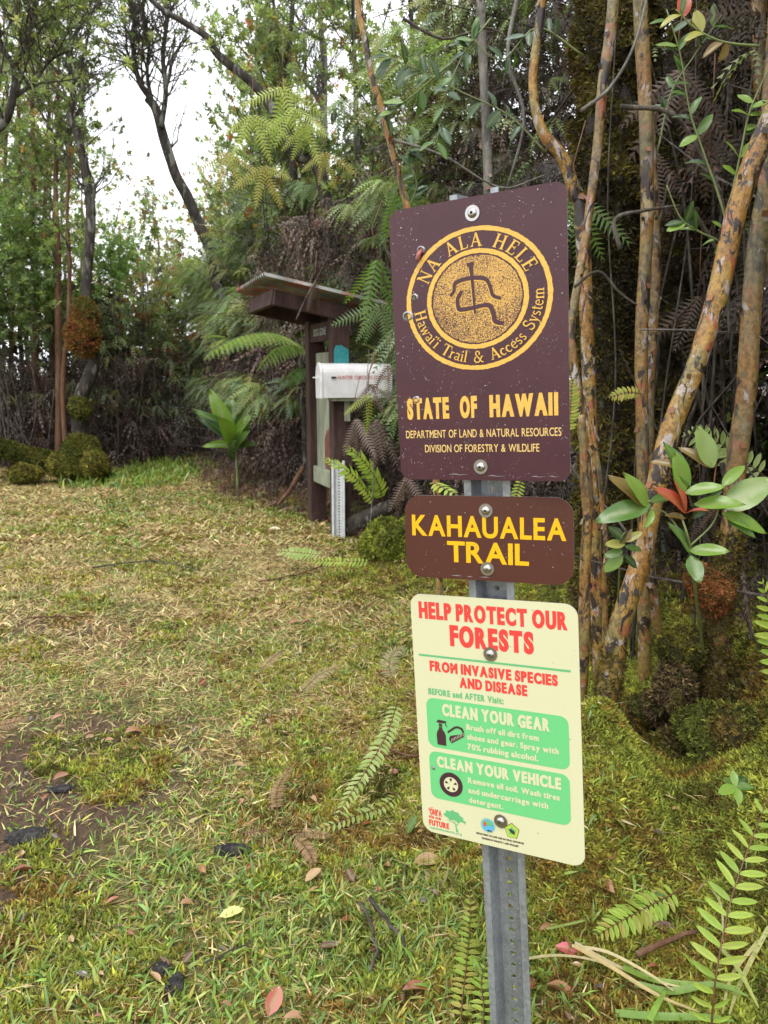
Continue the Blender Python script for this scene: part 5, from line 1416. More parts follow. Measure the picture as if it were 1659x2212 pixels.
moss_lump('green moss mound at the trail edge left of the signs', at(850, 1180, 5.2), (.26, .24, .16), 11000, [(.13, .16, .025), (.18, .19, .03), (.09, .10, .02)], size=(.018, .04), seed=9)
for lb, p_, r3, sd_ in MOSSY_FEET: moss_lump(lb, p_, r3, 4000, [(.09, .10, .02), (.13, .12, .025), (.07, .06, .015), (.16, .14, .03)], size=(.02, .05), seed=sd_)
# hanging yellowish moss strand
hs_ = empty('hanging_moss', at(1460, 1540, 2.3), 'thin yellowish strand of moss hanging down in the right thicket', 'moss')
moss_on_tube(hs_, [at(1458, 1490, 2.35), at(1462, 1560, 2.33), at(1464, 1660, 2.3), at(1458, 1740, 2.3)], [.010, .013, .008, .003], 420, (.008, .016), [(.16, .14, .04), (.12, .10, .03)], r, 'moss', lumps=.3, base=np.array(hs_.location))

# branch litter: bare twigs crossing on the right
TW = [([(1240, 620), (1290, 590), (1330, 625), (1385, 660)], 2.6, .006, 'black and white twig slanting across the mossy trunk'),
      ([(1255, 240), (1330, 190), (1375, 100), (1400, -20)], 2.7, .007, 'thin grey branch crossing high over the orange trunks'),
      ([(1340, 540), (1350, 480), (1400, 455), (1475, 440)], 2.8, .009, 'broken grey stub branch beside the upright trunk'),
      ([(1385, 712), (1500, 712), (1659, 716)], 2.7, .004, 'level reddish wire like vine across the orange trunks'),
      ([(1340, 230), (1440, 250), (1520, 320), (1565, 480), (1575, 720)], 2.6, .008, 'white flecked dead branch bending down from the upper right leaves'),
      ([(1120, 780), (1240, 1020), (1330, 1120), (1400, 1220)], 2.9, .007, 'lichened branch running down right behind the maroon sign'),
      ([(870, 40), (960, 90), (1060, 60), (1140, 130)], 3.6, .007, 'dark twig looping above the sign'),
      ([(840, 300), (960, 330), (1080, 400), (1180, 380)], 3.8, .007, 'thin dark branch just above the maroon sign'),
      ([(640, 690), (665, 640), (690, 600), (705, 540), (690, 480)], 5.8, .006, 'thin bent vine hanging by the shelter roof'),
      ([(800, 1140), (805, 980), (790, 880), (800, 760)], 5.7, .005, 'thin upright stem in front of the mailbox'),
      ([(1500, 460), (1560, 560), (1590, 620), (1580, 760), (1600, 900)], 3.0, .008, 'dark crooked stem between the slanting and olive trunks'),
      ([(1120, -20), (1100, 120), (1128, 260), (1110, 400)], 3.4, .010, 'thin lichen spotted stem above the middle of the sign'),
      ([(1560, 1000), (1600, 1200), (1630, 1400), (1700, 1600)], 2.7, .010, 'dark bare branch curving down at the right edge')]
_rg = np.random.default_rng(1234)
for q in range(32):
    x0 = _rg.uniform(1230, 1700); y0 = _rg.uniform(900, 1500); x1 = x0 + _rg.normal(0, 130); y1 = _rg.uniform(-60, 700)
    LBL = f"{'thin' if q % 2 else 'slightly thicker'} bare stem {'rising to' if x1 > x0 else 'leaning from'} the {'right edge' if x0 > 1560 else 'gap before the olive trunk' if x0 > 1470 else 'slanting trunk' if x0 > 1390 else 'upright pair' if x0 > 1310 else 'maroon sign edge'} in the right thicket"
    TW.append(([(x0, y0), ((x0 * 2 + x1) / 3 + _rg.normal(0, 25), (y0 * 2 + y1) / 3), ((x0 + 2 * x1) / 3 + _rg.normal(0, 25), (y0 + 2 * y1) / 3), (x1, y1)], _rg.uniform(2.9, 4.0), _rg.uniform(.004, .010), LBL))
for k, (pts, Y_, w_, lb) in enumerate(TW):
    P = smooth_poly(wiggle([at(*p, Y_) for p in pts], .012, k), 6); o = link('twig', tri_mesh('twig', *tube(P, np.linspace(w_, w_ * .5, len(P)), 6, .15, k), M_GREYBARK if (k % 2 and k < 13) else M_TWIG, None, True))
    props(o, lb or 'thin bare stem among the trunks of the dark thicket on the right', 'branch', 'thin stems in the right thicket' if k >= 13 else None)

# ================================================================= broad leaves (each a part)
def leaf_mesh(name, w, fold, droop, mat, col, seg=7, basew=0):
    V = []; F = []; xs = np.linspace(0, 1, seg + 1); ys = [-1, -.55, 0, .55, 1]
    for x in xs:
        hw = w * max((math.sin(math.pi * min(1, .02 + .98 * x ** .85))) ** .75, basew * (x < .5))
        for y in ys: V.append((x, y * hw, -droop * x * x + fold * abs(y) * hw / w + .012 * math.sin(9 * x + 3 * y)))
    m = len(ys)
    for i in range(seg):
        for j in range(m - 1): a = i * m + j; F.append((a, a + m, a + m + 1, a + 1))
    V = np.array(V); c = np.tile(np.array(col, float), (len(V), 1)); mid = np.abs(V[:, 1]) < 1e-4; c[mid] = c[mid] * .6 + np.array([.2, .22, .08]) * .5
    return tri_mesh(name, V, quads(F), mat, c, True)
GL_COL = {'dark': (.035, .085, .025), 'mid': (.09, .19, .035), 'lime': (.20, .34, .05), 'pale': (.22, .32, .08), 'red': (.48, .085, .05), 'bronze': (.24, .15, .05), 'yellow': (.42, .40, .09), 'blue': (.06, .12, .07)}
LM = {(k, s): leaf_mesh('leaf', w, f, d, M_GLOSS, c) for k, c in GL_COL.items() for s, (w, f, d) in enumerate([(.19, .05, .12), (.17, .08, .22), (.25, .03, .05)])}
def put_leaf(parent, p, d, up, L, kind, s=0, name='leaf'):
    o = link(name, LM[(kind, s)], parent)
    B = basis(np.array([d], float), np.array([up], float))[0]
    M_ = Matrix(B.tolist()).to_4x4(); M_.translation = Vector([float(a) for a in (np.array(p) - np.array(parent.location))])
    o.matrix_local = M_ @ Matrix.Scale(L, 4); return o
def stem_part(parent, P, r0, r1, mat=M_GREENSTEM, name='stem'):
    P = smooth_poly(P, 6); return link(name, tri_mesh(name, *tube(P - np.array(parent.location), np.linspace(r0, r1, len(P)), 6, .1), mat, None, True), parent)
def px_leaf(parent, base, tip, Y, kind, s=0, up=(0, -.6, 1), dy=0.0):
    a = at(*base, Y); b = at(*tip, Y + dy); b = a + (b - a) * .80; put_leaf(parent, a, b - a, up, np.linalg.norm(b - a), kind, s)
lf = empty('guava_shoot', at(1490, 1180, 2.0), 'glossy big leaved shoot with coral red young leaves before the slanting trunk', 'shrub')
Y_ = 2.0
stem_part(lf, [at(1520, 1420, 2.45), at(1505, 1300, 2.2), at(1490, 1180, 2.0), at(1470, 1110, 2.0)], .005, .003)
stem_part(lf, [at(1490, 1180, 2.0), at(1540, 1130, 2.0), at(1560, 1070, 2.0)], .003, .002); stem_part(lf, [at(1490, 1180, 2.0), at(1440, 1110, 2.0), at(1400, 1100, 2.0)], .003, .002)
for b, t, k, s, dy in [((1482, 1108), (1415, 1030), 'red', 1, -.05), ((1482, 1105), (1460, 1012), 'red', 0, -.03), ((1484, 1108), (1540, 1090), 'red', 1, -.06), ((1480, 1120), (1432, 1105), 'bronze', 1, -.02),
                       ((1470, 1010), (1390, 985), 'bronze', 1, .02), ((1400, 1090), (1340, 1098), 'bronze', 0, .02), ((1400, 1095), (1300, 1002), 'bronze', 0, 0), ((1400, 1095), (1345, 1000), 'lime', 0, -.04),
                       ((1405, 1090), (1255, 1128), 'mid', 0, -.03), ((1405, 1085), (1480, 1060), 'mid', 0, .03), ((1410, 1100), (1395, 1150), 'lime', 1, -.05), ((1480, 1060), (1455, 955), 'lime', 2, -.02),
                       ((1490, 1050), (1430, 925), 'mid', 0, .03), ((1540, 1010), (1500, 895), 'pale', 2, .02), ((1535, 1010), (1455, 945), 'bronze', 1, .04), ((1480, 1065), (1590, 1040), 'lime', 0, -.04),
                       ((1500, 1090), (1640, 1080), 'lime', 0, -.06), ((1560, 1050), (1625, 985), 'lime', 1, .02), ((1565, 1100), (1700, 1010), 'pale', 2, .02), ((1560, 1110), (1690, 1155), 'lime', 0, -.03),
                       ((1570, 1120), (1655, 1165), 'mid', 1, -.05), ((1490, 1190), (1600, 1185), 'lime', 0, -.06), ((1490, 1195), (1450, 1110), 'mid', 1, -.03), ((1492, 1200), (1518, 1275), 'mid', 2, -.08),
                       ((1560, 1060), (1500, 1110), 'dark', 1, .03), ((1500, 1120), (1545, 1070), 'dark', 1, .05)]:
    px_leaf(lf, b, t, Y_, k, s, (rng.normal(0, .35), -.8, .8), dy)
l2 = empty('small_guava_shoot', at(1335, 1190, 2.1), 'small shoot of round yellow and dark leaves left of the red leaved shoot', 'shrub')
stem_part(l2, [at(1335, 1300, 2.3), at(1338, 1240, 2.15), at(1340, 1170, 2.1), at(1350, 1150, 2.1)], .003, .002)
for b, t, k, s in [((1350, 1165), (1305, 1130), 'dark', 2), ((1350, 1175), (1295, 1175), 'yellow', 2), ((1345, 1190), (1293, 1205), 'mid', 2), ((1345, 1200), (1293, 1245), 'lime', 2), ((1350, 1200), (1385, 1235), 'dark', 2), ((1350, 1180), (1400, 1190), 'mid', 0), ((1350, 1170), (1400, 1140), 'yellow', 0), ((1350, 1170), (1370, 1135), 'bronze', 1), ((1350, 1175), (1330, 1150), 'bronze', 1)]:
    px_leaf(l2, b, t, 2.1, k, s, (rng.normal(0, .3), -.9, .6))
l3 = empty('rosette_seedling', at(1588, 1700, 1.65), 'bright rosette seedling with six broad shiny leaves on the moss at the right edge', 'plant')
stem_part(l3, [at(1590, 1760, 1.72), at(1588, 1720, 1.66), at(1588, 1700, 1.65)], .003, .002)
for t, k, s, dy in [((1582, 1652), 'lime', 2, .03), ((1556, 1672), 'mid', 2, .04), ((1543, 1718), 'lime', 2, -.03), ((1602, 1748), 'lime', 2, -.05), ((1642, 1700), 'mid', 2, -.01), ((1622, 1672), 'dark', 2, .04)]:
    px_leaf(l3, (1588, 1698), t, 1.65, k, s, (0, -.5, 1), dy)
# leafy twigs top right
def leafy_twig(label, pts, Y, leaves, name='leafy_branch', w=.004, kinds=('dark', 'mid', 'dark', 'lime'), L=(.05, .075), seed=0, mat=M_GREENSTEM):
    rg = np.random.default_rng(seed); P = np.array([at(*p, Y) for p in pts]); root = empty(name, P[0], label, 'branch')
    stem_part(root, P, w, w * .4, mat); S = smooth_poly(P, 10)
    for k in range(leaves):
        i = int(rg.uniform(.15, 1) * (len(S) - 2)); T = S[i + 1] - S[i]; T /= np.linalg.norm(T); sd = np.cross(T, [0, -1, 0]); sd /= np.linalg.norm(sd) + 1e-6
        d = T * rg.uniform(.2, .9) + sd * rg.choice([-1, 1]) * rg.uniform(.5, 1) + np.array([0, rg.normal(0, .35), rg.normal(-.05, .25)])
        put_leaf(root, S[i], d, (rg.normal(0, .4), -.7, .8), rg.uniform(*L), kinds[rg.integers(len(kinds))], rg.integers(3))
    return root
leafy_twig('leafy green branch arching at the top right, over the mossy trunk', [(1570, 560), (1566, 470), (1520, 330), (1490, 240), (1470, 120), (1440, 20)], 2.4, 14, seed=1)
leafy_twig('leafy branch hanging low in the upper right between two trunks', [(1570, 660), (1568, 540), (1510, 500), (1470, 470), (1440, 400)], 2.45, 9, seed=2)
leafy_twig('branch with large shiny leaves near the top right corner', [(1575, 450), (1600, 330), (1620, 240), (1659, 150)], 2.4, 11, seed=3, kinds=('mid', 'dark', 'lime'))
leafy_twig('twig with orange pink young leaves at the very top right', [(1640, 100), (1560, 90), (1500, 60), (1460, 20)], 2.3, 8, seed=4, kinds=('red', 'bronze', 'yellow', 'mid'), L=(.055, .085))
leafy_twig('dark leaved branch above the middle of the maroon sign', [(1180, 330), (1100, 250), (1000, 200), (900, 150), (830, 120)], 3.4, 18, seed=5, kinds=('dark', 'blue', 'mid', 'dark'), L=(.06, .10))
leafy_twig('glossy leaved branch hanging over the sign top', [(1060, 40), (1000, 120), (960, 220), (940, 330)], 3.2, 16, seed=6, kinds=('dark', 'blue', 'mid'), L=(.06, .10))
leafy_twig('branch with pale round leaves above the left corner of the sign', [(980, 130), (900, 200), (850, 240), (820, 300)], 3.5, 9, seed=7, kinds=('mid', 'lime', 'dark'), L=(.07, .11))
leafy_twig('leafy branch crossing above the right half of the sign', [(1260, 120), (1160, 60), (1080, 130), (1000, 60)], 3.1, 14, seed=8, kinds=('dark', 'blue', 'mid'), L=(.06, .09))
leafy_twig('shiny dark leaved twig at the left of the sign top', [(870, 470), (900, 400), (880, 330), (930, 280)], 3.9, 11, seed=9, kinds=('dark', 'mid', 'blue'), L=(.07, .11))
leafy_twig('leafy twig in the gap between the two orange trunks at the top', [(1420, 330), (1450, 200), (1500, 120), (1560, 30)], 3.0, 14, seed=10, kinds=('dark', 'mid'), L=(.05, .08))

# ================================================================= fern fronds
def frond_curve(P): return smooth_poly(P, 8)
PIN = {}
def pinna_mesh(kind, w, col, teeth=0, mat=M_FERN, droop=.1, fold=.03):
    key = (kind, w, col, teeth)
    if key in PIN: return PIN[key]
    if teeth:
        V, F, C_ = proto_finger(teeth, w, droop, .3, .30); me = tri_mesh('pinna', V, F, mat, C_ * np.array(col))
    else:
        me = leaf_mesh('pinna', w, fold, droop, mat, col, 6, .30)
    PIN[key] = me; return me
def above(p, c=.02):
    """slides a point along its line of sight until it lies just above the ground"""
    p = np.array(p, float); e = np.array([0, 0, CAMZ])
    while p[2] < gz(p[0], p[1]) + c: p = e + (p - e) * .985
    return p
def sword_fern(label, P, n, L, cols, seed=0, w=.13, name='sword_fern_frond', teeth=0, stem_w=.0022, mat=M_FERN, ang=75, up=(0, -.5, 1), start=.12, gap=0.0, cat='fern', group=None, taper=.55, parent=None, stemmat=None, droop=.12):
    rg = np.random.default_rng(seed); P = np.array([above(p) for p in P], float); S = smooth_poly(P, 10)
    root = parent or empty(name, P[0], label, cat, group)
    org = np.array(root.location) if parent is None else parent_org(parent)
    link('rachis', tri_mesh('rachis', *tube(S - org, np.linspace(stem_w, stem_w * .35, len(S)), 5, 0), stemmat or M_STEM, None, True), root)
    ln = np.r_[0, np.cumsum(np.linalg.norm(np.diff(S, axis=0), axis=1))]; ln /= ln[-1]
    for k in range(n):
        t = start + (1 - start) * k / (n - 1); p = np.array([np.interp(t, ln, S[:, i]) for i in range(3)]); i = min(len(S) - 2, int(np.searchsorted(ln, t))); T = S[min(i + 1, len(S) - 1)] - S[i - 1]; T /= np.linalg.norm(T)
        Nn = np.array(up, float); Nn -= T * (Nn @ T); Nn /= np.linalg.norm(Nn); sd = np.cross(T, Nn)
        u = (t - start) / (1 - start); sz = L * (math.sin(math.pi * min(1, .18 + .80 * u)) ** taper) * rg.uniform(.9, 1.08)
        for sg in (-1, 1):
            if rg.random() < gap: continue
            a = R(ang - 25 * u + rg.normal(0, 4)); d = T * math.cos(a) + sd * sg * math.sin(a) + Nn * rg.normal(-.05, .10)
            col = cols[rg.integers(len(cols))]
            me = pinna_mesh('p', w, col, teeth, mat, droop)
            o = link('pinna', me, root); B = basis(d[None], (Nn + rg.normal(0, .12, 3))[None])[0]; M_ = Matrix(B.tolist()).to_4x4(); M_.translation = Vector((p - org).tolist()); o.matrix_local = M_ @ Matrix.Scale(sz, 4)
    return root
def parent_org(p): return np.array(p.location)
SWG = [(.34, .50, .07), (.40, .55, .08), (.28, .42, .06), (.42, .52, .09)]
SWL = [(.38, .50, .17), (.44, .54, .20), (.34, .46, .14)]
SWY = [(.38, .40, .07), (.33, .38, .06), (.44, .38, .09)]
RUST = [(.24, .13, .065), (.30, .17, .09), (.20, .11, .06)]
sword_fern('tall bright sword fern frond rising at the lower right corner', [at(1535, 2240, 1.28), at(1548, 2100, 1.30), at(1575, 1960, 1.36), at(1610, 1850, 1.42), at(1645, 1760, 1.48), at(1668, 1700, 1.5)], 18, .060, SWG, 1, .125, gap=.04, start=.06)
sword_fern('sword fern frond at the right edge beside the mossy trunk', [at(1715, 1560, 1.9), at(1690, 1450, 1.9), at(1668, 1340, 1.9), at(1648, 1260, 1.9)], 15, .072, SWG, 2, .13)
sword_fern('sword fern frond lying low to the left, pointing at the cream sign', [at(1475, 1920, 1.9), at(1420, 1948, 1.86), at(1350, 1985, 1.80), at(1290, 2020, 1.75)], 18, .050, SWG + SWY, 3, .17)
sword_fern('pale sword fern frond hanging behind the slanting trunk foot', [at(1660, 1035, 2.7), at(1600, 990, 2.75), at(1540, 950, 2.8), at(1480, 940, 2.85)], 14, .075, SWL, 4, .15, up=(0, -1, .3))
sword_fern('big pale sword fern frond leaning over the moss left of the cream sign', [at(862, 1505, 2.6), at(838, 1580, 2.42), at(800, 1650, 2.26), at(760, 1710, 2.14), at(728, 1762, 2.04)], 26, .043, SWL, 5, .16, ang=70, start=.1)
sword_fern('yellowing sword fern frond lying on the grass under the big pale frond', [at(875, 1700, 2.4), at(830, 1740, 2.3), at(760, 1765, 2.22), at(670, 1800, 2.15)], 22, .032, SWL + SWY, 6, .17, gap=.12)
sword_fern('yellow green sword fern frond standing left of the grey post', [at(992, 2235, 1.42), at(1000, 2150, 1.50), at(1010, 2060, 1.58), at(1016, 1980, 1.68), at(1015, 1925, 1.75)], 22, .036, SWY + SWG[:1], 7, .20, gap=.05)
sword_fern('narrow fern frond curling beside the sign post foot', [at(1040, 2240, 1.45), at(1045, 2180, 1.5), at(1040, 2120, 1.56), at(1052, 2080, 1.62)], 10, .03, SWG, 17, .2)
sword_fern('small green fern frond sprouting from the lawn', [at(520, 1600, 2.75), at(525, 1570, 2.78), at(555, 1530, 2.8), at(580, 1515, 2.82)], 14, .035, SWG, 8, .14)
sword_fern('upright green sword fern frond beside the shelter posts', [at(828, 1090, 5.9), at(815, 1040, 5.85), at(780, 990, 5.8), at(745, 965, 5.8)], 20, .12, SWG, 9, .13, stem_w=.004)
sword_fern('lower green sword fern frond reaching towards the channel post', [at(815, 1095, 5.8), at(790, 1060, 5.75), at(755, 1020, 5.7), at(700, 990, 5.7)], 20, .10, SWG, 10, .13, stem_w=.004)
sword_fern('green fern frond peeping between maroon and brown signs, left', [at(935, 1040, 2.2), at(950, 1050, 2.15), at(985, 1068, 2.1)], 7, .03, SWG, 11, .2)
sword_fern('narrow fern frond just right of the post between two signs', [at(1125, 1035, 2.3), at(1120, 1055, 2.3), at(1112, 1085, 2.3)], 8, .025, SWG, 12, .13)
sword_fern('lime fern frond hanging beside the right edge of the maroon sign', [at(1225, 940, 2.3), at(1232, 880, 2.3), at(1236, 820, 2.3)], 16, .035, SWY, 13, .15, up=(0, -1, .2))
sword_fern('short lime fern tip against the dark moss right of the sign', [at(1385, 850, 2.6), at(1355, 848, 2.6), at(1318, 858, 2.6)], 9, .03, SWY, 14, .2, up=(0, -1, .3))
sword_fern('pale fern frond lying on the grass in front of the shelter', [at(700, 1200, 5.2), at(660, 1195, 5.25), at(600, 1190, 5.3)], 14, .08, SWL, 15, .15)
sword_fern('green fern tip lying across the grass left of the moss mound', [at(810, 1215, 4.9), at(740, 1212, 4.95), at(660, 1212, 5.0)], 18, .06, SWG, 16, .14)
# brown fallen fronds on the lawn
sword_fern('curled brown fern frond lying on the lawn left of centre', [at(600, 1755, 2.20), at(596, 1720, 2.27), at(606, 1690, 2.33), at(628, 1655, 2.40)], 28, .030, RUST, 21, .09, name='dead_fern_frond', mat=M_DEAD, ang=80, stem_w=.0015)
sword_fern('folded rust brown frond lying on the lawn beneath the pale fern', [at(625, 1805, 2.12), at(650, 1820, 2.09), at(670, 1845, 2.05), at(678, 1868, 2.02)], 22, .028, RUST, 22, .12, name='dead_fern_frond', mat=M_DEAD, stem_w=.0015)
sword_fern('rust brown frond pointing right on the lawn', [at(625, 1800, 2.13), at(660, 1798, 2.13), at(715, 1805, 2.12)], 18, .022, RUST, 23, .12, name='dead_fern_frond', mat=M_DEAD, stem_w=.0015)
sword_fern('tan dead fern frond lying on the grass above the pale fern', [at(645, 1500, 2.85), at(670, 1475, 2.92), at(695, 1455, 2.97), at(735, 1438, 3.0)], 26, .035, [(.30, .22, .12), (.26, .18, .10)], 24, .09, name='dead_fern_frond', mat=M_DEAD, stem_w=.0015)
sword_fern('thin tan frond lying on the grass left of the tan dead frond', [at(560, 1450, 3.0), at(585, 1425, 3.08), at(610, 1405, 3.15)], 18, .03, [(.30, .20, .12)], 25, .1, name='dead_fern_frond', mat=M_DEAD, stem_w=.0015)
sword_fern('faded frond standing against the left edge of the cream sign', [at(850, 1470, 2.9), at(840, 1440, 2.95), at(850, 1410, 3.0), at(875, 1400, 3.0)], 18, .05, [(.25, .20, .11), (.20, .20, .09)], 26, .09, name='dead_fern_frond', mat=M_DEAD)
sword_fern('brown frond at the left edge of the lawn', [at(-20, 1570, 2.65), at(30, 1560, 2.68), at(62, 1545, 2.72)], 14, .03, RUST, 27, .12, name='dead_fern_frond', mat=M_DEAD)
sword_fern('small brown frond scrap left of the folded frond', [at(520, 1800, 2.15), at(560, 1795, 2.16), at(590, 1790, 2.17)], 12, .018, RUST, 28, .13, name='dead_fern_frond', mat=M_DEAD)
# dead forked fronds hanging in the thicket (comb like pinnae)
def hanging(label, x, y, Y, nf, L, cols, seed, spread=60, name='hanging_fern', teeth=14, mat=M_DEAD, w=.15, down=-1.0, stem=True, lean=0):
    rg = np.random.default_rng(seed); p = at(x, y, Y); root = empty(name, p, label, 'fern')
    if stem: link('stem', tri_mesh('stem', *tube(np.array([(.02, .05, L * .9), (0, .02, L * .4), (0, 0, 0)]) + rg.normal(0, .01, (3, 3)), [.003, .0025, .002], 5), M_STEM), root)
    for k in range(nf):
        a = R(lean + (-spread + 2 * spread * k / max(1, nf - 1)) + rg.normal(0, 6)); d = np.array([math.sin(a), rg.normal(0, .25), down * math.cos(a)])
        V, F, C_ = proto_finger(teeth, w, .12, .25, .28); col = np.array(cols[rg.integers(len(cols))])
        sz = L * rg.uniform(.75, 1.1)
        B = basis(d[None], np.array([[rg.normal(0, .3), -1, .15]]))[0]
        V = (V * sz) @ B.T
        vm, fm = tube(np.array([[0, 0, 0], d * sz * .5, d * sz]), [.0016, .0012, .0005], 4, cap=False)
        o = link('pinna', tri_mesh('pinna', V, F, mat, C_ * col), root, None); link('midrib', tri_mesh('midrib', vm, fm, M_STEM), o)
    return root
PKD = [(.15, .11, .095), (.11, .08, .068), (.19, .14, .12)]
hanging('pinkish brown dead fern hanging beneath the mailbox', 770, 905, 5.3, 4, .32, PKD, 1, 22)
hanging('grey brown dead fern hanging right of the mailbox fern', 815, 905, 5.2, 4, .33, PKD, 2, 25)
hanging('short dead fern drooping over the mailbox side', 800, 830, 5.4, 4, .22, PKD, 3, 60)
hanging('dead fern strand dangling from the shelter roof edge', 680, 610, 5.8, 2, .24, PKD, 4, 18)
hanging('brown dead fern at the left edge of the maroon sign', 838, 790, 4.6, 3, .22, PKD, 5, 40)
hanging('dead fern hanging left of the gap below the maroon sign', 880, 1030, 3.2, 4, .17, PKD, 6, 30)
hanging('large grey dead fern hanging at the top right', 1470, 150, 3.2, 6, .34, PKD, 7, 45)
hanging('grey dead fern between the upright trunks and the sign', 1415, 330, 3.3, 4, .28, PKD, 8, 35)
hanging('dead fern below the large grey fern at the top right', 1540, 260, 3.1, 4, .30, PKD, 9, 30)
hanging('dim dead fern hanging in front of the dark mossy trunk', 1510, 640, 3.3, 5, .32, [(.10, .07, .055), (.13, .09, .07)], 10, 45)
hanging('small brown fern hanging right of the slanting trunk', 1545, 1100, 2.6, 2, .16, PKD, 11, 12)
hanging('curled dead fern at the edge of the upper right leaves', 1620, 480, 3.2, 4, .28, PKD, 12, 45)
hanging('green fern hanging between the bent branch and the pale trunk', 1240, 420, 3.2, 5, .30, [(.13, .23, .07), (.16, .27, .08)], 13, 40, mat=M_FERN)
hanging('green fern drooping just left of the maroon sign top', 815, 560, 4.2, 5, .36, [(.11, .21, .05), (.15, .25, .06)], 14, 30, mat=M_FERN)
hanging('long green fern hanging behind the left corner of the sign', 870, 380, 4.0, 5, .36, [(.12, .22, .05), (.15, .26, .06)], 15, 35, mat=M_FERN)
hanging('pale green fern drooping over the right end of the shelter roof', 820, 660, 5.4, 6, .34, [(.17, .27, .13), (.20, .30, .14)], 16, 65, mat=M_FERN)
hanging('lime fern dangling in front of the mailbox', 800, 850, 5.0, 2, .30, [(.36, .42, .09)], 17, 20, mat=M_FERN, lean=-35)
for k, (x, y, Y_, L, c) in enumerate([(545, 250, 6.8, .42, 0), (610, 190, 6.6, .44, 0), (490, 330, 7.0, .36, 1), (660, 270, 6.6, .34, 0), (570, 360, 6.9, .34, 1), (640, 235, 6.5, .36, 0), (700, 330, 6.4, .30, 1)]):
    hanging(['yellow green fern arching in the light above the shelter, leftmost', 'bright lime fern arching highest above the shelter', 'faded yellow fern tip hanging in the far left of the arching ferns', 'lime fern drooping right of the highest arching fern', 'yellowish fern drooping low above the shelter roof', 'fresh green curved fern in the middle of the arching group', 'small yellow fern nearest the sign above the shelter'][k],
            x, y, Y_, 4, L, [[(.46, .54, .14), (.40, .50, .12)], [(.48, .46, .14), (.52, .44, .15)]][c], 40 + k, 60, mat=M_FERN, w=.16)

# tree fern left of the shelter
tf = empty('tree_fern', at(655, 760, 8.2), 'bright tree fern spreading fronds leftwards from behind the shelter post', 'fern')
TFB = at(655, 760, 8.2)
link('trunk', tri_mesh('trunk', *tube(smooth_poly([at(668, 1090, 8.3) - TFB, at(660, 900, 8.25) - TFB, at(655, 760, 8.2) - TFB], 4), [.05] * 9, 8, .3), M_DARKBARK), tf)
def bip(parent, org, P, n, L, cols, seed, w=.12, nm='frond'):
    rg = np.random.default_rng(seed); S = smooth_poly(P, 8); parts = []; ln = np.r_[0, np.cumsum(np.linalg.norm(np.diff(S, axis=0), axis=1))]; ln /= ln[-1]
    fr = link(nm, tri_mesh(nm, *tube(S - org, np.linspace(.007, .002, len(S)), 5), M_GREENSTEM), parent)
    pr = proto_finger(12, .16, .35, .2, .25); Q = []; D = []; Sz = []
    for k in range(n):
        t = .12 + .88 * k / n; p = np.array([np.interp(t, ln, S[:, i]) for i in range(3)]); i = min(len(S) - 2, int(t * (len(S) - 1))); T = S[i + 1] - S[i]; T /= np.linalg.norm(T); sd = np.cross(T, UP); sd /= np.linalg.norm(sd)
        for sg in (-1, 1): Q.append(p - org); D.append(sd * sg + T * .45 + UP * -.15); Sz.append(L * math.sin(math.pi * min(1, .25 + .72 * t)) ** .8 * rg.uniform(.9, 1.05))
    V, F, C_ = scatter(pr, np.array(Q), basis(np.array(D), np.tile(UP, (len(D), 1))), np.array(Sz), pick(cols, len(Q), jitter=.1, r=rg))
    link('pinnae', tri_mesh('pinnae', V, F, M_FERN, C_), fr, 'stuff')
TFC = [(.30, .44, .10), (.26, .40, .09), (.34, .48, .13)]
bip(tf, TFB, [TFB, at(600, 722, 7.9), at(540, 722, 7.6), at(480, 745, 7.35), at(440, 775, 7.2)], 22, .28, TFC, 1)
bip(tf, TFB, [TFB, at(615, 745, 7.9), at(580, 770, 7.7), at(558, 800, 7.6)], 16, .22, TFC, 2)
bip(tf, TFB, [TFB, at(630, 725, 8.4), at(600, 712, 8.7), at(570, 730, 9.0)], 16, .24, TFC, 3)
bip(tf, TFB, [TFB, at(650, 715, 8.5), at(640, 705, 8.8), at(620, 720, 9.0)], 14, .24, TFC, 4)
bip(tf, TFB, [at(655, 790, 8.1), at(640, 800, 7.9), at(625, 810, 7.8), at(612, 835, 7.7)], 14, .20, [(.14, .28, .07)], 5)
bip(tf, TFB, [TFB, at(680, 730, 8.2), at(715, 725, 8.3), at(750, 750, 8.4)], 16, .24, TFC, 6)

# ti plant
tp = at(512, 1000, 9.0); tp[2] = gz(tp[0], tp[1])
ti = empty('ti_plant', tp, 'glossy ti plant with long strap leaves at the thicket edge left of the shelter', 'plant')
stem_part(ti, [tp, at(510, 960, 9.0), at(508, 930, 9.0)], .02, .015)
for k, (b, t, dy, kd, w_) in enumerate([((506, 945), (462, 862), -.1, 'lime', 0), ((508, 940), (535, 875), .05, 'mid', 0), ((505, 950), (448, 893), -.2, 'mid', 1), ((505, 955), (455, 912), -.25, 'blue', 1), ((508, 955), (528, 905), -.2, 'lime', 0), ((505, 960), (484, 915), -.35, 'lime', 2),
                                       ((508, 965), (452, 957), -.1, 'lime', 1), ((510, 965), (532, 925), -.1, 'mid', 0), ((512, 970), (545, 955), -.1, 'mid', 1), ((510, 975), (490, 945), .1, 'dark', 1), ((510, 980), (520, 940), -.3, 'mid', 0), ((508, 990), (488, 960), -.3, 'dark', 1), ((508, 935), (500, 868), .1, 'mid', 0)]):
    a = at(*b, 9.0); e = at(*t, 9.0 + dy); o = put_leaf(ti, a, e - a, (rng.normal(0, .4), -1, .6), np.linalg.norm(e - a) * 1.25, kd, w_); o.scale = (o.scale[0], o.scale[1] * .8, o.scale[2] * 1.6)
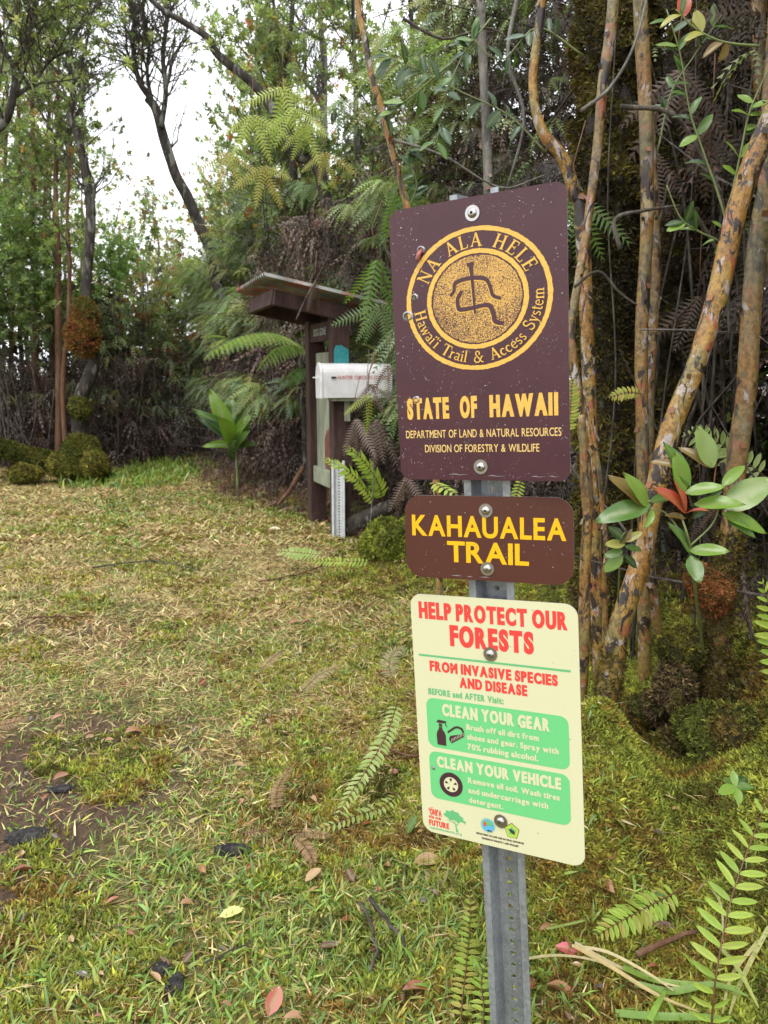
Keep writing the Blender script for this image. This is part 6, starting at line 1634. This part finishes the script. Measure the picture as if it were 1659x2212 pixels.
# wire fence glimpsed in the dark
fe = empty('wire_fence', at(400, 960, 11.6), 'rusty wire mesh fence in the gloom at the end of the clearing', 'fence')
for i in range(9):
    z = .15 + i * .13; a = at(345, 900, 12.6); b = at(480, 900, 9.9)
    P = np.array([[a[0], a[1], z], [(a[0] + b[0]) / 2, (a[1] + b[1]) / 2, z - .02], [b[0], b[1], z]]) - np.array(fe.location)
    link('wire', tri_mesh('wire', *tube(P, .003, 4), M_TWIG), fe)
for i in range(18):
    t = i / 17; x = a[0] + (b[0] - a[0]) * t; y = a[1] + (b[1] - a[1]) * t
    link('wire', tri_mesh('wire', *tube(np.array([[x, y, .05], [x, y, 1.25]]) - np.array(fe.location), .0025, 4), M_TWIG), fe)

# ================================================================= ground cover
r = np.random.default_rng(61)
def in_view(x, y, m=.15):
    return np.abs(x) < (y * .985) * (829.5 / FPX) * 1.02 + .35 + m
def ground_pts(y0, y1, dens, r, f=None, xr=None):
    W = y1 * .52 + .5
    n = int(dens * (y1 - y0) * 2 * W); x = r.uniform(-W, W, n); y = r.uniform(y0, y1, n); k = in_view(x, y)
    if f is not None: k &= r.random(n) < f(x, y)
    return x[k], y[k]
GC = [(.19, .29, .05), (.26, .38, .07), (.15, .24, .045), (.34, .40, .10), (.20, .32, .10), (.36, .33, .09)]
SC = [(.50, .38, .18), (.42, .28, .13), (.56, .46, .24), (.30, .17, .08), (.46, .38, .16), (.40, .38, .14)]
def near_bank(x, y): return sm(.35, -.15, x - bank_edge(y))
def patchf(x, y): return .35 + .65 * sm(.34, .52, vnoise(x, y, .09, 91, 2))
def lay_blades(y0, y1, dens, L, r, colset, f, el, w=1.0, protos=BLADES):
    x, y = ground_pts(y0, y1, dens, r, f); n = len(x); z = height(x, y)
    a = r.uniform(0, 2 * math.pi, n); e = r.uniform(*el, n)
    D = np.stack([np.cos(a) * np.cos(e), np.sin(a) * np.cos(e), np.sin(e)], -1)
    s = r.uniform(*L, n); sc3 = np.stack([s, s * w * r.uniform(.7, 1.5, n), s], -1)
    return multi(protos, np.stack([x, y, z - .004], -1), basis(D, np.tile(UP, (n, 1)) + r.normal(0, .4, (n, 3))), sc3, pick(colset, n, jitter=.25, r=r), r)
fg = lambda x, y: near_bank(x, y) * (.12 + .88 * greenness(x, y)) * (1 - .85 * dirtiness(x, y)) * patchf(x, y) * (1 - .7 * mossiness(x, y))
fs = lambda x, y: near_bank(x, y) * (.62 + .38 * sm(1.8, 3.0, y)) * (.5 + .5 * (1 - greenness(x, y))) * (.45 + .55 * sm(.3, .5, vnoise(x, y, .11, 93, 2))) * (1 - .72 * dirtiness(x, y)) * (1 - .75 * mossiness(x, y))
V3 = join3([lay_blades(1.0, 2.0, 17000, (.015, .06), r, GC, fg, (.1, 1.3), 1.3), lay_blades(2.0, 3.4, 11000, (.015, .05), r, GC, fg, (.1, 1.2), 1.4),
            lay_blades(3.4, 6.0, 4500, (.02, .045), r, GC, fg, (.3, 1.3), 2.0), lay_blades(6.0, 10.0, 1300, (.03, .07), r, GC, fg, (.4, 1.3), 3.0), lay_blades(9.3, 12.8, 900, (.08, .2), r, GC, lambda x, y: sm(.9, .2, np.abs(x + 3.3 - .1 * (y - 10))), (.7, 1.4), 1.6)])
stuff('grass', V3, M_GRASS, 'short green grass growing in patches over the clearing', 'grass')
V3 = join3([lay_blades(1.0, 2.2, 26000, (.012, .075), r, SC, fs, (-.1, .35), .8, FLATS), lay_blades(2.2, 3.6, 22000, (.015, .08), r, SC, fs, (-.1, .35), .9, FLATS),
            lay_blades(3.6, 6.0, 11000, (.02, .075), r, SC, fs, (-.05, .45), 1.4, FLATS), lay_blades(6.0, 11, 4200, (.03, .09), r, SC, fs, (0, .5), 2.2, FLATS)])
stuff('dry_straw', V3, M_DEAD, 'dry tan grass cuttings strewn over the clearing', 'straw')
def moss_ground(y0, y1, dens, size, r, cols, f):
    x, y = ground_pts(y0, y1, dens, r, f); n = len(x)
    P = np.stack([x, y, height(x, y) - .002], -1); e = 1e-2
    Nx = -(height(x + e, y) - height(x - e, y)) / (2 * e); Ny = -(height(x, y + e) - height(x, y - e)) / (2 * e)
    Z_ = np.stack([Nx, Ny, np.ones(n)], -1) + r.normal(0, .35, (n, 3)); Z_ /= np.linalg.norm(Z_, axis=1)[:, None]; X_ = np.cross(Z_, rdir(n, r=r)); X_ /= np.linalg.norm(X_, axis=1)[:, None]
    cn = vnoise(x, y, .13, 55, 3); cols = np.array(cols); ci = np.clip((cn * 1.7 - .35 + r.normal(0, .1, n)) * len(cols), 0, len(cols) - 1).astype(int)
    return multi(MOSSP, P, np.stack([X_, np.cross(Z_, X_), Z_], -1), r.uniform(*size, n), np.clip(cols[ci] * np.exp(r.normal(0, .25, (n, 1))), 0, 1), r)
MG = [(.17, .11, .03), (.28, .17, .04), (.26, .24, .045), (.36, .36, .06), (.30, .34, .06), (.19, .21, .04), (.10, .10, .02)]
V3 = join3([moss_ground(1.0, 2.6, 17000, (.012, .028), r, MG, lambda x, y: mossiness(x, y)), moss_ground(2.6, 4.2, 6500, (.014, .03), r, MG, lambda x, y: mossiness(x, y)),
            moss_ground(4.2, 7.5, 2600, (.02, .04), r, MG, lambda x, y: mossiness(x, y) * (1 - beyondf(x, y)))]) if False else None
def beyondf(x, y): return np.clip(sm(.25, .9, x - bank_edge(y)) * sm(2.6, 3.4, y), 0, 1)
fm = lambda x, y: np.maximum(mossiness(x, y), .45 * sm(.46, .58, vnoise(x, y, .3, 66, 2)) + .5 * np.exp(-(((x - .0) / .4) ** 2 + ((y - 2.7) / 1.3) ** 2))) * (1 - .8 * beyondf(x, y))
V3 = join3([moss_ground(1.0, 2.6, 17000, (.012, .028), r, MG, fm), moss_ground(2.6, 4.2, 7000, (.014, .03), r, MG, fm), moss_ground(4.2, 8.5, 2600, (.02, .04), r, MG, fm)])
def slope_moss(cx, cy, sx, sy, n, size, r):
    x = cx + sx * r.uniform(-1, 1, n); y = cy + sy * r.uniform(-1, 1, n); e = .01
    P = np.stack([x, y, height(x, y) - .002], -1); Nx = -(height(x + e, y) - height(x - e, y)) / (2 * e); Ny = -(height(x, y + e) - height(x, y - e)) / (2 * e)
    st = np.sqrt(1 + Nx ** 2 + Ny ** 2); k = r.random(n) < st / 2.6; P, Nx, Ny = P[k], Nx[k], Ny[k]; n = len(P)
    Z_ = np.stack([Nx, Ny, np.ones(n)], -1); Z_ /= np.linalg.norm(Z_, axis=1)[:, None]; Z_ += r.normal(0, .4, (n, 3)); Z_[:, 2] -= .25; Z_ /= np.linalg.norm(Z_, axis=1)[:, None]; X_ = np.cross(Z_, rdir(n, r=r)); X_ /= np.linalg.norm(X_, axis=1)[:, None]
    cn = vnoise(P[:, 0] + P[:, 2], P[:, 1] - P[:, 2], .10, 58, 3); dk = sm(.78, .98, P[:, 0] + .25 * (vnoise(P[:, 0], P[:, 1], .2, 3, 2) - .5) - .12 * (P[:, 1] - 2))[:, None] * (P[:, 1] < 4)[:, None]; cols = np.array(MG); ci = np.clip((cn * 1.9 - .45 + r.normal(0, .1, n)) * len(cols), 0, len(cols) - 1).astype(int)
    return multi(MOSSP, P, np.stack([X_, np.cross(Z_, X_), Z_], -1), r.uniform(*size, n), np.clip((cols[ci] * (1 - dk) + np.array([(.10, .06, .02), (.15, .08, .025), (.12, .10, .02), (.16, .15, .03), (.11, .12, .02), (.09, .09, .018), (.06, .055, .015)])[ci] * dk) * np.exp(r.normal(0, .3, (n, 1))), 0, 1), r)
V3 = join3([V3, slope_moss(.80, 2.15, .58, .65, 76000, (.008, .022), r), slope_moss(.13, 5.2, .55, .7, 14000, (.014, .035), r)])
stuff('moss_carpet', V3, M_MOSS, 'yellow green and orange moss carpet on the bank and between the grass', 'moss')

# fallen leaves: every one a thing
FLM = [leaf_mesh('fallen_leaf', w, f, d, M_WETDEAD, c, 5) for w, f, d, c in [(.24, .20, .10, (.26, .075, .035)), (.22, .12, -.15, (.12, .045, .03)), (.26, .25, .2, (.36, .17, .08)), (.23, .10, .1, (.07, .04, .045)), (.25, .15, -.1, (.44, .26, .13)), (.26, .08, .1, (.42, .14, .10))]]
FLY = leaf_mesh('fallen_leaf', .26, .05, .05, M_WETDEAD, (.62, .60, .20), 5); FLP = leaf_mesh('fallen_leaf', .22, .15, .1, M_WETDEAD, (.62, .10, .13), 5)
def fallen(x, y, s, me, az, label=None, group=None, tilt=.25, zoff=.012, rg=rng):
    o = link('fallen_leaf', me); o.location = (x, y, gz(x, y) + zoff + s * .06); o.rotation_euler = (rg.normal(0, tilt), rg.normal(0, tilt), az); o.scale = (s, s, s * 1.0)
    props(o, label or 'small wet brown leaf lying in the grass of the clearing', 'leaf', group); return o
def gpx(px_, py_):
    """where the line of sight through a measured point meets the ground"""
    d = at(px_, py_, 1.0) - np.array([0, 0, CAMZ]); t = -CAMZ / d[2]
    for _ in range(6):
        p = np.array([0, 0, CAMZ]) + d * t; t = (gz(p[0], p[1]) + .015 - CAMZ) / d[2]
    return np.array([0, 0, CAMZ]) + d * t
for px_, py_, s, mi, az, lb in [(475, 1980, .055, 'y', .3, 'pale yellow oval leaf lying on the grass, lower centre left'), (895, 1865, .075, 4, .4, 'large orange tan leaf lying left of the grey post'), (880, 1800, .055, 'g', 1.4, 'olive green leaf standing in the moss under the cream sign corner'),
                                (580, 2195, .06, 5, 1.3, 'coral orange leaf at the bottom edge of the picture'), (690, 2045, .045, 1, .2, 'dark brown leaf in the grass, lower centre'), (765, 1905, .05, 1, 1.9, 'dark brown leaf below the cream sign corner, left'), (735, 1990, .045, 0, .2, 'rust red leaf right of the dark brown one, lower centre'),
                                (870, 2140, .055, 0, .1, 'shiny red brown leaf near the bottom, left of the post'), (660, 1905, .05, 4, .7, 'tan leaf half hidden in grass, centre'), (270, 1585, .06, 2, .5, 'long tan leaf on the lawn at the left'), (395, 2080, .03, 1, 1.0, 'tiny dark leaf beside the black stones'),
                                (1200, 2045, .06, 'p', -.3, 'bright pink leaf lying right of the grey post'), (1325, 1955, .085, 2, 2.3, 'large orange leaf on the moss right of the post'), (1410, 2000, .065, 1, .1, 'dark wet leaf on the moss beneath the low fern frond'),
                                (1180, 2130, .07, 2, -.4, 'orange brown leaf beside the post foot on the right'), (1120, 2150, .06, 0, .8, 'rust brown leaf tucked against the post'), (250, 2150, .04, 0, 1.8, 'brown upright leaf at the lower left'), (25, 1885, .06, 0, .5, 'copper leaf pair at the left edge'),
                                (115, 1685, .05, 0, .1, 'red brown leaf on the bare soil at the left'), (110, 1555, .045, 5, .6, 'pinkish leaf left of the lawn centre'), (505, 1650, .045, 4, .1, 'small tan leaf on the lawn, centre'), (430, 1480, .04, 0, .9, 'rust leaf on the lawn in the middle distance'), (650, 1237, .09, 5, .0, 'peach coloured leaf on the straw before the shelter'), (580, 1145, .10, 4, .1, 'pale scrap of leaf on the ground in front of the shelter'),
                                (1515, 1740, .05, 1, .6, 'dark round leaf on moss beside the rosette seedling'), (1640, 1700, .06, 0, 1.1, 'brown curled leaf right of the rosette seedling'), (1330, 1720, .04, 5, 1.4, 'pink speck of a leaf on the mossy trunk foot')]:
    p = gpx(px_, py_); me = {'y': FLY, 'p': FLP, 'g': LM[('mid', 2)]}.get(mi) or FLM[mi]
    if py_ in (1740, 1700, 1720) and px_ > 1300: p = at(px_, py_, 1.75)
    o = fallen(p[0], p[1], s * 1.15, me, az, lb)
    if mi == 'g': o.rotation_euler = (0.2, -1.1, .3)
rg = np.random.default_rng(71)
for y0, y1, n in ((1.2, 2.2, 60), (2.2, 3.6, 80), (3.6, 6.5, 80), (6.5, 9.5, 40)):
    for k in range(n):
        y = rg.uniform(y0, y1); x = rg.uniform(-.54 * y, min(.54 * y, float(bank_edge(y)) + .25)); kk = rg.integers(6); fallen(x, y, rg.uniform(.018, .042) * (1 if y < 4 else 1.5), FLM[kk], rg.uniform(0, 6.3), 'small %s fallen leaf in the %s part of the clearing' % (['rust red', 'dark brown', 'orange tan', 'grey violet', 'pale tan', 'coral'][kk], 'nearest' if y < 2.2 else 'middle' if y < 3.6 else 'farther' if y < 6.5 else 'farthest'), 'small fallen leaves on the lawn', rg=rg)
# straw tuft bundle and thick blades in the lower right corner
def big_blade(parent, P, w, col, name='blade', mat=M_GRASS):
    S = smooth_poly(P, 6); n = len(S); T = np.gradient(S, axis=0); sd = np.cross(T, [0, -.4, 1]); sd /= np.linalg.norm(sd, axis=1)[:, None]
    ww = w * np.sin(np.linspace(.35, 1, n) * math.pi) ** .5; ww[-1] = 0; up = np.cross(sd, T); up /= np.linalg.norm(up, axis=1)[:, None]
    V = np.concatenate([S - sd * ww[:, None] + up * ww[:, None] * .3, S, S + sd * ww[:, None] + up * ww[:, None] * .3]); F = []
    for i in range(n - 1): F += [(i, i + 1, n + i + 1, n + i), (n + i, n + i + 1, 2 * n + i + 1, 2 * n + i)]
    return link(name, tri_mesh(name, V - np.array(parent.location), quads(F), mat, np.tile(np.array(col, float), (len(V), 1))), parent)
bt = empty('grass_bundle', gpx(1330, 2110), 'bent bundle of long straw and green grass leaves in the lower right corner', 'grass tuft')
for k, (pts, w_, c) in enumerate([([(1235, 2060), (1310, 2090), (1400, 2130), (1460, 2150)], .004, (.60, .50, .28)), ([(1240, 2075), (1320, 2120), (1420, 2160), (1520, 2190)], .005, (.55, .42, .20)), ([(1240, 2068), (1330, 2100), (1420, 2120), (1500, 2150)], .004, (.62, .52, .30)), ([(1345, 2110), (1420, 2120), (1520, 2135), (1600, 2160)], .007, (.24, .36, .07)),
                                 ([(1370, 2130), (1450, 2145), (1540, 2150), (1620, 2190)], .008, (.19, .30, .06)), ([(1330, 2190), (1420, 2215), (1520, 2235), (1590, 2250)], .008, (.18, .30, .06)), ([(1100, 2090), (1200, 2095), (1300, 2110), (1380, 2140)], .003, (.50, .42, .22)), ([(1400, 2260), (1420, 2200), (1440, 2150)], .006, (.26, .42, .08)), ([(1470, 2280), (1462, 2220), (1440, 2160)], .006, (.30, .45, .09)),
                                 ([(1180, 2030), (1270, 1990), (1350, 1960)], .003, (.30, .38, .10)), ([(1660, 2010), (1620, 2080), (1590, 2160), (1570, 2240)], .005, (.45, .46, .18)), ([(1640, 2030), (1580, 2120), (1555, 2240)], .004, (.50, .46, .20)), ([(1550, 2050), (1590, 2120), (1640, 2220)], .006, (.40, .45, .14)), ([(1530, 1935), (1555, 1990), (1560, 2060)], .003, (.4, .4, .2))]):
    P = []
    for j, (a, b) in enumerate(pts):
        q = gpx(a, b) if b < 2235 else gpx(a, 2234); q[2] += .02 + .02 * math.sin(j * 1.3 + k); P.append(q)
    big_blade(bt, P, w_, c)
# fallen sticks
for k, (pts, w_, lb) in enumerate([([(1375, 2075), (1440, 2045), (1510, 2020)], .008, 'short peeled stick lying on the moss at the lower right'), ([(800, 1950), (845, 2010), (880, 2050)], .006, 'reddish stick lying left of the post'), ([(835, 1625), (900, 1640), (960, 1600)], .005, 'brown twig behind the left edge of the cream sign'), ([(440, 2090), (480, 2070), (550, 2040)], .003, 'thin reddish stem on the grass above the black stones'),
                                   ([(560, 1260), (640, 1245), (700, 1225)], .006, 'thin dark stick on the straw before the moss mound'), ([(200, 1230), (330, 1215), (430, 1235)], .006, 'long thin stick across the middle lawn'), ([(60, 1340), (180, 1335)], .005, 'pale straight stick on the left of the lawn'), ([(780, 1960), (800, 2000), (815, 2060), (800, 2110)], .005, 'curled strip of reddish bark left of the post'), ([(655, 1015), (600, 1075), (560, 1110)], .03, 'broken orange brown branch leaning by the shelter')]):
    P = []
    for a, b in pts: q = gpx(a, b); q[2] += w_ + .008; P.append(q)
    if k == 8: P = [at(655, 1010, 7.8), at(625, 1060, 7.6), at(600, 1090, 7.5)]
    o = link('stick', tri_mesh('stick', *tube(wiggle(smooth_poly(P, 4), .003, k), np.linspace(w_, w_ * .6, 4 * (len(P) - 1) + 1 if len(P) > 2 else 5), 6, .2, k), M_TWIG if k % 2 else M_REDBARK, None, True)); props(o, lb, 'stick')
# lava stones
M_LAVA = bark('black_lava', (.010, .009, .010), (.040, .036, .036), (.12, .105, .10), 60)
def stone(label, p, rad, seed):
    import bmesh
    bm = bmesh.new(); bmesh.ops.create_icosphere(bm, subdivisions=4, radius=1)
    for v in bm.verts:
        d = np.array(v.co); l = .55 + .6 * float(vnoise(d[0] + d[2] * .5 + 9, d[1] - d[2] * .7 + 4, .8, seed, 2)) + .35 * float(vnoise(d[0] * 1.5 - d[2], d[1] * 1.5 + d[2] + 3, .22, seed + 4, 3)); v.co = d * np.array(rad) * l
    me = bpy.data.meshes.new('lava_stone'); bm.to_mesh(me); bm.free(); me.materials.append(M_LAVA); o = link('lava_stone', me); o.location = [float(a) for a in p]; props(o, label, 'stone')
for k, (a, b, rad, lb) in enumerate([((500), 1828, (.075, .035, .022), 'flat black lava stone showing through the lawn, upper one'), (345, 2085, (.035, .03, .02), 'small black lava stone in the lower left lawn'), (375, 2120, (.028, .05, .025), 'rough black lava stone beside the small one, lower left'), (130, 1700, (.05, .03, .012), 'dark stone in the bare soil at the left'), (60, 1800, (.09, .05, .018), 'low dark stone at the left edge')]):
    q = gpx(a, b); stone(lb, q - [0, 0, rad[2] * .6], tuple(.75 * v for v in rad), k)
